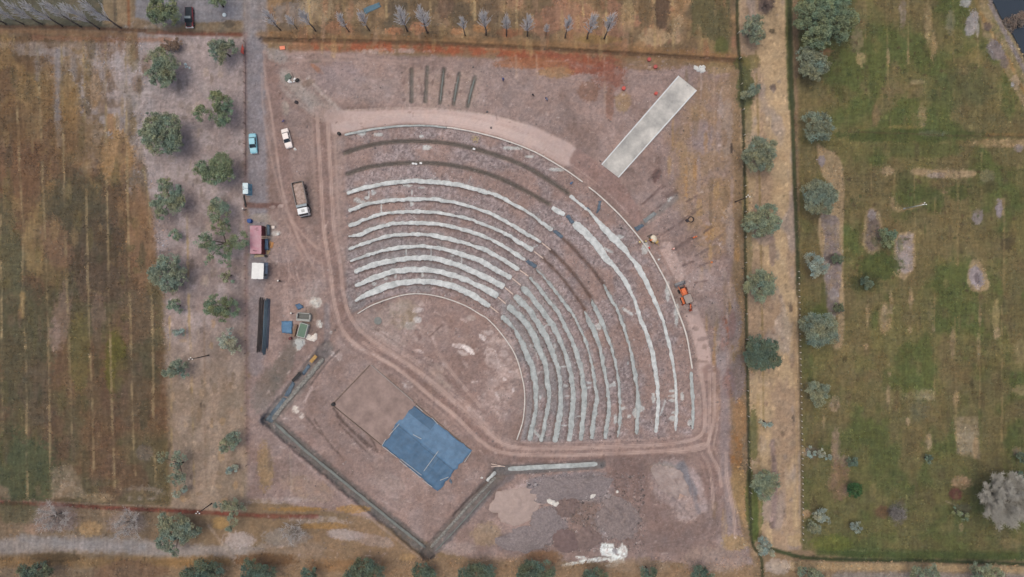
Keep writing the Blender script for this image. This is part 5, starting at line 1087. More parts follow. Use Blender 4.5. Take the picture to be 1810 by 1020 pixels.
for q, l in [((675, 788, 682, 776), 'pale batten at the left corner of the big blue tarpaulin'), ((688, 769, 706, 749), 'pale batten along the upper left edge of the blue tarpaulin'), ((676, 789, 702, 809), 'long pale batten on the lower left edge of the blue tarpaulin'),
             ((708, 811, 745, 840), 'long bleached batten, inner one of the pair on the lower edge of the tarpaulin'), ((724, 828, 744, 845), 'bleached batten, outer one of the pair on the lower edge of the tarpaulin'), ((706, 814, 720, 826), 'yellowish batten sticking out from the lower left edge of the tarpaulin'),
             ((747, 849, 764, 861), 'pale batten near the bottom corner of the blue tarpaulin'), ((749, 833, 775, 797), 'thin batten laid across the middle of the blue tarpaulin'), ((778, 849, 793, 843), 'thin batten by the lower right edge of the tarpaulin'),
             ((736, 717, 747, 727), 'pale batten at the top corner of the blue tarpaulin'), ((763, 738, 774, 750), 'pale batten along the upper right edge of the blue tarpaulin'), ((821, 817, 832, 800), 'pale batten by the right corner of the blue tarpaulin'), ((730, 768, 745, 776), 'short white batten lying alone on the left part of the blue tarpaulin')]:
    stick(*q, l, m=M_WB)
sheet('tarpaulin', [(793, 849), (796, 845), (800, 853), (797, 856)], M_TARPD, 'dark flap of blue sheet poking out on the lower right side of the stage tarpaulin', 'tarpaulin', None, .1, .06, 6, seed=12)

# ------------------------------------------------------------------ concrete walls and footings along the perimeter ditch
def footing(name, pts, w, h, m, label, seed):
    return band(name, pts, [w], h, m, label, 'footing', 'concrete footings round the stage area', .5, seed, 10)
M_FOOT = mat('mossy_concrete', (118, 122, 118), .9, .2, 1.2, bump=.3)
M_STONE = mat('rubble_masonry', (106, 103, 98), .9, .35, 2.2, bump=.5, col2=(136, 134, 128))
footing('concrete_footing', [(572, 634), (540, 672), (510, 706), (482, 742)], 8, .45, M_STONE, 'rubble footing on the left side of the stage area beside blue sheeting', 61)
footing('concrete_footing', [(486, 748), (540, 796), (620, 862), (700, 927), (752, 968)], 5, .4, M_FOOT, 'long grey-green footing along the lower left ditch of the stage area', 62)
footing('concrete_footing', [(761, 968), (790, 936), (830, 892), (862, 858), (876, 844)], 5, .4, M_STONE, 'rubble footing on the lower right side of the stage area, below the loose boards', 63)
footing('concrete_footing', [(770, 974), (800, 942), (840, 898), (868, 866)], 2.5, .35, M_FOOT, 'thin outer footing parallel to the lower right side of the stage area', 64)
footing('concrete_footing', [(860, 850), (868, 842), (876, 834)], 6, .5, M_WHITE, 'short pale block of concrete at the gap with the loose boards', 65)
footing('concrete_footing', [(898, 829), (950, 826), (1000, 823.5), (1056, 820)], 9, .35, M_GREY, 'long straight pale footing below the rutted track, right of the stage area', 66)
M_TARPS = mat('dull_slate_sheeting', (76, 90, 102), .7, .3, 1.2, bump=.2, col2=(96, 108, 116))
GS = 'blue sheeting along the left footing'
sheet('tarpaulin', [(468, 742), (500, 702), (510, 706), (480, 748)], M_TARPS, 'dull blue sheeting on the ditch bank at the left corner of the stage area', 'tarpaulin', GS, .3, .1, 12, seed=21)
sheet('tarpaulin', [(501, 700), (517, 673), (522, 678), (510, 702)], M_TARPD, 'dark blue sheeting in the middle of the left ditch bank', 'tarpaulin', GS, .3, .1, 10, seed=22)
sheet('tarpaulin', [(533, 659), (545, 643), (549, 648), (537, 664)], M_TARPD, 'blue sheeting just below the yellow formwork panel on the left ditch', 'tarpaulin', GS, .3, .1, 10, seed=23)
stick(517, 674, 531, 659, 'black plank on the left ditch between two blue sheets', .3, .7, M_BLACK, 'black_plank', 'board', None)
mb = MB()
a, b = P(549, 640, .4), P(558.5, 629, .4); d = b - a
for k in range(4): mb.box((-d.length / 2 + d.length * (k + .5) / 4, 0, 0), (d.length / 4 - .06, .62, .08), 0, 0, .01)
mb.box((0, 0, -.07), (d.length + .1, .75, .06))
ob = mb.build('plywood_sheet', mat('yellow_formwork_panel', (176, 140, 84), .7, .25, 5), None, (a + b) / 2); ob.rotation_euler = (0, 0, math.atan2(d.y, d.x)); tag(ob, 'yellow-brown formwork panel lying at the upper end of the left ditch', 'formwork')
for q, l in [((868, 820, 893, 825), 'upper of two pale loose boards crossed over the gap in the footing'), ((868, 825, 890, 824), 'lower of two pale loose boards crossed over the gap in the footing')]:
    stick(*q, l, .5, .16, M_WOOD, 'loose_board', 'board', 'loose boards over the gap in the footing')

# concrete access ramp
def ramp():
    q = [(1199, 133.5), (1232, 160), (1094, 314), (1063, 290)]
    o = G(1148, 225)
    mb = MB(); n = 24; top = []
    for j in range(n + 1):
        t = j / n
        for s in (0, .055, .0551, .5, .9449, .945, 1):
            l = np.array(q[0]) * (1 - t) + np.array(q[3]) * t; r_ = np.array(q[1]) * (1 - t) + np.array(q[2]) * t
            p = l * (1 - s) + r_ * s
            z0 = ground_z(*(l * .5 + r_ * .5))
            kerb = .18 if (s <= .055 or s >= .945) else 0
            top.append(P(p[0], p[1], z0 + .16 + kerb) - o)
    k = 7
    fs = [(j * k + i, j * k + k + i, j * k + k + i + 1, j * k + i + 1) for j in range(n) for i in range(k - 1)]
    root = thing('access_ramp', 'long straight concrete ramp running from the rim of the bowl to the upper right', 'ramp', o)
    slab = [f for f in fs if f[0] % k in (2, 3)]; kb = [f for f in fs if f[0] % k not in (2, 3)]
    mb.add(top, slab); mb.add(top, []);
    side = MB(); side.add(top, kb)
    lo = [Vector(p) - Vector((0, 0, .7)) for p in top]
    side.add([top[j * k] for j in range(n + 1)] + [lo[j * k] for j in range(n + 1)], [(j, n + 1 + j, n + 2 + j, j + 1) for j in range(n)])
    side.add([top[j * k + k - 1] for j in range(n + 1)] + [lo[j * k + k - 1] for j in range(n + 1)], [(j + 1, n + 2 + j, n + 1 + j, j) for j in range(n)])
    for j, flip in ((0, 1), (n, 0)):
        ring = [top[j * k + i] for i in range(k)] + [lo[j * k + i] for i in reversed(range(k))]
        side.add(ring, [tuple(range(len(ring))) if flip else tuple(reversed(range(len(ring))))])
    mb.build('deck', mat('ramp_concrete', (152, 151, 148), .85, .16, .22, bump=.25, col2=(202, 198, 190)), root)
    side.build('kerb', mat('ramp_kerb_concrete', (208, 210, 210), .85, .1, 1), root)
ramp()
# ------------------------------------------------------------------ trees and shrubs
M_BARK = mat('grey_bark', (92, 80, 72), .9, .25, 4, bump=.4)
M_TWIG = mat('bare_grey_twigs', (140, 134, 130), .9, .2, 4)
LEAF = {}
def leaf_mat(key, col):
    if key not in LEAF:
        m = mat('foliage_' + key, col, .75, .22, 1.2, attr=True, spec=.2)
        LEAF[key] = m
    return LEAF[key]
leaf_mat('olive', (132, 141, 116)); leaf_mat('green', (118, 131, 102)); leaf_mat('blue', (128, 137, 117)); leaf_mat('dark', (96, 110, 92)); leaf_mat('pale', (150, 157, 142)); leaf_mat('box', (58, 90, 52)); leaf_mat('brown', (128, 112, 100))

def leaves(name, m, cen, crad, nl, size, seed, parent, flat=.5, tintv=.2):
    rng = np.random.default_rng(seed)
    cen = np.asarray(cen, float); n = len(cen)
    d = rng.normal(size=(n, nl, 3)); d /= np.linalg.norm(d, axis=2, keepdims=True)
    pos = cen[:, None, :] + d * (rng.random((n, nl, 1)) ** .6) * np.asarray(crad)[:, None, None] * np.array([1, 1, .7])
    nm = rng.normal(size=(n, nl, 3)) + np.array([0, 0, 1.1 / max(flat, .1) * .5]); nm /= np.linalg.norm(nm, axis=2, keepdims=True)
    ax = np.cross(nm, rng.normal(size=(n, nl, 3))); ax /= np.linalg.norm(ax, axis=2, keepdims=True) + 1e-9
    bx = np.cross(nm, ax)
    sz = size * (.6 + .8 * rng.random((n, nl, 1)))
    a, b = ax * sz * .62, bx * sz * .42
    quad = np.stack([pos - a, pos + b, pos + a, pos - b], 2).reshape(-1, 3)
    nf = n * nl
    me = bpy.data.meshes.new(name)
    me.vertices.add(len(quad)); me.vertices.foreach_set('co', quad.astype(np.float32).ravel())
    me.loops.add(nf * 4); me.loops.foreach_set('vertex_index', np.arange(nf * 4, dtype=np.int32))
    me.polygons.add(nf); me.polygons.foreach_set('loop_start', np.arange(0, nf * 4, 4, dtype=np.int32))
    t = 1 + (vnoise(cen[:, 0] * .9 + seed, cen[:, 1] * .9, seed + 9) - .5)[:, None, None] * .4 + (rng.random((n, 1, 1)) - .5) * 2 * tintv + (rng.random((n, nl, 1)) - .5) * .3
    hue = ((rng.random((n, 1, 1)) - .5) * .16 + (vnoise(cen[:, 0] * .7 + seed, cen[:, 1] * .7, seed + 3) - .5)[:, None, None] * .34)
    rgb = np.concatenate([t * (1 + hue), t, t * (1 - hue)], 2)
    rgba = np.ones((nf, 4, 4), np.float32); rgba[:, :, :3] = rgb.reshape(nf, 1, 3)
    ca = me.color_attributes.new('tint', 'FLOAT_COLOR', 'CORNER'); ca.data.foreach_set('color', rgba.ravel())
    me.update(calc_edges=True); me.materials.append(m)
    o = bpy.data.objects.new(name, me); return link(o, parent)

def crown_centre(lobes):
    w = np.array([l[2] ** 2 for l in lobes], float)
    return float((w * [l[0] for l in lobes]).sum() / w.sum()), float((w * [l[1] for l in lobes]).sum() / w.sum())

def tree(label, lobes, h, leaf, dens=1.0, seed=1, group=None, name='leafy_tree', cat='tree', size=.36, squash=.62, trunk_r=.16):
    """lobes: (u, v, radius in pixels) of each part of the crown as the photograph shows it"""
    rg = random.Random(seed)
    u0, v0 = crown_centre(lobes)
    zg = ground_z(u0, v0); zc = zg + h * .62
    c = P(u0, v0, zc); zg = world_ground_z(c.x, c.y)
    root = thing(name, label, cat, (c.x, c.y, zg), 0, group)
    cen = []; cr = []; limbs = MB()
    fork = Vector((rg.uniform(-.2, .2), rg.uniform(-.2, .2), h * .3))
    limbs.tube([(0, 0, -.2), (0, 0, h * .12), fork], [trunk_r * 1.5, trunk_r * 1.1, trunk_r * .9], 7)
    for (u, v, r) in lobes:
        lc = P(u, v, zc) - Vector((c.x, c.y, zg)); R = r * 1.07 * K * (H - zc) / H
        vz = min(R * squash, h * .36)
        n = max(8, int(R * R * 9.5 * dens))
        midp = fork.lerp(lc, .55) + Vector((rg.uniform(-.2, .2), rg.uniform(-.2, .2), .1))
        limbs.tube([fork, midp, lc], [trunk_r * .75, trunk_r * .5, trunk_r * .25], 5)
        # irregular outline: a few bulges of differing reach round the lobe
        nb = rg.randint(6, 9); ph = rg.uniform(0, 6.28); reach = [rg.uniform(.68, 1.12) for _ in range(nb)]
        for i in range(n):
            th = rg.uniform(0, 2 * math.pi); e = rg.random()
            k = (th + ph) / (2 * math.pi) * nb; kk = int(k) % nb; f = k - int(k); f = f * f * (3 - 2 * f)
            rr = R * (reach[kk] * (1 - f) + reach[(kk + 1) % nb] * f)
            rad = rr * math.sqrt(e) * .95
            zz = math.sqrt(max(0, 1 - min(1, (rad / rr)) ** 2)) * vz * (rg.random() ** .35 if rg.random() < .8 else -rg.random() * .5)
            zz += (vnoise(np.array([lc.x * 3 + rad * math.cos(th) * .9]), np.array([lc.y * 3 + rad * math.sin(th) * .9]), seed)[0] - .5) * vz * .7
            # gaps
            if vnoise(np.array([(u + rad * math.cos(th) / K) / 9.0]), np.array([(v + rad * math.sin(th) / K) / 9.0]), seed + 5)[0] < .2: continue
            p = lc + Vector((rad * math.cos(th), rad * math.sin(th), zz))
            cen.append(p); cr.append(rg.uniform(.38, .85) * min(1, .55 + R / 6))
            if rg.random() < .12 or (dens < .7 and rg.random() < .25):
                s0 = midp.lerp(lc, rg.random()); limbs.tube([s0, s0.lerp(p, .5) + Vector((0, 0, -.1)), p], [trunk_r * .22, trunk_r * .15, .02], 3, caps=False)
    leaves('crown', leaf_mat(leaf, (0, 0, 0)), [tuple(p) for p in cen], cr, 46, size * .6, seed, root)
    limbs.build('trunk', M_BARK, root)
    return root

GTL = 'leafy trees along the bare strip left of the gravel track'
tree('dark green tree on the top edge, left of the red pickup', [(288, 10, 25), (300, 28, 17), (275, 26, 16)], 7, 'green', 1.25, 1, GTL)
tree('dull green tree just below the red-earth headland, left of the heap of dark brush', [(280, 104, 21), (296, 122, 24), (276, 134, 18), (296, 142, 14)], 7, 'olive', 1.2, 2, GTL)
tree('green tree beside the top end of the wire fence, nearest the red mesh', [(386, 87, 17), (402, 84, 16), (393, 98, 13)], 6, 'blue', 1.2, 3, GTL)
tree('largest leafy tree on the left, third one down its row', [(276, 225, 25), (300, 222, 25), (286, 248, 28), (306, 252, 18), (262, 240, 16)], 7.5, 'olive', 1.25, 4, GTL)
tree('two-toned green tree with a pale yellowish side lobe, left of the light blue car', [(392, 184, 20), (398, 204, 17), (360, 200, 16), (384, 172, 13), (392, 216, 11)], 6.5, 'green', 1.0, 5, GTL)
tree('bushy green tree between the light blue car and the portable toilets', [(372, 304, 22), (396, 294, 22), (388, 312, 17), (358, 298, 13), (408, 310, 12)], 6.5, 'green', 1.15, 6, GTL)
tree('open-crowned greyish tree with separate tufts, fourth down the left row', [(290, 326, 15), (306, 344, 20), (278, 358, 15), (300, 366, 18), (316, 360, 13), (284, 378, 11)], 6, 'olive', 1.0, 7, GTL)
tree('small dark green tree just left of the open soil line by the fence', [(382, 362, 14), (396, 370, 13), (378, 374, 10)], 5, 'olive', 1.1, 8, GTL)
tree('straggly tree with bare limbs showing between its tufts, left of the pink container', [(392, 398, 18), (362, 426, 17), (376, 436, 12), (428, 424, 16), (400, 440, 16), (370, 458, 9), (398, 462, 12), (410, 426, 10)], 6.5, 'green', .72, 9, GTL, trunk_r=.2)
tree('grey-green tree at the brown edge of the field, left of the white-roofed cabin', [(298, 466, 20), (284, 486, 20), (310, 486, 20), (298, 502, 17), (272, 482, 11)], 6.5, 'blue', 1.2, 10, GTL)
tree('thin scraggy sapling below the straggly tree, left of the white-roofed cabin', [(398, 482, 11), (404, 494, 9)], 3.5, 'olive', .6, 11, GTL)
tree('compact green tree left of the top of the rebar bundles', [(384, 540, 20), (404, 546, 19), (392, 556, 14), (372, 546, 12)], 6, 'green', 1.2, 12, GTL)
tree('little dull bush below the grey-green tree at the field edge', [(308, 538, 11), (315, 546, 8)], 3, 'olive', 1.0, 13, GTL)
tree('small blue-green tree with a pointed lower left lobe, below the head of a lamp post', [(316, 646, 14), (304, 656, 11), (322, 660, 9), (292, 660, 7)], 4.5, 'blue', 1.2, 14, GTL)
tree('pale wispy grey-green tree left of the bottom end of the rebar bundles', [(402, 602, 17), (414, 612, 13), (404, 592, 10)], 4.5, 'pale', .75, 15, GTL)
tree('slanting green tree with two lobes, next to the fence above the lower left corner', [(414, 772, 13), (404, 784, 13), (396, 794, 9)], 4.5, 'blue', 1.1, 16, GTL)
tree('sparse blue-green tree of loose tufts on the border of the brown field, lower left', [(289, 808, 10), (318, 806, 12), (300, 818, 8), (318, 824, 10), (308, 846, 12), (324, 844, 9)], 5.5, 'blue', .75, 17, GTL)
tree('wispy sapling below the tufted tree, above the red-earth channel', [(326, 864, 6), (314, 872, 7)], 3, 'pale', .6, 18, GTL)
tree('thin arching tree over the red-earth channel, beside the slanting pole', [(392, 895, 12), (412, 892, 14), (424, 900, 11), (412, 916, 11), (406, 930, 8)], 5.5, 'blue', .7, 19, GTL)
tree('large ragged dark tree on the grey track, bottom left', [(294, 924, 17), (316, 922, 18), (336, 936, 14), (300, 946, 17), (286, 958, 12), (324, 946, 13), (300, 966, 10), (310, 974, 8), (348, 938, 9)], 6.5, 'blue', 1.1, 20, GTL, trunk_r=.2)
tree('tiny pale bush at the field edge below the lamp post', [(314, 586, 8), (322, 588, 6)], 2.2, 'pale', .6, 21, GTL)
tree('small dull shrub left of the straggly tree, standing alone', [(308, 415, 9), (316, 420, 7)], 2.5, 'olive', .9, 22, GTL)
tree('low dark shrub near the lower left fence, under the slanting tree', [(408, 830, 8), (416, 828, 6)], 2.0, 'pale', .5, 23, GTL)
tree('leafy tree tip on the top edge right of the red pickup', [(378, -2, 12), (392, 2, 7)], 6, 'green', 1.0, 24, GTL)

GTB = 'dark trees cut by the bottom edge of the picture'
for i, (lb, l, h, k) in enumerate([
    ('dark green tree in the bottom left corner', [(48, 1010, 16), (74, 1010, 18)], 6, 'dark'),
    ('wide dark tree on the bottom edge below the ragged tree on the grey track', [(352, 1010, 26), (374, 1012, 20), (330, 1016, 14)], 6.5, 'dark'),
    ('dark tree on the bottom edge where the grey track ends', [(446, 1010, 22), (470, 1014, 18)], 6.5, 'dark'),
    ('small dark tree on the bottom edge left of the point of the ditch', [(548, 1014, 15), (560, 1018, 10)], 5, 'dark'),
    ('broad dark tree on the bottom edge nearest left of the point of the ditch', [(640, 1010, 24), (662, 1014, 18), (622, 1018, 14)], 6.5, 'dark'),
    ('dark tree on the bottom edge right under the point of the ditch', [(746, 1013, 18), (762, 1018, 12)], 5.5, 'dark'),
    ('dark tree on the bottom edge to the right of the point of the ditch', [(840, 1012, 22), (862, 1014, 17), (822, 1018, 12)], 6.5, 'dark'),
    ('dark tree on the bottom edge left of the spilt white lime', [(940, 1010, 22), (960, 1012, 20), (924, 1018, 12)], 6.5, 'dark'),
    ('dark tree on the bottom edge directly below the spilt white lime', [(1046, 1016, 16), (1062, 1018, 12)], 5.5, 'dark'),
    ('rounded dark tree on the bottom edge right of the spilt white lime', [(1146, 1012, 15)], 5, 'dark'),
    ('dark tree on the bottom edge under the lower right corner of the building site', [(1236, 1012, 15), (1250, 1018, 11)], 5.5, 'dark'),
    ('grey-green tree on the bottom edge just right of the end of the sandy path', [(1424, 1014, 17), (1442, 1018, 12)], 5, 'olive'),
    ('grey-green tree on the bottom edge below the grassy field, nearer its left side', [(1620, 1016, 16), (1646, 1012, 14)], 5, 'olive'),
    ('grey-green tree on the bottom edge below the grassy field, nearest the right corner', [(1730, 1012, 20), (1752, 1014, 16)], 5.5, 'olive')]):
    tree(lb, l, h, k, 1.2, 40 + i, GTB)

GTP = 'trees in a line along the sandy path'
for i, (lb, l, h, k, dn) in enumerate([
    ('top tree on the sandy path, blue-green with a spread crown', [(1330, 42, 17), (1336, 58, 18), (1318, 56, 9), (1334, 72, 9)], 6, 'blue', 1.1),
    ('blue-green tree on the sandy path level with the light road round the rim', [(1340, 260, 21), (1356, 268, 20), (1336, 284, 20), (1322, 276, 14), (1352, 290, 15)], 6.5, 'blue', 1.2),
    ('broad dark tree on the sandy path beside the leaning dark pole', [(1334, 384, 21), (1356, 382, 20), (1342, 402, 20), (1366, 398, 15), (1322, 398, 13)], 6.5, 'olive', 1.2),
    ('greyish tree on the sandy path level with the orange backhoe', [(1336, 496, 20), (1354, 494, 17), (1344, 514, 18), (1324, 506, 12), (1358, 510, 12)], 6.5, 'olive', 1.2),
    ('darkest and densest round tree on the sandy path', [(1338, 614, 21), (1360, 616, 19), (1342, 636, 21), (1364, 636, 16), (1324, 626, 12)], 7, 'dark', 1.4),
    ('lowest big tree on the sandy path, level with the storage yard', [(1346, 846, 17), (1362, 852, 16), (1350, 864, 17), (1338, 858, 10)], 6, 'olive', 1.2),
    ('pale grey shrub at the bottom end of the sandy path', [(1350, 962, 12), (1358, 974, 10), (1344, 972, 8)], 3, 'pale', 1.0),
    ('tiny pale bush on the sandy path between the dark round tree and the lowest tree', [(1350, 744, 8), (1358, 750, 6)], 2.2, 'pale', .9),
    ('dark green shrub on the ditch bank at the upper left of the sandy path', [(1318, 168, 9), (1330, 162, 10), (1338, 156, 6)], 3, 'blue', 1.2)]):
    tree(lb, l, h, k, dn, 60 + i, GTP)

GTF = 'trees on the left edge of the grassy field'
for i, (lb, l, h, k, dn) in enumerate([
    ('huge spreading green tree on the top edge of the grassy field', [(1436, 20, 34), (1470, 12, 32), (1480, 40, 32), (1446, 52, 28), (1500, 34, 18), (1456, 72, 14), (1412, 40, 12)], 9, 'green', 1.3),
    ('blue-green tree right under the huge spreading tree', [(1426, 104, 19), (1440, 112, 20), (1428, 124, 16), (1454, 116, 14), (1442, 132, 12)], 6, 'blue', 1.2),
    ('blue-green tree with ragged right side at the upper left of the grassy field', [(1438, 212, 17), (1452, 222, 19), (1436, 234, 16), (1462, 228, 12), (1452, 240, 12)], 6, 'blue', 1.0),
    ('dense blue-green tree at the top of the long strip of bare soil', [(1438, 336, 21), (1454, 344, 22), (1440, 362, 20), (1468, 344, 12), (1456, 366, 13)], 6.5, 'blue', 1.3),
    ('pale grey-green tree against the left side of the long strip of bare soil', [(1436, 464, 15), (1450, 472, 13), (1440, 482, 10)], 4.5, 'pale', 1.0),
    ('big round tree below the long strip of bare soil', [(1436, 572, 22), (1458, 574, 22), (1444, 594, 20), (1468, 590, 15), (1432, 596, 12)], 7, 'blue', 1.35),
    ('medium green tree above the small square of bare soil', [(1440, 690, 15), (1454, 694, 13), (1444, 708, 13)], 5, 'blue', 1.1),
    ('thin pale bush near the stony fence line, level with the straight footing', [(1436, 798, 9), (1450, 802, 9), (1460, 806, 7)], 2.5, 'pale', .7),
    ('upper pale bush of the pair near the bottom of the stony fence line', [(1450, 912, 13), (1458, 918, 9)], 3, 'pale', 1.0),
    ('lower pale bush of the pair near the bottom of the stony fence line', [(1436, 932, 11), (1444, 936, 7)], 2.6, 'blue', .9),
    ('small dark evergreen on the bare soil strip', [(1479, 457, 9), (1486, 459, 6)], 3, 'dark', 1.3),
    ('small dark evergreen at the foot of the bare soil strip', [(1480, 542, 8), (1486, 546, 5)], 3, 'dark', 1.3),
    ('dark green bush beside the oval pit of dark soil', [(1566, 418, 13), (1578, 414, 9), (1560, 410, 8), (1568, 432, 8)], 3, 'green', .8),
    ('low dark bush below the oval pit in the grassy field', [(1526, 494, 9), (1540, 498, 8), (1532, 506, 7)], 2, 'dark', .6),
    ('clipped round bright dark-green bush in the grassy field', [(1509, 866, 13)], 3, 'box', 2.4),
    ('small dark green bush above the clipped round one', [(1507, 816, 9)], 2.5, 'dark', 1.8),
    ('tiny dark bush alone in the lower middle of the grassy field', [(1641, 811, 8)], 2, 'dark', 1.2),
    ('dark bush on the right edge above the large bare tree', [(1807, 807, 9)], 3, 'dark', 1.8),
    ('dark bush touching the top of the large bare tree at the right edge', [(1808, 838, 9)], 3, 'dark', 1.8),
    ('grey dry bush right of the bottom pale pair', [(1511, 932, 11)], 2, 'pale', .7),
    ('small sparse green bush below the reddish pit beside the large bare tree', [(1690, 905, 9), (1702, 912, 8)], 2.2, 'green', .5)]):
    tree(lb, l, h, k, dn, 80 + i, GTF)
tree('heap of dark brush below the track at the upper left', [(298, 80, 11), (314, 78, 10), (306, 84, 9)], 1.8, 'brown', 1.2, 120, None, 'brush_heap', 'brush heap', squash=.4)
tree('brown reeds leaning over the pond corner', [(1782, 44, 13), (1798, 38, 14), (1808, 30, 10), (1776, 52, 8)], 2.2, 'brown', 1.1, 121, None, 'reed_clump', 'reeds', squash=.4)

# bare poplars along the north ditch
def poplar_mesh(seed, h=11.0):
    rg = random.Random(seed)
    t = MB(); b = MB()
    bend = [Vector((0, 0, -.2))] + [Vector((rg.uniform(-.12, .12), rg.uniform(-.12, .12), h * f)) for f in (.2, .45, .7, 1)]
    t.tube(bend, [.22, .17, .12, .07, .02], 6)
    for i in range(42):
        f = rg.uniform(.28, .95); z = h * f
        th = rg.uniform(0, 6.28); ln = (1 - f) * 3.4 + 1.4; sp = rg.uniform(.2, .5) * (1.15 - .4 * f)
        p0 = Vector((0, 0, z)); d = Vector((math.cos(th) * sp, math.sin(th) * sp, .9)).normalized()
        p1 = p0 + d * ln * .5; p2 = p1 + (d + Vector((rg.uniform(-.2, .2), rg.uniform(-.2, .2), .1))).normalized() * ln * .5
        b.tube([p0, p1, p2], [.075, .055, .03], 3, caps=False)
        for k in range(9):
            q = p0.lerp(p2, rg.uniform(.25, .95)); e = (d + Vector((rg.uniform(-.5, .5), rg.uniform(-.5, .5), rg.uniform(0, .4)))).normalized()
            b.tube([q, q + e * rg.uniform(.5, 1.2)], [.036, .016], 3, caps=False)
    return t.mesh('trunk', mat('dark_poplar_bark', (104, 96, 90), .9, .2, 4)), b.mesh('branches', mat('poplar_twigs', (226, 225, 226), .9, .15, 4))
POP = [poplar_mesh(200 + i) for i in range(5)]
GP_ = 'bare poplars along the northern ditch'
pops = [(496, 53, .85), (525, 51, .6), (558, 55, .9), (617, 56, .8), (653, 54, .85), (720, 55, 1.05), (756, 58, 1.1), (822, 63, .8), (859, 62, 1.05), (895, 63, .9), (932, 64, .95), (965, 62, .5), (999, 67, .9), (1038, 68, 1.05), (1068, 68, 1.1)]
plab = ['first bare poplar right of the gravel track, leaning out over grey soil', 'stubby bare poplar, second right of the gravel track', 'bare poplar, third right of the gravel track, on olive grass', 'bare poplar below left of the slate blue sheet', 'bare poplar just under the slate blue sheet',
        'widely forked bare poplar, first right of the slate blue sheet', 'tall bare poplar with a dark trunk foot on an orange mound', 'short bare poplar with a dark green tuft at its foot', 'slender bare poplar left of the middle of the ditch', 'faint bare poplar on reddish earth above the middle of the ditch',
        'straight upright bare poplar on reddish soil', 'shortest bare poplar, barely more than a stub', 'bare poplar with a black trunk foot, third from the right end of the row', 'bare poplar leaning right, second from the right end of the row', 'last bare poplar at the right end of the row, leaning right']
def bare(base_pts, labs, group, meshes, name, cat):
    for i, ((u, v, s), lb) in enumerate(zip(base_pts, labs)):
        g = G(u, v); rg = random.Random(900 + i)
        t = thing(name, lb, cat, g, rg.uniform(0, 6.28), group); t.scale = (s, s, s)
        for nm, me in zip(('trunk', 'branches'), meshes[i % len(meshes)]):
            o = bpy.data.objects.new(nm, me); link(o, t)
bare(pops, plab, GP_, POP, 'bare_poplar', 'tree')
bare([(10, 42, .95), (42, 43, .8), (74, 43, .9), (110, 46, 1.0), (143, 47, 1.0), (176, 51, 1.05), (213, 49, 1.1)],
     ['bare tree at the far left of the top left row', 'second bare tree from the left in the top left row', 'third bare tree from the left in the top left row', 'middle bare tree of the top left row', 'bare tree third from the right end of the top left row', 'bare tree with a dark trunk, second from the right end of the top left row', 'bare tree with the longest dark trunk, at the right end of the top left row'],
     'bare trees over the dark grass at the top left', [poplar_mesh(230 + i, 11.5) for i in range(3)], 'bare_tree', 'tree')

def bare_crown(label, u, v, rpx, h, seed, ntw=1500, col=M_TWIG, group=None, lobes=None):
    rg = random.Random(seed)
    zc = ground_z(u, v) + h * .6; c = P(u, v, zc); zg = world_ground_z(c.x, c.y)
    root = thing('bare_tree', label, 'tree', (c.x, c.y, zg), 0, group)
    R = rpx * K * (H - zc) / H
    t = MB(); b = MB()
    t.tube([(0, 0, -.2), (0, 0, h * .15), (0, 0, h * .3)], [R * .06 + .05, R * .05 + .03, R * .045 + .02], 8)
    ends = []
    nl = max(9, int(R * (12 if rpx > 50 else 4)))
    for i in range(nl):
        th = 2 * math.pi * (i + rg.uniform(-.4, .4)) / nl; rad = R * math.sqrt(rg.uniform(.04, .95)) * (1 if not lobes else lobes(th))
        e = Vector((math.cos(th) * rad, math.sin(th) * rad, h * (.35 + .6 * math.sqrt(max(0, 1 - (rad / R) ** 2 * .8)))))
        m = Vector((e.x * .45, e.y * .45, h * .45))
        t.tube([(0, 0, h * .25), m, e], [R * .025 + .02, R * .014 + .01, .015], 4, caps=False)
        ends.append((m, e))
    for i in range(ntw):
        m, e = rg.choice(ends); p = m.lerp(e, rg.random() ** .6)
        d = Vector((rg.gauss(0, 1), rg.gauss(0, 1), rg.uniform(.1, 1.1))).normalized() + Vector((p.x, p.y, 0)) * (.5 / max(R, .1))
        q = p + d.normalized() * rg.uniform(.2, min(1.3, .26 * R + .35)) * .7
        b.tube([p, q], [.045, .02], 3, caps=False)
        for k in range(2):
            s = p.lerp(q, rg.uniform(.4, 1)); dd = (d.normalized() + Vector((rg.gauss(0, .6), rg.gauss(0, .6), rg.gauss(0, .4)))).normalized()
            b.tube([s, s + dd * rg.uniform(.25, .7)], [.03, .014], 3, caps=False)
    t.build('trunk', mat('grey_dry_bark', (116, 108, 102), .9, .2, 3), root); b.build('branches', col, root)
M_FAINT = mat('bleached_twigs', (184, 178, 174), .9, .12, 3)
M_PALETW = mat('pale_dry_twigs', (186, 182, 172), .9, .12, 3)
bare_crown('large bare tree with a pale grey twiggy crown at the lower right edge', 1773, 884, 52, 9, 301, 9000, M_PALETW, None, lambda th: 1.0 if -2.2 < th < 2.2 else .95)
bare_crown('small bare grey bush with dark centre in the lower part of the grassy field', 1583, 908, 17, 3, 302, 260, M_TWIG)
bare_crown('leafless grey tree left of the two on the grey soil above the bottom left track', 92, 915, 32, 5, 303, 330, M_FAINT)
bare_crown('leafless whitish tree above the bottom left track, left of the ragged dark tree', 226, 926, 32, 5, 304, 340, M_FAINT)
bare_crown('leafless bush on the grey ground below the red-earth channel, left of the ditch', 520, 938, 24, 3, 305, 240, M_FAINT)
bare_crown('leafless brown tree at the top left of the sandy path, above its first leafy tree', 1354, 6, 16, 4, 306, 220, mat('brown_twigs', (112, 96, 90), .9, .2, 3))
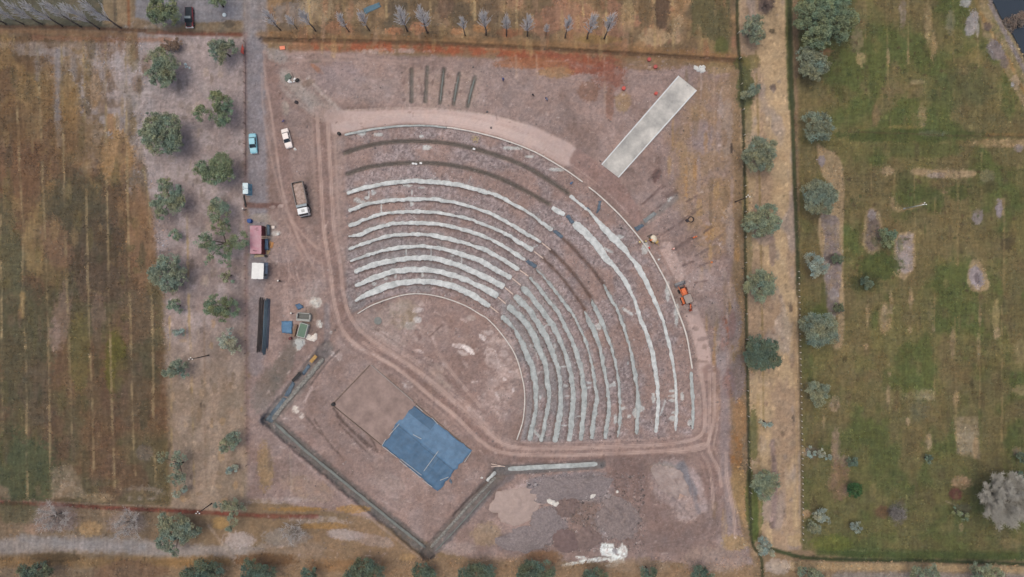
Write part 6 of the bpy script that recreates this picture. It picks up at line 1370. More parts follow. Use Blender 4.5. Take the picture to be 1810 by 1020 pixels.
# ------------------------------------------------------------------ vehicles
M_GLASS = mat('dark_glass', (34, 44, 52), .15, .1, 2, spec=.6)
M_TYRE = mat('tyre_rubber', (34, 32, 32), .85, .2, 8)
M_RIM = mat('wheel_metal', (140, 140, 142), .4, .1, 4, metal=.6)
M_CHROME = mat('pale_bumper', (206, 208, 210), .35, .08, 4)
M_HEAD = mat('headlamp_glass', (220, 222, 220), .2, .05, 4)
M_TAIL = mat('tail_lamp_red', (150, 26, 22), .3, .1, 4)

def wheel(parent, x, y, r, w, name='wheel'):
    t = MB(); prof = [(-w / 2, r * .62), (-w / 2, r * .92), (-w * .38, r), (w * .38, r), (w / 2, r * .92), (w / 2, r * .62)]
    n = 16; rings = []
    for px, pr in prof: rings.append([Vector((px, math.cos(2 * math.pi * k / n) * pr, math.sin(2 * math.pi * k / n) * pr)) for k in range(n)])
    t.loft(rings, 0, False)
    o = t.build(name, M_TYRE, parent, (x, y, r))
    m = MB(); m.tube([(-w * .42, 0, 0), (w * .42, 0, 0)], r * .64, 14); m.tube([(-w * .5, 0, 0), (w * .5, 0, 0)], r * .2, 8)
    m.build('rim', M_RIM, o)
    return o

def rsec(y, w, z0, z1, r=.12):
    return [Vector((-w, y, z0 + r)), Vector((-w + r * .6, y, z0)), Vector((w - r * .6, y, z0)), Vector((w, y, z0 + r)), Vector((w, y, z1 - r)), Vector((w - r, y, z1)), Vector((-w + r, y, z1)), Vector((-w, y, z1 - r))]

def sedan(label, uv0, uv1, paint, name='parked_car', W=1.62, g='cars parked beside the gravel track'):
    """uv0 rear end, uv1 front end of the body"""
    zc = .8
    a = P(*uv0, ground_z(*uv0) + zc); b = P(*uv1, ground_z(*uv1) + zc); L = (b - a).length; c = (a + b) / 2
    root = thing(name, label, 'car', (c.x, c.y, world_ground_z(c.x, c.y)), heading(*uv0, *uv1), g)
    w = W / 2; f = L / 2
    body = MB(); body.loft([rsec(y * f, w * k, .28, z) for y, k, z in ((-1, .84, .78), (-.97, .93, .84), (-.8, .99, .88), (-.3, 1, .92), (.3, 1, .92), (.75, .99, .86), (.93, .94, .78), (1, .84, .68))])
    bo = body.build('body', paint, root)
    gh = MB(); zb, zt = .9, 1.36
    y0, y1, y2, y3 = -.60 * f, -.46 * f, .12 * f, .44 * f
    vs = [(-w * .92, y0, zb), (w * .92, y0, zb), (w * .92, y3, zb), (-w * .92, y3, zb), (-w * .76, y1, zt), (w * .76, y1, zt), (w * .76, y2, zt), (-w * .76, y2, zt)]
    fc = [(0, 1, 5, 4), (1, 2, 6, 5), (2, 3, 7, 6), (3, 0, 4, 7), (4, 5, 6, 7)]
    gh.add(vs, fc); gh.build('windows', M_GLASS, root)
    rf = MB(); rf.box((0, (y1 + y2) / 2, zt + .02), (w * 1.54, y2 - y1 + .06, .06), 0, 0, .03)
    for sx in (-1, 1):
        for (ya, yb) in ((y0, y1), (y3, y2), ((y0 + y3) / 2, (y1 + y2) / 2)):
            rf.tube([(sx * w * .93, ya, zb), (sx * w * .77, yb, zt)], .035, 4)
    rf.build('roof', paint, root)
    seam = MB(); seam.box((0, .46 * f, .905), (w * 1.7, .03, .01)); seam.box((0, -.62 * f, .90), (w * 1.6, .03, .01)); seam.build('panel_gap', M_BLACK, bo)
    for sy, nm in ((-1, 'rear_bumper'), (1, 'front_bumper')):
        m = MB(); m.box((0, sy * (f - .02), .45), (W * .9, .14, .16), 0, 0, .04); m.build(nm, M_CHROME, root)
    for sx in (-1, 1):
        m = MB(); m.box((sx * w * .66, f - .09, .66), (.3, .12, .13), 0, 0, .03); m.build('headlight', M_HEAD, root)
        m = MB(); m.box((sx * w * .66, -f + .07, .7), (.32, .1, .12), 0, 0, .03); m.build('tail_light', M_TAIL, root)
        m = MB(); m.box((sx * (w + .07), .34 * f, .98), (.16, .1, .1), 0, 0, .03); m.build('wing_mirror', paint, root)
        for sy in (-.62, .64): wheel(root, sx * (w - .1), sy * f, .31, .2)
    return root
sedan('light blue saloon car standing on the gravel track beside the fence', (445.5, 236), (448.5, 271), mat('light_blue_paint', (126, 186, 202), .35, .06, 1.5, spec=.5))
sedan('white saloon car standing askew on the bare earth beside the rutted tracks', (502, 227.5), (511, 261), mat('white_paint', (226, 216, 210), .35, .04, 1.5, spec=.5))

def pickup():
    uv0, uv1 = (333.5, 12.5), (334.5, 48)
    a = P(*uv0, .8); b = P(*uv1, .8); L = (b - a).length; c = (a + b) / 2
    root = thing('pickup_truck', 'red pickup with a dark covered bed parked under the tree at the top edge', 'pickup', (c.x, c.y, world_ground_z(c.x, c.y)), heading(*uv0, *uv1))
    red = mat('dark_red_paint', (132, 48, 54), .4, .08, 1.5, spec=.5); w, f = .86, L / 2
    mb = MB(); mb.loft([rsec(y * f, w * k, .35, z) for y, k, z in ((-1, .95, .98), (-.95, 1, 1.0), (-.02, 1, 1.0), (.02, 1, 1.0), (.9, .98, .98), (1, .86, .84))]); mb.build('body', red, root)
    mb = MB(); mb.box((0, -.52 * f, 1.03), (w * 1.72, .92 * f, .1), 0, 0, .04)
    for k in range(4): mb.box((0, -.52 * f + (k - 1.5) * .22 * f, 1.09), (w * 1.7, .05, .03))
    mb.build('bed_cover', mat('black_bed_cover', (38, 48, 56), .6, .2, 2), root)
    zb, zt = 1.0, 1.62; y0, y1, y2, y3 = -.02 * f, .04 * f, .26 * f, .56 * f
    gh = MB(); gh.add([(-w * .94, y0, zb), (w * .94, y0, zb), (w * .94, y3, zb), (-w * .94, y3, zb), (-w * .8, y1, zt), (w * .8, y1, zt), (w * .8, y2, zt), (-w * .8, y2, zt)], [(0, 1, 5, 4), (1, 2, 6, 5), (2, 3, 7, 6), (3, 0, 4, 7), (4, 5, 6, 7)]); gh.build('windows', M_GLASS, root)
    mb = MB(); mb.box((0, (y1 + y2) / 2, zt + .02), (w * 1.6, y2 - y1 + .05, .06), 0, 0, .03); mb.build('roof', mat('silver_roof', (134, 146, 152), .4, .08, 2), root)
    mb = MB(); mb.box((0, .76 * f, 1.0), (w * 1.5, .40 * f, .06), 0, 0, .03); mb.build('hood', mat('black_hood', (34, 36, 44), .4, .1, 2), root)
    mb = MB(); mb.box((0, f + .02, .6), (w * 1.96, .22, .26), 0, 0, .05); mb.build('front_bumper', M_CHROME, root)
    mb = MB(); mb.box((0, -f, .6), (w * 1.9, .14, .2), 0, 0, .05); mb.build('rear_bumper', M_CHROME, root)
    for sx in (-1, 1):
        m = MB(); m.box((sx * w * .74, f - .07, .82), (.28, .14, .16), 0, 0, .03); m.build('headlight', M_HEAD, root)
        m = MB(); m.box((sx * w * .86, -f + .03, .85), (.16, .08, .3), 0, 0, .02); m.build('tail_light', M_TAIL, root)
        m = MB(); m.box((sx * (w + .1), .42 * f, 1.14), (.2, .1, .16), 0, 0, .03); m.build('wing_mirror', M_BLACK, root)
        for sy in (-.6, .66): wheel(root, sx * (w - .1), sy * f, .38, .26)
pickup()

def dump_truck():
    uv0, uv1 = (525.5, 322), (538, 381)
    zc = 1.8
    a = P(*uv0, zc); b = P(*uv1, zc); L = (b - a).length; c = (a + b) / 2
    root = thing('dump_truck', 'white-cabbed dump truck loaded with brown soil, left of the seating bowl', 'dump truck', (c.x, c.y, world_ground_z(c.x, c.y)), heading(*uv0, *uv1))
    f = L / 2; w = 1.18
    steel = mat('worn_grey_bed_steel', (128, 122, 118), .7, .2, 1.5, metal=.2); white = mat('white_cab_paint', (226, 228, 228), .4, .05, 1.5)
    mb = MB()
    for sx in (-1, 1): mb.box((sx * .42, 0, .78), (.14, L * .94, .24))
    for k in range(5): mb.box((0, -f * .85 + k * f * .42, .78), (.8, .12, .16))
    mb.build('chassis', M_BLACK, root)
    yb0, yb1 = -f, f * .34
    bed = MB(); z0, z1 = 1.15, 2.25
    bed.box((0, (yb0 + yb1) / 2, z0), (w * 2, yb1 - yb0, .1))
    for sx in (-1, 1):
        bed.box((sx * w, (yb0 + yb1) / 2, (z0 + z1) / 2), (.08, yb1 - yb0, z1 - z0)); bed.box((sx * (w + .03), (yb0 + yb1) / 2, z1), (.16, yb1 - yb0, .1))
        for k in range(7): bed.box((sx * (w + .06), yb0 + .2 + k * (yb1 - yb0 - .4) / 6, (z0 + z1) / 2 - .05), (.08, .1, z1 - z0 - .1))
    bed.box((0, yb0 - .03, (z0 + z1) / 2 - .05), (w * 2, .08, z1 - z0 - .1)); bed.box((0, yb1 + .04, (z0 + z1) / 2 + .1), (w * 2, .08, z1 - z0 + .2))
    bo = bed.build('cargo_bed', steel, root)
    hb = MB(); hb.box((0, yb1 + .32, z1 + .22), (w * 1.96, .5, .07)); hb.box((0, yb1 + .1, z1 + .16), (w * 1.96, .08, .3)); hb.build('cab_guard', mat('pale_guard_steel', (150, 160, 164), .6, .15, 2), bo)
    n = 16; vs = []; ld = MB()
    for j in range(n + 1):
        for i in range(n + 1):
            s, t = i / n, j / n; e = min(s, 1 - s) * min(t, 1 - t) * 4
            z = 1.75 + .55 * math.sqrt(e) + .2 * (float(fbm(np.array([s * 20.]), np.array([t * 30.]), 6, 51, 3)[0]) - .5)
            if t < .12: z -= .4 * (1 - t / .12)
            vs.append((-w + .06 + (w * 2 - .12) * s, yb0 + .06 + (yb1 - yb0 - .1) * t, z))
    ld.add(vs, [(j * (n + 1) + i, j * (n + 1) + i + 1, (j + 1) * (n + 1) + i + 1, (j + 1) * (n + 1) + i) for j in range(n) for i in range(n)], 0, None, True)
    ld.build('soil_load', mat('brown_soil_load', (148, 126, 114), .95, .22, 2, bump=.4, col2=(176, 156, 146)), bo)
    yc0, yc1 = f * .56, f
    cab = MB(); cab.loft([rsec(yc0, w * .96, .7, 2.45, .12), rsec(yc1 - .35, w * .96, .7, 2.45, .14), rsec(yc1 - .12, w * .94, .7, 1.75, .12), rsec(yc1, w * .9, .7, 1.55, .12)]); co = cab.build('cab', white, root)
    m = MB(); m.add([(-w * .84, yc1 - .33, 2.38), (w * .84, yc1 - .33, 2.38), (w * .82, yc1 - .08, 1.72), (-w * .82, yc1 - .08, 1.72)], [(3, 2, 1, 0), (0, 1, 2, 3)]); 
    m2 = MB(); m2.box((0, yc1 - .19, 2.08), (w * 1.66, .06, .74), 0, 0, 0, None, math.radians(20)); m2.build('windscreen', M_GLASS, co)
    for sx in (-1, 1):
        m = MB(); m.box((sx * w * .95, (yc0 + yc1) / 2 + .05, 1.95), (.08, .8, .55), 0, 0, .02); m.build('side_window', M_GLASS, co)
        m = MB(); m.box((sx * (w + .16), yc1 - .3, 1.95), (.26, .1, .5), 0, 0, .03); m.build('wing_mirror', M_BLACK, co)
        m = MB(); m.box((sx * w * .66, yc1 + .02, .95), (.3, .08, .2), 0, 0, .03); m.build('headlight', M_HEAD, root)
    m = MB(); m.box((-.1, (yc0 + yc1) / 2 - .15, 2.5), (.7, .6, .08), 0, 0, .03); m.build('roof_hatch', mat('grey_roof_hatch', (176, 178, 176), .6, .1, 3), co)
    m = MB(); m.box((0, yc1 + .1, .62), (w * 1.96, .2, .34), 0, 0, .05); m.build('front_bumper', M_BLACK, root)
    m = MB(); m.tube([(w * .7, f * .45, .9), (w * .7, f * .45, 1.9)], .42, 10); m.box((-w * .75, f * .42, .95), (.5, .7, .6), 0, 0, .06); m.build('fuel_tank', M_BLACK, root)
    for sx in (-1, 1):
        wheel(root, sx * (w - .1), f * .66, .5, .3)
        for sy in (-.34, -.70): wheel(root, sx * (w - .16), sy * f, .5, .46)
dump_truck()

def backhoe():
    uv0, uv1 = (1222, 549), (1203, 500)
    zc = 1.3; zg = ground_z(1212, 525)
    a = P(*uv0, zg + zc); b = P(*uv1, zg + zc); L = (b - a).length; c = (a + b) / 2
    root = thing('backhoe_loader', 'orange backhoe loader with grey canopy standing on the road outside the rim kerb', 'backhoe', (c.x, c.y, world_ground_z(c.x, c.y)), heading(*uv0, *uv1))
    f = L / 2; org = mat('orange_machine_paint', (214, 112, 66), .5, .1, 1.5); drk = mat('dark_orange_paint', (130, 62, 42), .6, .2, 2); gry = mat('canopy_grey', (152, 140, 132), .7, .1, 2)
    mb = MB(); mb.box((0, f * .12, .85), (.8, f * 1.15, .4), 0, 0, .06); mb.build('chassis', M_BLACK, root)
    mb = MB(); mb.loft([rsec(f * .10, .5, .95, 1.75, .1), rsec(f * .38, .48, .95, 1.7, .1), rsec(f * .6, .42, .95, 1.5, .12)]); mb.box((.18, f * .3, 1.8), (.12, .12, .3)); mb.build('hood', org, root)
    bk = MB(); w = 1.12; yk = f * .86
    prof = [(yk - .1, .9), (yk - .12, .35), (yk + .1, .12), (yk + .62, .1)]; pr2 = [(y, z) for y, z in prof]
    rings = [[Vector((x, y, z)) for x in (-w, w)] for y, z in prof]
    vs = [p for r in rings for p in r] + [p + Vector((0, -.05, -.05)) for r in rings for p in r]
    fs = [(2 * i, 2 * i + 1, 2 * i + 3, 2 * i + 2) for i in range(3)] + [(8 + 2 * i + 2, 8 + 2 * i + 3, 8 + 2 * i + 1, 8 + 2 * i) for i in range(3)]
    bk.add(vs, fs)
    for sx in (-1, 1): bk.box((sx * w, yk + .2, .42), (.06, .7, .55))
    bk.box((0, yk - .12, .9), (w * 2, .1, .1)); bk.build('front_bucket', mat('worn_bucket_steel', (112, 112, 116), .5, .2, 2, metal=.5), root)
    for sx in (-1, 1):
        m = MB(); m.tube([(sx * .62, f * .05, 1.5), (sx * .64, f * .5, 1.35), (sx * .62, f * .84, .6)], .1, 6); m.build('loader_arm', org if sx < 0 else drk, root)
        wheel(root, sx * .85, f * .46, .45, .32); wheel(root, sx * .9, -f * .16, .68, .46)
        m = MB(); m.tube([(sx * .5, -f * .42, .9), (sx * 1.05, -f * .46, .3)], .09, 6); m.box((sx * 1.1, -f * .46, .1), (.4, .36, .1)); m.build('stabiliser', drk, root)
    cab = MB()
    for sx in (-1, 1):
        for y in (f * .08, -f * .34): cab.tube([(sx * .68, y, 1.2), (sx * .66, y, 2.6)], .05, 5)
    cab.box((0, -f * .13, 1.2), (1.3, f * .5, .2), 0, 0, .04); cab.box((0, -f * .16, 1.6), (.5, .5, .6), 0, 0, .08); co = cab.build('cab_frame', M_BLACK, root)
    rf = MB(); rf.box((0, -f * .14, 2.66), (1.62, f * .58, .12), 0, 0, .06); rf.box((0, -f * .14, 2.74), (1.1, f * .4, .05), 0, 0, .03); rf.box((.35, f * .02, 2.78), (.16, .12, .1)); rf.build('canopy', gry, co)
    rm = MB(); rm.box((0, -f * .14 - f * .3, 2.63), (1.74, .1, .14)); rm.box((0, -f * .14 + f * .3, 2.63), (1.74, .1, .14)); rm.box((.84, -f * .14, 2.63), (.08, f * .58, .14)); rm.box((-.84, -f * .14, 2.63), (.08, f * .58, .14)); rm.build('canopy_rim', mat('dark_canopy_rim', (74, 56, 48), .7, .15, 3), co)
    for sx in (-1, 1):
        fd = MB(); fd.box((sx * .92, -f * .16, 1.45), (.52, 1.5, .1), 0, 0, .04); fd.build('fender', org, root)
    bm_ = MB(); bm_.tube([(0, -f * .45, 1.1), (.1, -f * .62, 2.2), (.05, -f * .52, 2.9)], [.16, .15, .1], 6); bm_.tube([(.05, -f * .55, 2.7), (.2, -f * .85, 1.9)], [.1, .1], 6); bo = bm_.build('boom', drk, root)
    d = MB(); d.tube([(-.05, -f * .56, 2.8), (-.1, -f * .92, 1.3)], [.13, .1], 6); d.box((-.14, -f * .74, 2.1), (.14, .4, .4)); do = d.build('dipper_arm', org, bo)
    k = MB(); k.box((0, -f * .95, .95), (.6, .5, .08), 0, 0, .02, None, .5); k.box((0, -f * 1.02, .75), (.6, .1, .5), 0, 0, .02); k.box((-.3, -f * .97, .8), (.05, .45, .45)); k.box((.3, -f * .97, .8), (.05, .45, .45)); k.build('rear_bucket', drk, do)
backhoe()

# ------------------------------------------------------------------ site huts
def red_container():
    u0, u1, v0, v1 = 442, 462, 399, 448.5; hh = 2.55
    zg = ground_z(455, 424)
    a = P(u0, v0, zg + hh); b = P(u1, v1, zg + hh); c = (a + b) / 2; sx, sy = abs(b.x - a.x), abs(a.y - b.y)
    root = thing('shipping_container', 'dark red shipping container with a faded pink roof beside the fence', 'container', (c.x, c.y, zg))
    red = mat('dark_red_steel', (112, 42, 48), .6, .15, 1.2); pink = mat('faded_pink_roof', (204, 172, 178), .75, .16, .7, col2=(170, 116, 128))
    mb = MB(); n = 34
    for s, x in ((1, sx / 2), (-1, -sx / 2)):
        for k in range(n): mb.box((x - s * (.03 if k % 2 else 0), -sy / 2 + sy * (k + .5) / n, hh / 2 + .05), (.06, sy / n, hh - .1))
    mb.box((0, sy / 2, hh / 2 + .05), (sx - .1, .06, hh - .1)); mb.box((0, 0, .08), (sx - .02, sy - .02, .14)); mb.build('wall', red, root)
    rf = MB()
    for k in range(26): rf.box((0, -sy / 2 + sy * (k + .5) / 26, hh + (.03 if k % 2 else 0)), (sx, sy / 26, .06))
    ro = rf.build('roof', pink, root)
    m = MB()
    for x, y, w, d in ((.3, .42 * sy, .5, .1), (.1, .38 * sy, .7, .08), (-.4, -.38 * sy, .4, .16), (0, -.40 * sy, .5, .14), (.4, .34 * sy, .6, .08)): m.box((x, y, hh + .08), (w, d, .04), .1)
    m.build('rust_scale', mat('dark_rust', (112, 84, 92), .9, .3, 4), ro)
    for x in (-.25, .25):
        d = MB(); d.box((x * sx, -sy / 2 - .03, hh / 2), (sx * .46, .06, hh - .2)); do = d.build('door', red, root)
        q = MB(); q.tube([(x * sx + .1, -sy / 2 - .08, .3), (x * sx + .1, -sy / 2 - .08, hh - .3)], .025, 5); q.build('lock_rod', M_STEEL, do)
    f = MB()
    for xx in (-1, 1):
        for yy in (-1, 1): f.box((xx * (sx / 2 - .04), yy * (sy / 2 - .04), hh / 2), (.12, .12, hh + .06))
    f.build('corner_post', red, root)
red_container()

def site_cabin():
    hh = 2.5; zg = ground_z(458, 479)
    a = P(445, 465, zg + hh); b = P(466, 493, zg + hh); c = (a + b) / 2; sx, sy = abs(b.x - a.x), abs(a.y - b.y)
    root = thing('site_cabin', 'small site cabin with a bright white sheet roof below the pink container', 'cabin', (c.x, c.y, zg), -.04)
    mb = MB(); wl = mat('grey_cabin_wall', (128, 140, 150), .7, .12, 2)
    for x in (-1, 1): mb.box((x * (sx / 2 - .08), 0, hh / 2), (.08, sy - .16, hh))
    for y in (-1, 1): mb.box((0, y * (sy / 2 - .08), hh / 2), (sx - .24, .08, hh))
    mb.build('wall', wl, root)
    rf = MB(); white = mat('white_roof_sheet', (226, 226, 222), .6, .08, 1.0)
    for k in range(7): rf.box((-sx / 2 + sx * (k + .5) / 7, 0, hh + .04 + (.015 if k % 2 else 0)), (sx / 7, sy + (.1 if k % 3 else -.02), .04))
    rf.box((.05, .2, hh + .1), (.3, .3, .06)); rf.build('roof', white, root)
    d = MB(); d.box((sx / 2 - .03, -.4, 1.02), (.05, .8, 2.0)); do = d.build('door', mat('blue_grey_door', (80, 96, 116), .6, .1, 3), root); q = MB(); q.box((sx / 2 + .02, -.12, 1.0), (.06, .12, .04)); q.build('handle', M_RIM, do)
    w = MB(); w.box((sx / 2 - .03, .75, 1.4), (.05, .8, .7)); w.build('window', M_GLASS, root)
site_cabin()

def toilet(u, v, label):
    hh = 2.25; zg = ground_z(u + 6, v); c = P(u, v, zg + hh); s = 1.12
    root = thing('portable_toilet', label, 'toilet', (c.x, c.y, zg), 0, 'portable toilets by the fence')
    bl = mat('light_blue_plastic', (98, 156, 182), .5, .1, 2); wh = mat('bluish_white_roof', (206, 224, 228), .5, .05, 2)
    mb = MB(); mb.box((0, 0, hh / 2 - .04), (s, s, hh - .1), 0, 0, .06); mb.box((0, 0, .06), (s + .1, s + .1, .12)); bo = mb.build('cabin_shell', bl, root)
    rf = MB(); rf.box((0, 0, hh), (s + .06, s + .06, .12), 0, 0, .05); rf.box((0, 0, hh + .08), (s * .6, s * .6, .06), 0, 0, .03); ro = rf.build('roof', wh, root)
    p = MB(); p.tube([(-.35, .35 if v > 333 else -.35, hh), (-.35, .35 if v > 333 else -.35, hh + .35)], .06, 8); p.build('vent_pipe', M_BLACK, ro)
    d = MB(); d.box((s / 2 + .01, 0, hh / 2 - .05), (.05, s * .7, hh * .8), 0, 0, .02); do = d.build('door', mat('pale_blue_door', (120, 170, 190), .5, .08, 2), root)
    q = MB(); q.box((s / 2 + .05, .3, 1.0), (.05, .12, .05)); q.build('handle', M_BLACK, do)
toilet(433.5, 328, 'upper of the two light blue portable toilets by the fence'); toilet(433.8, 338, 'lower of the two light blue portable toilets by the fence')

# ------------------------------------------------------------------ loose goods
def place(name, label, cat, u, v, parts, rz=0.0, group=None, dz=0.0):
    """parts: list of (name, MB, material); a single part becomes the thing itself"""
    g = G(u, v, dz)
    if len(parts) == 1:
        o = parts[0][1].build(name, parts[0][2], None, g); o.rotation_euler = (0, 0, rz); return tag(o, label, cat, group)
    root = thing(name, label, cat, g, rz, group)
    for nm, mb, m in parts: mb.build(nm, m, root)
    return root

def bars(u0, v0, u1, v1, n, wd, r, label, m, seed, lay=2):
    a, b = G(u0, v0), G(u1, v1); d = b - a; L = d.length; rg = random.Random(seed)
    mb = MB()
    for i in range(n):
        x = (i / (n - 1) - .5) * wd
        for k in range(lay):
            y0 = rg.uniform(-.4, .4); l = L * rg.uniform(.92, 1.0); j = rg.uniform(-.04, .04)
            mb.tube([(x + j, -l / 2 + y0, r + k * r * 1.8), (x + rg.uniform(-.1, .1), y0, r * 1.1 + k * r * 1.8), (x + rg.uniform(-.08, .08), l / 2 + y0, r + k * r * 1.8)], r, 5)
    for t in (-.3, 0, .3): mb.box((0, t * L, r * lay * 1.7), (wd + .1, .05, .05))
    o = mb.build('rebar_bundle', m, None, (a + b) / 2); o.rotation_euler = (0, 0, math.atan2(-d.x, d.y)); tag(o, label, 'rebar bundle', 'rebar bundles beside the gravel track')
bars(460.5, 527, 456, 622, 6, .38, .05, 'narrow dark bundle of long rusty bars, leftmost of the rebar bundles', M_STEEL, 1, 3)
bars(465, 527, 461, 621, 4, .26, .05, 'thin dark bundle of long rusty bars, second from the left', M_STEEL, 2, 3)
bars(471.5, 529, 466.5, 625, 10, .75, .055, 'wide slate blue bundle of long bars, broadest of the rebar bundles', mat('blue_grey_steel', (76, 92, 104), .6, .2, 3, metal=.3), 3, 3)
bars(476.5, 529, 472, 618, 5, .34, .05, 'rightmost bundle of long dark blue-grey bars', mat('dark_blue_steel', (74, 80, 94), .6, .2, 3, metal=.3), 4, 2)

def drum(label, u, v, r, h, m, name='steel_drum', cat='drum', group=None):
    mb = MB(); n = 16
    prof = [(r * .98, 0), (r, .04), (r, h * .32), (r * 1.04, h * .34), (r, h * .36), (r, h * .64), (r * 1.04, h * .66), (r, h * .68), (r, h - .03), (r * .96, h), (r * .9, h - .03)]
    mb.loft([[Vector((math.cos(2 * math.pi * k / n) * p, math.sin(2 * math.pi * k / n) * p, z)) for k in range(n)] for p, z in prof])
    mb.tube([(r * .5, 0, h - .04), (r * .5, 0, h + .03)], r * .14, 8)
    return place(name, label, cat, u, v, [(name, mb, m)], 0, group)
drum('blue plastic water drum just above the pink container', 443, 391, .48, 1.0, mat('blue_plastic', (36, 76, 140), .5, .15, 3), 'water_drum')
drum('black drum at the left corner of the square earth platform', 590, 714, .42, .8, M_BLACK)
drum('black drum at the left end of the rim kerb', 600, 237, .36, .8, M_BLACK)
drum('dark red drum beside the pale spill at the mixing place', 514.5, 598, .34, .8, mat('dark_red_drum', (92, 34, 36), .5, .15, 3))
drum('black bucket beside the boards below the pink container', 471, 453, .28, .5, M_BLACK, 'bucket', 'bucket')
GRD = 'red drums in the scrub above the access ramp'
M_RED = mat('bright_red_plastic', (192, 84, 74), .5, .1, 3)
drum('bright red drum standing in scrub left of the access ramp', 1102, 157, .42, .6, M_RED, 'plastic_drum', 'drum', GRD)
drum('red drum right against the left edge of the access ramp', 1159, 166, .36, .6, M_RED, 'plastic_drum', 'drum', GRD)
M_REDF = mat('faded_red_plastic', (172, 84, 78), .6, .15, 3)
drum('faded red drum nearest the northern ditch', 1147, 106, .42, .6, M_REDF, 'plastic_drum', 'drum', GRD)
drum('faded red drum just below the one nearest the ditch', 1158, 119, .42, .6, M_REDF, 'plastic_drum', 'drum', GRD)

def cover():
    mb = MB(); n = 24; r = .85
    mb.loft([[Vector((math.cos(2 * math.pi * k / n) * q, math.sin(2 * math.pi * k / n) * q, z)) for k in range(n)] for q, z in ((r, -.1), (r, .16), (r * .96, .2), (r * .6, .2), (r * .58, .23), (r * .2, .24))])
    mb.box((.3, 0, .25), (.25, .05, .05)); mb.box((-.3, 0, .25), (.25, .05, .05))
    place('manhole_cover', 'round grey concrete cover on the stage floor near the left end of the inner kerb', 'manhole', 668, 567, [('c', mb, mat('grey_cover_concrete', (124, 126, 122), .9, .15, 2))])
cover()

def stones(label, u, v, items, m, name, cat, group=None, seed=1):
    """an irregular heap: lumpy boulder-like pieces in one mound"""
    mb = MB(); rg = random.Random(seed); o = G(u, v)
    for (du, dv, r, h) in items:
        c = G(u + du, v + dv) - o; n = 9
        rings = []
        ph = rg.uniform(0, 6)
        for q, z in ((1.0, -.1), (.95, .35 * h), (.65, .8 * h), (.2, h)):
            rings.append([c + Vector((math.cos(2 * math.pi * k / n + ph) * r * q * rg.uniform(.75, 1.2), math.sin(2 * math.pi * k / n + ph) * r * q * rg.uniform(.75, 1.2), z * rg.uniform(.85, 1.15))) for k in range(n)])
        mb.loft(rings)
    ob = mb.build(name, m, None, o); return tag(ob, label, cat, group)
M_PALE = mat('pale_rubble', (206, 206, 202), .9, .12, 2, bump=.3); M_ROCK = mat('grey_rock', (110, 104, 102), .95, .25, 2, bump=.4)
stones('heap of whitish rubble above the upper end of the access ramp', 1238, 122, [(-8, -2, .5, .4), (-4, 2, .5, .5), (3, 2, .7, .5), (5, -3, .5, .4), (0, -3, .4, .4), (6, 3, .4, .3), (-10, -4, .3, .3)], M_PALE, 'rubble_heap', 'rubble', None, 1)
stones('pale heap of powder right of the green-topped tank', 552, 596, [(-6, 0, .7, .5), (-2, 3, .6, .4), (4, 1, .7, .5), (6, -4, .5, .4), (3, 5, .4, .3)], mat('pale_powder', (222, 214, 204), .95, .06, 2), 'lime_heap', 'heap', None, 2)
stones('small pale lump lying just below the front of the white car', 521, 263.5, [(0, 0, .3, .3), (2, 1, .2, .2)], M_PALE, 'pale_stone', 'stone', None, 3)
stones('dark boulder on the bare earth by the upper left drying tracks', 524, 181, [(0, 0, .45, .5), (2, 1, .3, .3)], mat('dark_rock', (66, 60, 62), .95, .25, 3, bump=.3), 'boulder', 'stone', None, 4)
stones('dark stone on the stage floor just inside the left end of the white inner kerb', 643, 547, [(0, 0, .25, .25)], M_ROCK, 'dark_stone', 'stone', None, 5)
stones('dark stone between the fifth trench and the light road', 861, 198, [(0, 0, .28, .3)], M_ROCK, 'dark_stone', 'stone', None, 6)
stones('dark stone on the light compacted road outside the rim kerb', 868, 226, [(0, 0, .28, .3)], M_ROCK, 'dark_stone', 'stone', None, 7)
stones('dark stone below the red earth, right of the five parallel trenches', 836, 119, [(0, 0, .24, .3)], M_ROCK, 'dark_stone', 'stone', None, 8)
stones('pale lump on the churned road inside the orange backhoe turn', 1164, 459, [(0, 0, .25, .25), (2, -1, .15, .2)], M_PALE, 'pale_stone', 'stone', None, 9)
stones('brownish lump among the tiers below the fourth plank', 960, 614, [(0, 0, .22, .3)], M_ROCK, 'dark_stone', 'stone', None, 10)
M_SOILP = mat('brown_soil_pile', (122, 105, 100), .95, .25, 1.2, bump=.5); M_GRAVP = mat('grey_gravel_pile', (132, 122, 121), .95, .28, 2.5, bump=.6)

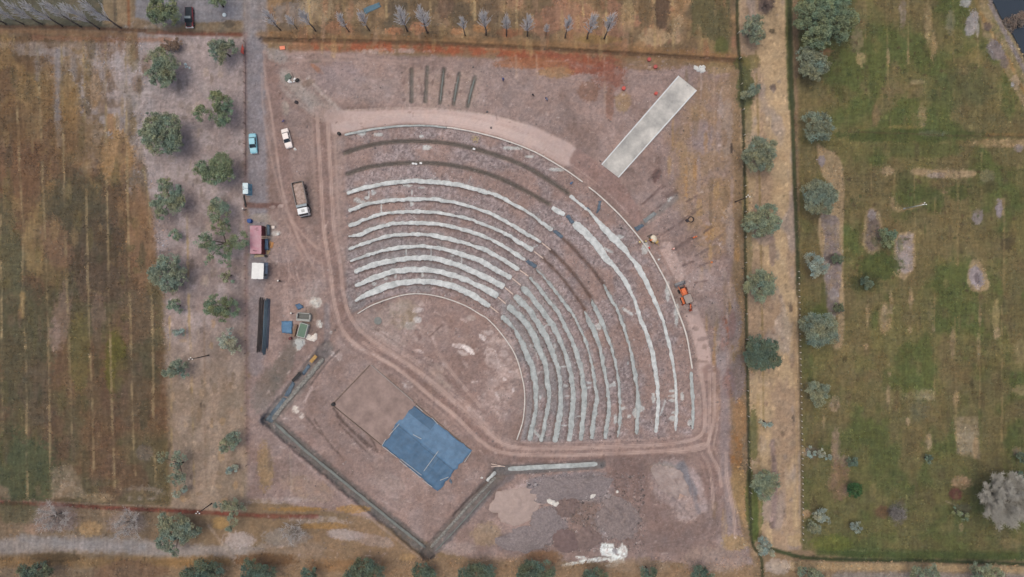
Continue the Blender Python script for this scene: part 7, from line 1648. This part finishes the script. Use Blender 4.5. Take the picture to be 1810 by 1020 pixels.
def mound(label, u, v, ru, rv, h, m, name, cat, rot=0, seed=1, group=None, rough=.5):
    o = G(u, v); n = 30; k = n + 1; vs = []; mb = MB(); t = math.radians(rot); c, s = math.cos(t), math.sin(t)
    for j in range(k):
        for i in range(k):
            x, y = (i / n - .5) * 2, (j / n - .5) * 2
            X = x * math.sqrt(max(0, 1 - y * y / 2)); Y = y * math.sqrt(max(0, 1 - x * x / 2)); r = math.hypot(X, Y)
            th = math.atan2(Y, X); out = 1 + .9 * (float(fbm(np.array([math.cos(th) * 9. + 50 * seed]), np.array([math.sin(th) * 9.]), 5, 60 + seed, 3)[0]) - .5)
            a, b = X * ru * out, Y * rv * out; uu, vv = u + a * c - b * s, v + a * s + b * c
            z = h * (max(0, 1 - r ** 2) ** 1.25) * (1 + rough * 1.6 * (float(fbm(np.array([uu]), np.array([vv]), 11, 70 + seed, 4)[0]) - .5) * 2) + (.0 if r < .98 else -.25) + rough * .6 * (float(fbm(np.array([uu]), np.array([vv]), 3.2, 90 + seed, 2)[0]) - .5) * (r < .95)
            vs.append(G(uu, vv, z + .02) - o)
    mb.add(vs, [(j * k + i, j * k + k + i, j * k + k + i + 1, j * k + i + 1) for j in range(n) for i in range(n)], 0, None, True)
    return tag(mb.build(name, m, None, o), label, cat, group)
GPI = 'piles of earth and gravel in the storage yard'
mound('long grey gravel pile just under the straight pale footing', 1012, 862, 76, 28, .9, M_GRAVP, 'gravel_pile', 'pile', -4, 1, GPI, .7)
mound('rounded grey gravel pile below the first pale boulder spill', 964, 926, 28, 30, .9, M_GRAVP, 'gravel_pile', 'pile', 20, 2, GPI, .5)
mound('broad low gravel pile at the left bottom of the storage yard', 930, 952, 46, 22, .8, M_GRAVP, 'gravel_pile', 'pile', -6, 3, GPI, .6)
mound('dark brown soil pile, roundest of the heaps above the bottom trees', 1000, 956, 23, 20, .9, mat('dark_soil_pile', (116, 98, 95), .95, .18, 1.5, bump=.4), 'soil_pile', 'pile', 0, 4, GPI, .4)
mound('brown soil pile just left of the spilt white lime', 1038, 952, 28, 20, .7, M_SOILP, 'soil_pile', 'pile', 0, 5, GPI, .6)
mound('rough grey rubble pile above the spilt white lime', 1094, 918, 42, 34, .9, mat('grey_rubble_pile', (132, 120, 117), .95, .3, 2.2, bump=.6), 'rubble_pile', 'pile', 30, 6, GPI, 1.0)
mound('dark soil hump between the gravel pile and the pale boulders', 1002, 895, 18, 22, .7, M_SOILP, 'soil_pile', 'pile', 60, 7, GPI, .8)
mound('smooth pale pink sand pile left in the storage yard', 912, 892, 48, 32, .7, mat('pink_sand', (166, 148, 140), .95, .12, 1.2, bump=.3), 'sand_pile', 'pile', -25, 8, GPI, .4)
mound('mixed sand pile with a dark blue-grey streak inside the track corner', 1186, 852, 42, 24, .7, mat('mixed_sand', (152, 134, 128), .95, .2, .5, bump=.4, col2=(160, 146, 140)), 'sand_pile', 'pile', 52, 9, GPI, .8)
M_BLK = mat('white_limestone', (218, 214, 206), .9, .08, 2, bump=.2)
stones('white boulders between the sand pile and the round gravel pile', 978, 888, [(-6, -3, .7, .6), (-1, 0, .7, .7), (4, 3, .6, .6), (7, 2, .5, .5), (-9, -5, .4, .4)], M_BLK, 'white_boulders', 'boulders', None, 11)
stones('pair of white blocks on the dark soil below the long gravel pile', 1042, 876, [(-6, 1, .6, .5), (5, -1, .7, .6), (2, 2, .5, .4), (9, -3, .4, .4)], M_BLK, 'white_boulders', 'boulders', None, 12)
stones('single pale stone right of the long gravel pile', 1091, 869, [(0, 0, .35, .3)], M_BLK, 'pale_stone', 'stone', None, 13)

# mixing place
def tank():
    hh = 1.3; c = P(534.5, 584, hh); s = (1.75, 3.0)
    root = thing('water_tank', 'open grey tank with a flat green top beside the blue sheet', 'tank', (c.x, c.y, world_ground_z(c.x, c.y)), -.28)
    mb = MB()
    for x in (-1, 1): mb.box((x * s[0] / 2, 0, hh / 2), (.12, s[1], hh))
    for y in (-1, 1): mb.box((0, y * s[1] / 2, hh / 2), (s[0] - .12, .12, hh))
    mb.build('wall', mat('pale_tank_wall', (176, 178, 172), .8, .15, 3), root)
    m = MB(); m.box((0, 0, hh - .1), (s[0] - .13, s[1] - .13, .06)); m.build('green_top', mat('green_water_cover', (92, 116, 98), .6, .1, 2), root)
tank()
def block_wall():
    hh = 1.0; c = P(536, 560, hh)
    root = thing('block_shed', 'low roofless grey block enclosure between the two blue sheets', 'enclosure', (c.x, c.y, world_ground_z(c.x, c.y)), -.08)
    m = mat('pale_block', (160, 160, 154), .9, .2, 3, bump=.3)
    for (x, y, dx, dy) in ((0, -.72, 3.0, .5), (1.45, 0, .3, 1.2), (-1.4, .1, .25, 1.0), (0, .78, 2.6, .18)):
        w = MB(); w.box((x, y, hh / 2), (dx, dy, hh), 0, 0, .03); w.build('wall', m, root)
    f = MB(); f.box((.1, .1, .25), (2.4, 1.1, .4), 0, 0, .05); f.build('floor', mat('damp_fill', (108, 108, 104), .9, .2, 3), root)
block_wall()
def stack(label, u, v, dims, m, rz, name='brick_stack', cat='stack', group=None):
    w, l, h = dims; mb = MB(); nx, ny, nz = max(2, int(w / .4)), max(2, int(l / .45)), max(2, int(h / .2)); rg = random.Random(int(u + v))
    for k in range(nz):
        for i in range(nx):
            for j in range(ny):
                if k == nz - 1 and rg.random() < .25: continue
                mb.box((-w / 2 + w * (i + .5) / nx, -l / 2 + l * (j + .5) / ny, (k + .5) * h / nz), (w / nx - .02, l / ny - .02, h / nz - .012), rg.uniform(-.02, .02))
    return place(name, label, cat, u, v, [(name, mb, m)], rz, group)
stack('stack of brown blocks between the blue sheet and the green-topped tank', 522.5, 584, (.55, 2.6, .8), mat('brown_block', (128, 104, 86), .9, .25, 3), -.22)
sheet('tarpaulin', [(497, 568), (518, 567), (516, 590), (498, 588)], mat('mid_blue_tarpaulin', (82, 118, 148), .6, .2, 1.0, bump=.3), 'square blue sheet on the ground left of the green-topped tank', 'tarpaulin', 'blue sheets at the mixing place', .45, .15, 14, seed=31)
sheet('tarpaulin', [(521, 539), (530, 536), (537, 543), (527, 548)], mat('deep_blue_tarpaulin', (76, 104, 132), .6, .2, 1.0, bump=.3), 'small blue sheet above the block enclosure', 'tarpaulin', 'blue sheets at the mixing place', .4, .15, 10, seed=32)
stones('grey hardened concrete spill below the green-topped tank', 529, 607, [(-3, -3, .7, .25), (2, -2, .7, .25), (0, 3, .6, .2), (-1, 7, .5, .15), (4, 2, .5, .2)], mat('concrete_spill', (176, 178, 175), .9, .1, 2), 'concrete_spill', 'concrete spill', None, 21)
stones('white heap at the upper right of the mixing place', 558, 536, [(-4, -2, .6, .5), (2, 1, .6, .5), (0, -6, .4, .4), (4, 5, .35, .3)], mat('white_heap', (204, 200, 192), .95, .1, 2), 'lime_heap', 'heap', None, 22)
stones('small white heap right of the green-topped tank', 566, 573, [(0, 0, .5, .4), (1, 4, .4, .3), (-1, -5, .3, .3)], mat('white_heap', (204, 200, 192), .95, .1, 2), 'lime_heap', 'heap', None, 23)

# things around the red container
def boards(label, u, v, n, l, w, rz, m, seed, group='loose boards round the pink container'):
    mb = MB(); rg = random.Random(seed)
    for i in range(n): mb.box((rg.uniform(-.15, .15), (i - n / 2) * w * .9 + rg.uniform(-.05, .05), .1 + rg.uniform(0, .12)), (l * rg.uniform(.75, 1), w * .8, .05), rg.uniform(-.12, .12))
    return place('timber_stack', label, 'timber', u, v, [('x', mb, m)], rz, group)
boards('pale boards lying along the lower end of the pink container', 459, 450.5, 3, 2.6, .3, .08, mat('pale_board', (186, 170, 138), .85, .15, 4), 1)
boards('orange-brown boards leaning outside the right side of the pink container', 478, 433, 5, 1.6, .25, 1.2, mat('orange_board', (178, 130, 84), .85, .2, 4), 2)
boards('tan boards below the blue cover right of the pink container', 474, 444, 3, 1.2, .25, 1.0, mat('tan_board', (170, 146, 108), .85, .2, 4), 3)
sheet('tarpaulin', [(468, 421), (474, 419), (475, 443), (467, 442)], mat('navy_cover', (60, 84, 110), .6, .2, 2), 'dark blue cover over goods against the right side of the pink container', 'tarpaulin', 'covers beside the pink container', 1.0, .1, 10, seed=41)
sheet('tarpaulin', [(471, 397), (477, 397), (477, 417), (472, 417)], mat('slate_cover', (78, 94, 106), .7, .2, 2), 'slate blue cover by the upper right corner of the pink container', 'tarpaulin', 'covers beside the pink container', .8, .1, 10, seed=42)
def ladder():
    mb = MB()
    for x in (-.22, .22): mb.tube([(0, x, 0), (2.2, x, 0)], .05, 5)
    for k in range(7): mb.tube([(.15 + k * .32, -.22, 0), (.15 + k * .32, .22, 0)], .03, 4)
    o = mb.build('ladder', mat('pale_ladder_wood', (200, 180, 156), .8, .1, 3), None, P(461.5, 419.5, 2.72)); o.rotation_euler = (0, math.radians(58), .1); tag(o, 'pale ladder leaning on the right edge of the pink container roof', 'ladder')
ladder()
def crate(label, u, v, s, m, name='crate', cat='crate', rz=.1):
    mb = MB(); h = s * .8
    mb.box((0, 0, h / 2), (s * .92, s * .92, h * .94))
    for z in (.12, .5, .88):
        for y in (-1, 1): mb.box((0, y * s * .48, h * z), (s, .04, h * .16)); mb.box((y * s * .48, 0, h * z), (.04, s * .9, h * .16))
    for x in (-.3, 0, .3): mb.box((x * s, 0, h * .98), (s * .24, s * .96, .03))
    return place(name, label, cat, u, v, [('x', mb, m)], rz)
crate('small white crate at the upper right of the pink container', 484, 402, .6, mat('white_crate', (220, 208, 198), .8, .08, 3))
crate('white bag-like bundle on the pale ground right of the pink container', 492, 414, .5, M_PALE, 'white_bundle', 'bundle', .4)
def shade_frame():
    root = thing('work_shelter', 'dark blue awning frame with a table outside the white-roofed cabin', 'shelter', G(473, 476))
    f = MB()
    for x in (-.75, .75):
        for y in (-1.3, 1.3): f.tube([(x, y, 0), (x, y, 2.0)], .04, 5)
    f.build('frame', M_BLACK, root)
    a = MB(); a.box((0, .95, 2.02), (1.7, .9, .05), 0, 0, .02); a.box((.45, -.3, 2.0), (.6, 1.5, .05), 0, 0, .02); a.build('awning', mat('navy_awning', (66, 80, 100), .7, .25, 2), root)
    t = MB(); t.box((-.2, -.2, .72), (.8, .9, .05)); t.box((-.2, -.2, .36), (.1, .1, .7)); t.build('table', mat('tan_table', (150, 138, 128), .8, .15, 3), root)
    c = MB(); c.box((-.3, -1.25, 1.9), (1.5, .5, .06), 0, 0, .02); c.build('black_cover', mat('black_cover', (36, 42, 42), .7, .2, 2), root)
shade_frame()

# concrete mixer
def mixer():
    root = thing('concrete_mixer', 'cream and yellow drum concrete mixer standing just outside the rim kerb', 'concrete mixer', G(1154, 423), .7)
    d = MB(); n = 14; pr = [(.25, -.75), (.55, -.45), (.7, 0), (.6, .4), (.38, .8), (.4, .84)]
    d.loft([[Vector((math.cos(2 * math.pi * k / n) * r, y, 1.15 + y * .35 + math.sin(2 * math.pi * k / n) * r)) for k in range(n)] for r, y in pr]); d.build('drum', mat('cream_drum', (226, 214, 190), .6, .12, 2), root)
    f = MB()
    for x in (-.6, .6): f.tube([(x, -.8, .45), (x, .7, .5)], .06, 5); f.tube([(x, 0, .45), (x, 0, 1.2)], .06, 5)
    f.tube([(-.6, -.6, .45), (.6, -.6, .45)], .05, 5); f.tube([(0, -.8, .5), (0, -1.9, .6)], .05, 5); f.build('frame', mat('yellow_frame', (190, 150, 74), .6, .15, 3), root)
    m = MB(); m.box((.1, -.95, .8), (.7, .5, .6), 0, 0, .06); m.build('motor_housing', mat('ochre_housing', (170, 140, 84), .6, .15, 3), root)
    for x in (-.75, .75): wheel(root, x, -.1, .28, .16)
mixer()
sheet('soil_spill', [(1144, 417), (1152, 413), (1158, 418), (1148, 424)], mat('dark_wet_mix', (92, 82, 76), .9, .2, 2), 'dark wet patch of mix spilt behind the concrete mixer', 'spill', None, .05, .05, 6, seed=51)
def cone(label, u, v):
    mb = MB(); n = 12
    mb.loft([[Vector((math.cos(2 * math.pi * k / n) * r, math.sin(2 * math.pi * k / n) * r, z)) for k in range(n)] for r, z in ((.17, .04), (.05, .7), (.03, .72))]); mb.box((0, 0, .02), (.42, .42, .05))
    place('traffic_cone', label, 'cone', u, v, [('x', mb, mat('orange_cone', (224, 132, 70), .6, .08, 3))])
cone('lone orange cone in the churned earth right of the backhoe road', 1258, 464)
def coil():
    mb = MB()
    for k in range(4): mb.tube([(math.cos(t * .35) * (.5 + .06 * k), math.sin(t * .35) * (.5 + .05 * k), .08 + .05 * k) for t in range(19)], .04, 4)
    place('wire_coil', 'grey coil of wire with a dark lump beside it, above the orange-clad worker', 'wire coil', 1221, 388, [('x', mb, M_STEEL)])
coil()
stones('dark lump of debris beside the grey wire coil', 1214, 390, [(0, 0, .4, .4), (2, 1, .25, .3)], mat('dark_rock', (66, 60, 62), .95, .25, 3, bump=.3), 'debris_lump', 'debris', None, 31)
def spool():
    mb = MB()
    for k, (x, y) in enumerate([(0, 0), (.35, .1), (-.3, .25), (.1, -.4)]):
        r = .32 + .06 * k; mb.tube([(x + math.cos(t * .35) * r, y + math.sin(t * .35) * r, .1 + .03 * k) for t in range(19)], .035, 4)
    for a in (.1, .9, 2.2): mb.tube([(-.9 * math.cos(a), -.9 * math.sin(a), .2), (.9 * math.cos(a), .9 * math.sin(a), .2)], .03, 4)
    place('hose_tangle', 'tangle of yellowish hose on the soil between rim kerb and upper trench', 'hose', 840, 246, [('x', mb, mat('yellow_hose', (204, 184, 140), .6, .1, 3))])
spool()
M_BAG = mat('white_paper_sack', (226, 226, 224), .8, .05, 3)
def sacks(label, u, v, n, rz, seed):
    mb = MB(); rg = random.Random(seed)
    for k in range(n): mb.box(((k - (n - 1) / 2) * .62, rg.uniform(-.08, .08), .18 + rg.uniform(0, .06)), (.6, .42, .24), rg.uniform(-.2, .2), 0, .09)
    place('cement_sacks', label, 'cement sacks', u, v, [('x', mb, M_BAG)], rz, 'white sacks laid in the dark trenches', .3)
sacks('longer run of white sacks in the lower dark trench', 733, 289.3, 2, -.15, 1); sacks('single white sack in the lower dark trench, right of the longer run', 744, 289.4, 1, -.05, 2); sacks('white sack in the upper dark trench below the hose tangle', 838, 263.3, 1, -.2, 3)
def mixing_heap():
    root = thing('tool_pile', 'pile of white bags and green netting with a barrow, upper left of the site', 'tool pile', G(518, 143), .3)
    b = MB()
    for x, y, s in ((-.9, 0, .6), (-.5, -.2, .5), (.5, .2, .6), (-.7, .3, .5), (.2, -.3, .45)): b.box((x, y, .2), (s, s * .7, .35), x, 0, .1)
    b.build('white_bags', M_BAG, root)
    n = MB(); n.box((-.7, 1.1, .25), (1.3, 1.2, .4), .3, 0, .15); n.box((-1.2, .6, .3), (.7, .8, .3), .3, 0, .1); n.build('green_netting', mat('grey_green_netting', (104, 114, 104), .9, .3, 3), root)
    k = MB(); k.box((1.0, -.3, .45), (.9, .6, .4), .4, 0, .12); k.build('barrow', M_BLACK, root)
    s = MB(); s.tube([(.3, .6, .1), (.4, 1.6, .7)], .05, 5); s.build('shovel', mat('brown_handle', (110, 86, 74), .8, .1, 3), root)
mixing_heap()
def flat_panel(label, pts, m, name, cat, h=.3):
    q = [P(u, v, ground_z(u, v) + h) for u, v in pts]; o = sum(q, Vector()) / 4; mb = MB()
    mb.loft([[p - o - Vector((0, 0, .06)) for p in q], [p - o for p in q]])
    for i in range(2): a, b = q[i] - o, q[(i + 3) % 4] - o; mb.tube([a - Vector((0, 0, .1)), b - Vector((0, 0, .1))], .05, 4)
    return tag(mb.build(name, m, None, o), label, cat)
flat_panel('bright orange panel lying beside the track at the upper left corner of the site', [(494, 82), (503, 81), (504, 87), (495, 88)], mat('orange_panel', (232, 138, 106), .6, .05, 2), 'orange_panel', 'panel')
flat_panel('red mesh banner fallen against the top of the wire fence', [(425, 92), (428, 78), (431, 86), (431, 96)], mat('red_mesh', (176, 78, 68), .8, .15, 3), 'red_banner', 'banner', .8)
stones('small bluish debris on the open ground right of the dull green tree near the headland', 328, 114, [(0, 0, .35, .25), (3, 4, .2, .2), (7, 6, .25, .2), (0, 5, .2, .15)], mat('bluish_debris', (176, 192, 196), .8, .1, 3), 'litter_heap', 'litter', None, 41)
drum('white bucket on the grey pavement right of the red pickup', 397, 27, .42, .3, mat('white_bucket_plastic', (186, 200, 206), .5, .05, 3), 'bucket', 'bucket')
plank(431, 345, 434.5, 366, 'dark beam along the fence below the portable toilets', .28, None, M_BLACK, .3, 'dark_beam', 'beam')

# five parallel trenches with shuttering
for i, (a, b, c) in enumerate([((784.2, 126), (778.8, 178), 3.0), ((810.6, 135), (802.6, 180), 3.0), ((838.4, 140), (828, 183), 3.6)]):
    band('trench_footing', [a, ((a[0] + b[0]) / 2 - .4, (a[1] + b[1]) / 2), b], [c * .6, c, c * .8], .2, M_FOOT, 'grey-green concrete strip in the %s trench from the left of the five parallel trenches' % ['third', 'fourth', 'fifth'][i], 'footing', 'concrete strips in the parallel trenches', .4, 80 + i, 8, .1)

# ------------------------------------------------------------------ poles and fences
def lamp(label, ub, vb, ut, vt, m, arm=None):
    g = G(ub, vb); lo, hi = 2.0, 16.0
    h = 8.0
    best = None
    for k in range(200):
        h = 3 + k * .06; u, v = pix((g.x, g.y, g.z + h)); e = (u - ut) ** 2 + (v - vt) ** 2
        if best is None or e < best[0]: best = (e, h, u, v)
    h = best[1]; root = thing('lamp_post', label, 'lamp post', g)
    p = MB(); p.tube([(0, 0, -.2), (0, 0, .8)], .16, 8); p.tube([(0, 0, .8), (0, 0, h * .6), (0, 0, h)], [.12, .10, .07], 8); p.build('pole', m, root)
    a = MB(); 
    for x, y in ((-.5, 0), (.5, 0), (0, .5)): a.tube([(0, 0, h - .1), (x * .8, y * .8, h + .05)], .035, 5)
    a.build('bracket', m, root)
    for x, y in ((-.5, 0), (.5, 0), (0, .5)):
        d = MB(); d.box((x * .7, y * .7, h + .08), (.24, .2, .1), 0, 0, .03); d.build('lamp_head', mat('white_lamp_head', (226, 226, 222), .5, .04, 3), root)
lamp('dark lamp post with a white head standing on orange bare earth, left of the fence', 369, 628, 337, 634, mat('dark_pole_steel', (62, 56, 54), .6, .15, 3))
lamp('dark lamp post leaning across the hedge line above the second path tree', 1299, 357, 1322, 348, mat('dark_pole_steel', (62, 56, 54), .6, .15, 3))
lamp('white lamp post with a cross-shaped head in the middle of the grassy field', 1597, 369, 1634, 362, mat('white_pole', (196, 204, 202), .5, .05, 3))
lamp('dark pole over the red-earth channel beside the thin arching tree', 374, 890, 346, 902, mat('dark_pole_steel', (62, 56, 54), .6, .15, 3))

def fence(label, pts, step, m, hpost, wires, name='wire_fence', net=None, rpost=.06, cat='fence', heights=None):
    c = np.array(crom(pts, 8)); L = np.concatenate([[0], np.cumsum(np.linalg.norm(np.diff(c, axis=0), axis=1))]); n = int(L[-1] / step)
    ps = [(float(np.interp(k * step, L, c[:, 0])), float(np.interp(k * step, L, c[:, 1]))) for k in range(n + 1)]
    g0 = G(*ps[len(ps) // 2]); root = thing(name, label, cat, g0)
    rg = random.Random(int(pts[0][0]))
    pm = None
    for k, (u, v) in enumerate(ps):
        g = G(u, v) - g0
        if pm is None:
            t = MB(); t.tube([(0, 0, -.3), (0, 0, hpost * .95), (0, 0, hpost)], [rpost, rpost, rpost * .7], 6); pm = t.mesh('post', m)
        o = bpy.data.objects.new('post', pm); o.location = g; o.rotation_euler = (rg.uniform(-.05, .05), rg.uniform(-.05, .05), 0); link(o, root)
    for z in wires:
        t = MB(); t.tube([G(*p, hpost * z) - g0 for p in ps], .012, 3, caps=False); t.build('wire', M_STEEL, root)
    if net:
        t = MB()
        for p, q in zip(ps[:-1], ps[1:]):
            a, b = G(*p, .1) - g0, G(*q, .1) - g0; t.add([a, b, b + Vector((.06, 0, net[1])), a + Vector((.06, 0, net[1])), a + Vector((.02, 0, 0)), b + Vector((.02, 0, 0)), b + Vector((.08, 0, net[1])), a + Vector((.08, 0, net[1]))], [(3, 2, 1, 0), (4, 5, 6, 7), (2, 3, 7, 6), (0, 1, 5, 4)])
        t.build('netting', net[0], root)
    return root
fence('reddish netting fence on dark posts between the tree strip and the gravel track', [(433, 75), (433.5, 200), (434, 322)], 18, M_DARKWOOD, 1.3, (.4, .9), net=(mat('red_netting', (132, 98, 92), .9, .2, 2), .22))
fence('dark wire fence with leaning posts left of the rebar bundles, running to the lower left', [(434, 470), (435, 600), (436, 700), (437, 830)], 22, M_DARKWOOD, 1.3, (.4, .9))
fence('thin wire fence on small pale posts along the right side of the sandy path', [(1411, 480), (1414, 640), (1417, 800), (1418.5, 955)], 11, mat('pale_post', (196, 190, 176), .9, .12, 3), .7, (.5, .9), rpost=.11)
fence('sparse wire fence on pale posts along the hedge line left of the sandy path', [(1303, 60), (1308, 130), (1313, 220), (1316, 360), (1316.5, 450), (1318, 560), (1320, 700), (1324, 840), (1328, 940)], 45, mat('pale_post', (196, 190, 176), .9, .12, 3), 1.4, (.5, .9), rpost=.09)

# ------------------------------------------------------------------ people
SKIN = mat('skin', (150, 108, 86), .6, .05, 4); HAIR = mat('dark_hair', (28, 24, 22), .7, .1, 5); SHOE = mat('work_boot', (44, 38, 34), .8, .1, 5)
def person(label, u, v, shirt, trousers, hat=None, rz=0.0, bend=0.0, stride=.12, zoff=0.0, group='workers on the site'):
    """standing or bending figure, feet on the ground; skin-modifier body, one surface; cap or helmet as a child"""
    J = {}
    hip = Vector((0, 0, .92)); up = Vector((0, math.sin(bend), math.cos(bend))); fw = Vector((0, math.cos(bend), -math.sin(bend)))
    chest = hip + up * .36; neck = hip + up * .56; hb = neck + up * .07; head = neck + up * .16 + fw * .02; top = neck + up * .27
    vs = [hip, hip + up * .18, chest, neck, head, top]; rad = [.13, .125, .15, .058, .098, .07]; ed = [(0, 1), (1, 2), (2, 3), (3, 4), (4, 5)]
    nose = head + fw * .11; vs.append(nose); rad.append(.022); ed.append((4, 6))
    for s in (-1, 1):
        i = len(vs); y = s * stride
        vs += [hip + Vector((s * .1, 0, -.05)), Vector((s * .11, y * .6 + .03, .5)), Vector((s * .12, y, .09)), Vector((s * .13, y + .15, .05))]; rad += [.1, .066, .046, .042]
        ed += [(0, i), (i, i + 1), (i + 1, i + 2), (i + 2, i + 3)]
        j = len(vs); sh = neck + Vector((s * .19, 0, 0)) - up * .05
        el = sh + Vector((s * .07, -.02 - s * y * .4, 0)) - up * .27 if bend < .4 else sh + Vector((s * .05, .05, -.28))
        wr = el + (Vector((0, .12 - s * y * .3, 0)) - up * .22 if bend < .4 else Vector((-s * .03, .08, -.24)))
        hd = wr + (wr - el).normalized() * .09
        vs += [sh, el, wr, hd]; rad += [.066, .046, .032, .036]; ed += [(3, j), (j, j + 1), (j + 1, j + 2), (j + 2, j + 3)]
        d = (wr - el).normalized(); sd = Vector((0, 1, 0)) - d * d.y; sd = sd.normalized() if sd.length > .1 else Vector((1, 0, 0))
        J[s] = (hd, d, sd)
    me = bpy.data.meshes.new('tmp'); me.from_pydata([tuple(p) for p in vs], ed, [])
    ob = bpy.data.objects.new('tmp', me); COL.objects.link(ob)
    ob.modifiers.new('skin', 'SKIN'); sb = ob.modifiers.new('sub', 'SUBSURF'); sb.levels = 1
    for i, r in enumerate(rad): me.skin_vertices[0].data[i].radius = (r, r * (.8 if i in (0, 1, 2) else 1))
    me.skin_vertices[0].data[0].use_root = True
    dg = bpy.context.evaluated_depsgraph_get(); bm = bpy.data.meshes.new_from_object(ob.evaluated_get(dg)); bpy.data.objects.remove(ob)
    mb = MB(); hv = hip
    for p in bm.polygons:
        c = p.center; t = (Vector(c) - hip).dot(up)
        if c.z < .1: mi = 3
        elif t > .60: mi = 4 if (t > .74 or (Vector(c) - head).dot(fw) < -.02) else 2
        elif any((Vector(c) - J[s][0]).length < .13 for s in (-1, 1)): mi = 2
        elif t > .02 or abs(c.x) > .2: mi = 0
        else: mi = 1
        mb.f.append(tuple(p.vertices)); mb.mi.append(mi); mb.t.append(None); mb.sm.append(True)
    mb.v = [tuple(x.co) for x in bm.vertices]
    for s in (-1, 1):
        hd, d, sd = J[s]
        for k, l in enumerate((.075, .085, .08, .062)):
            b0 = hd + d * .02 + sd * (k - 1.5) * .018; mb.tube([b0, b0 + d * l * .55, b0 + d * l + Vector((-s * .015, 0, 0))], [.010, .009, .007], 5, 2)
        mb.tube([hd - d * .02 + sd * .025, hd + sd * .05 + d * .02, hd + sd * .055 + d * .045], [.012, .010, .008], 5, 2)
    g = G(u, v)
    root = thing('person', label, 'person', (g.x, g.y, g.z + zoff), rz, group)
    mb.build('body', [shirt, trousers, SKIN, SHOE, HAIR], root)
    if hat is not None:
        h = MB(); n = 12; c = head + up * .06; ax = Vector((1, 0, 0))
        rings = [[c + (ax * math.cos(2 * math.pi * k / n) + fw * math.sin(2 * math.pi * k / n) * 1.15) * r + up * z for k in range(n)] for r, z in ((.17, .02), (.135, .04), (.125, .1), (.07, .15))]
        h.loft(rings); h.build('hard_hat', hat, root)
    return root
# thin air between the drone and the ground
def build_haze(density):
    m = bpy.data.materials.new('haze_air'); m.use_nodes = True; nt = m.node_tree; nt.nodes.clear()
    out = nt.nodes.new('ShaderNodeOutputMaterial'); pv = nt.nodes.new('ShaderNodeVolumePrincipled')
    pv.inputs['Color'].default_value = (.92, .94, .97, 1); pv.inputs['Density'].default_value = density; pv.inputs['Anisotropy'].default_value = 0.0
    nt.links.new(pv.outputs['Volume'], out.inputs['Volume'])
    mb = MB(); mb.box((0, 0, 76), (5600, 5600, 168)); tag(mb.build('haze', m), kind='stuff')
build_haze(0.00014)
def cm(n, c): return mat(n, c, .8, .1, 4)
BLUE, DKB, WHT, RED_, ORG, GRY, DK_ = cm('blue_shirt', (58, 74, 128)), cm('dark_jeans', (44, 50, 66)), cm('white_cloth', (220, 218, 214)), cm('red_shirt', (196, 70, 66)), cm('orange_vest', (222, 112, 62)), cm('grey_cloth', (110, 108, 108)), cm('black_cloth', (34, 32, 36))
HW, HY, HO, HR = cm('white_helmet', (232, 228, 220)), cm('yellow_helmet', (226, 206, 130)), cm('orange_helmet', (226, 120, 70)), cm('red_helmet', (210, 84, 76))
person('person with dark hair in a violet-blue shirt stooping above the white car', 503.5, 214, cm('violet_shirt', (96, 92, 134)), cm('violet_trousers', (98, 96, 132)), None, 2.9, .9, .15)
person('person in blue with a blue cap on the soil right of the five trenches', 890, 144, BLUE, GRY, cm('blue_cap', (40, 66, 130)), .5, .2)
person('person all in black on the grey soil, left of the one in blue and white', 943, 170, DK_, DK_, DK_, 2.0, .3)
person('person in dark blue jeans and pale top on the grey soil above the light road', 967, 178, cm('pale_blue_shirt', (150, 160, 186)), DKB, cm('navy_cap', (34, 44, 90)), 1.2, .5)
person('person in dark clothes with a white hard hat right of the white-roofed cabin', 497, 497, DK_, DK_, HW, 1.0, .2)
person('person in white shirt beside the fence below the dark beam', 435, 372, cm('grey_shirt', (150, 140, 136)), DK_, HW, 0.5, .3)
person('person with a white hard hat at the upper left of the mixing place', 518, 554, GRY, DKB, HW, -.5, .15)
person('person in a red shirt crossing the rim kerb below the concrete mixer', 1147, 439, RED_, DK_, HR, 1.4, .3)
person('person in an orange vest working against the concrete mixer', 1147.5, 426, ORG, DK_, HO, -1.0, .5)
person('person with a pale pink hard hat alone on the churned earth right of the kerb', 1188, 441, cm('salmon_shirt', (220, 130, 110)), GRY, cm('pink_helmet', (240, 190, 176)), 0, .1)
person('person in an orange vest bending at the end of a dark furrow', 1223, 421, ORG, cm('brown_trousers', (110, 76, 62)), HO, -1.2, .9)
person('person in pale clothes with a cream hard hat just inside the rim kerb', 1129, 430, cm('tan_shirt', (176, 160, 146)), GRY, HY, .4, .2)
person('person with a pale yellow hard hat right at the rim kerb by the mixer', 1138, 429, cm('olive_shirt', (150, 146, 130)), GRY, HY, -.6, .3)
person('person in blue overalls bending inside the rim kerb near its gap', 1011, 323, cm('blue_overall', (90, 116, 150)), cm('blue_overall', (90, 116, 150)), cm('blue_helmet', (70, 100, 140)), 2.4, .8)
person('person in a white shirt by the gap in the footing below the big tarpaulin', 850, 843, WHT, cm('tan_trousers', (176, 140, 110)), HW, -1.0, .6)
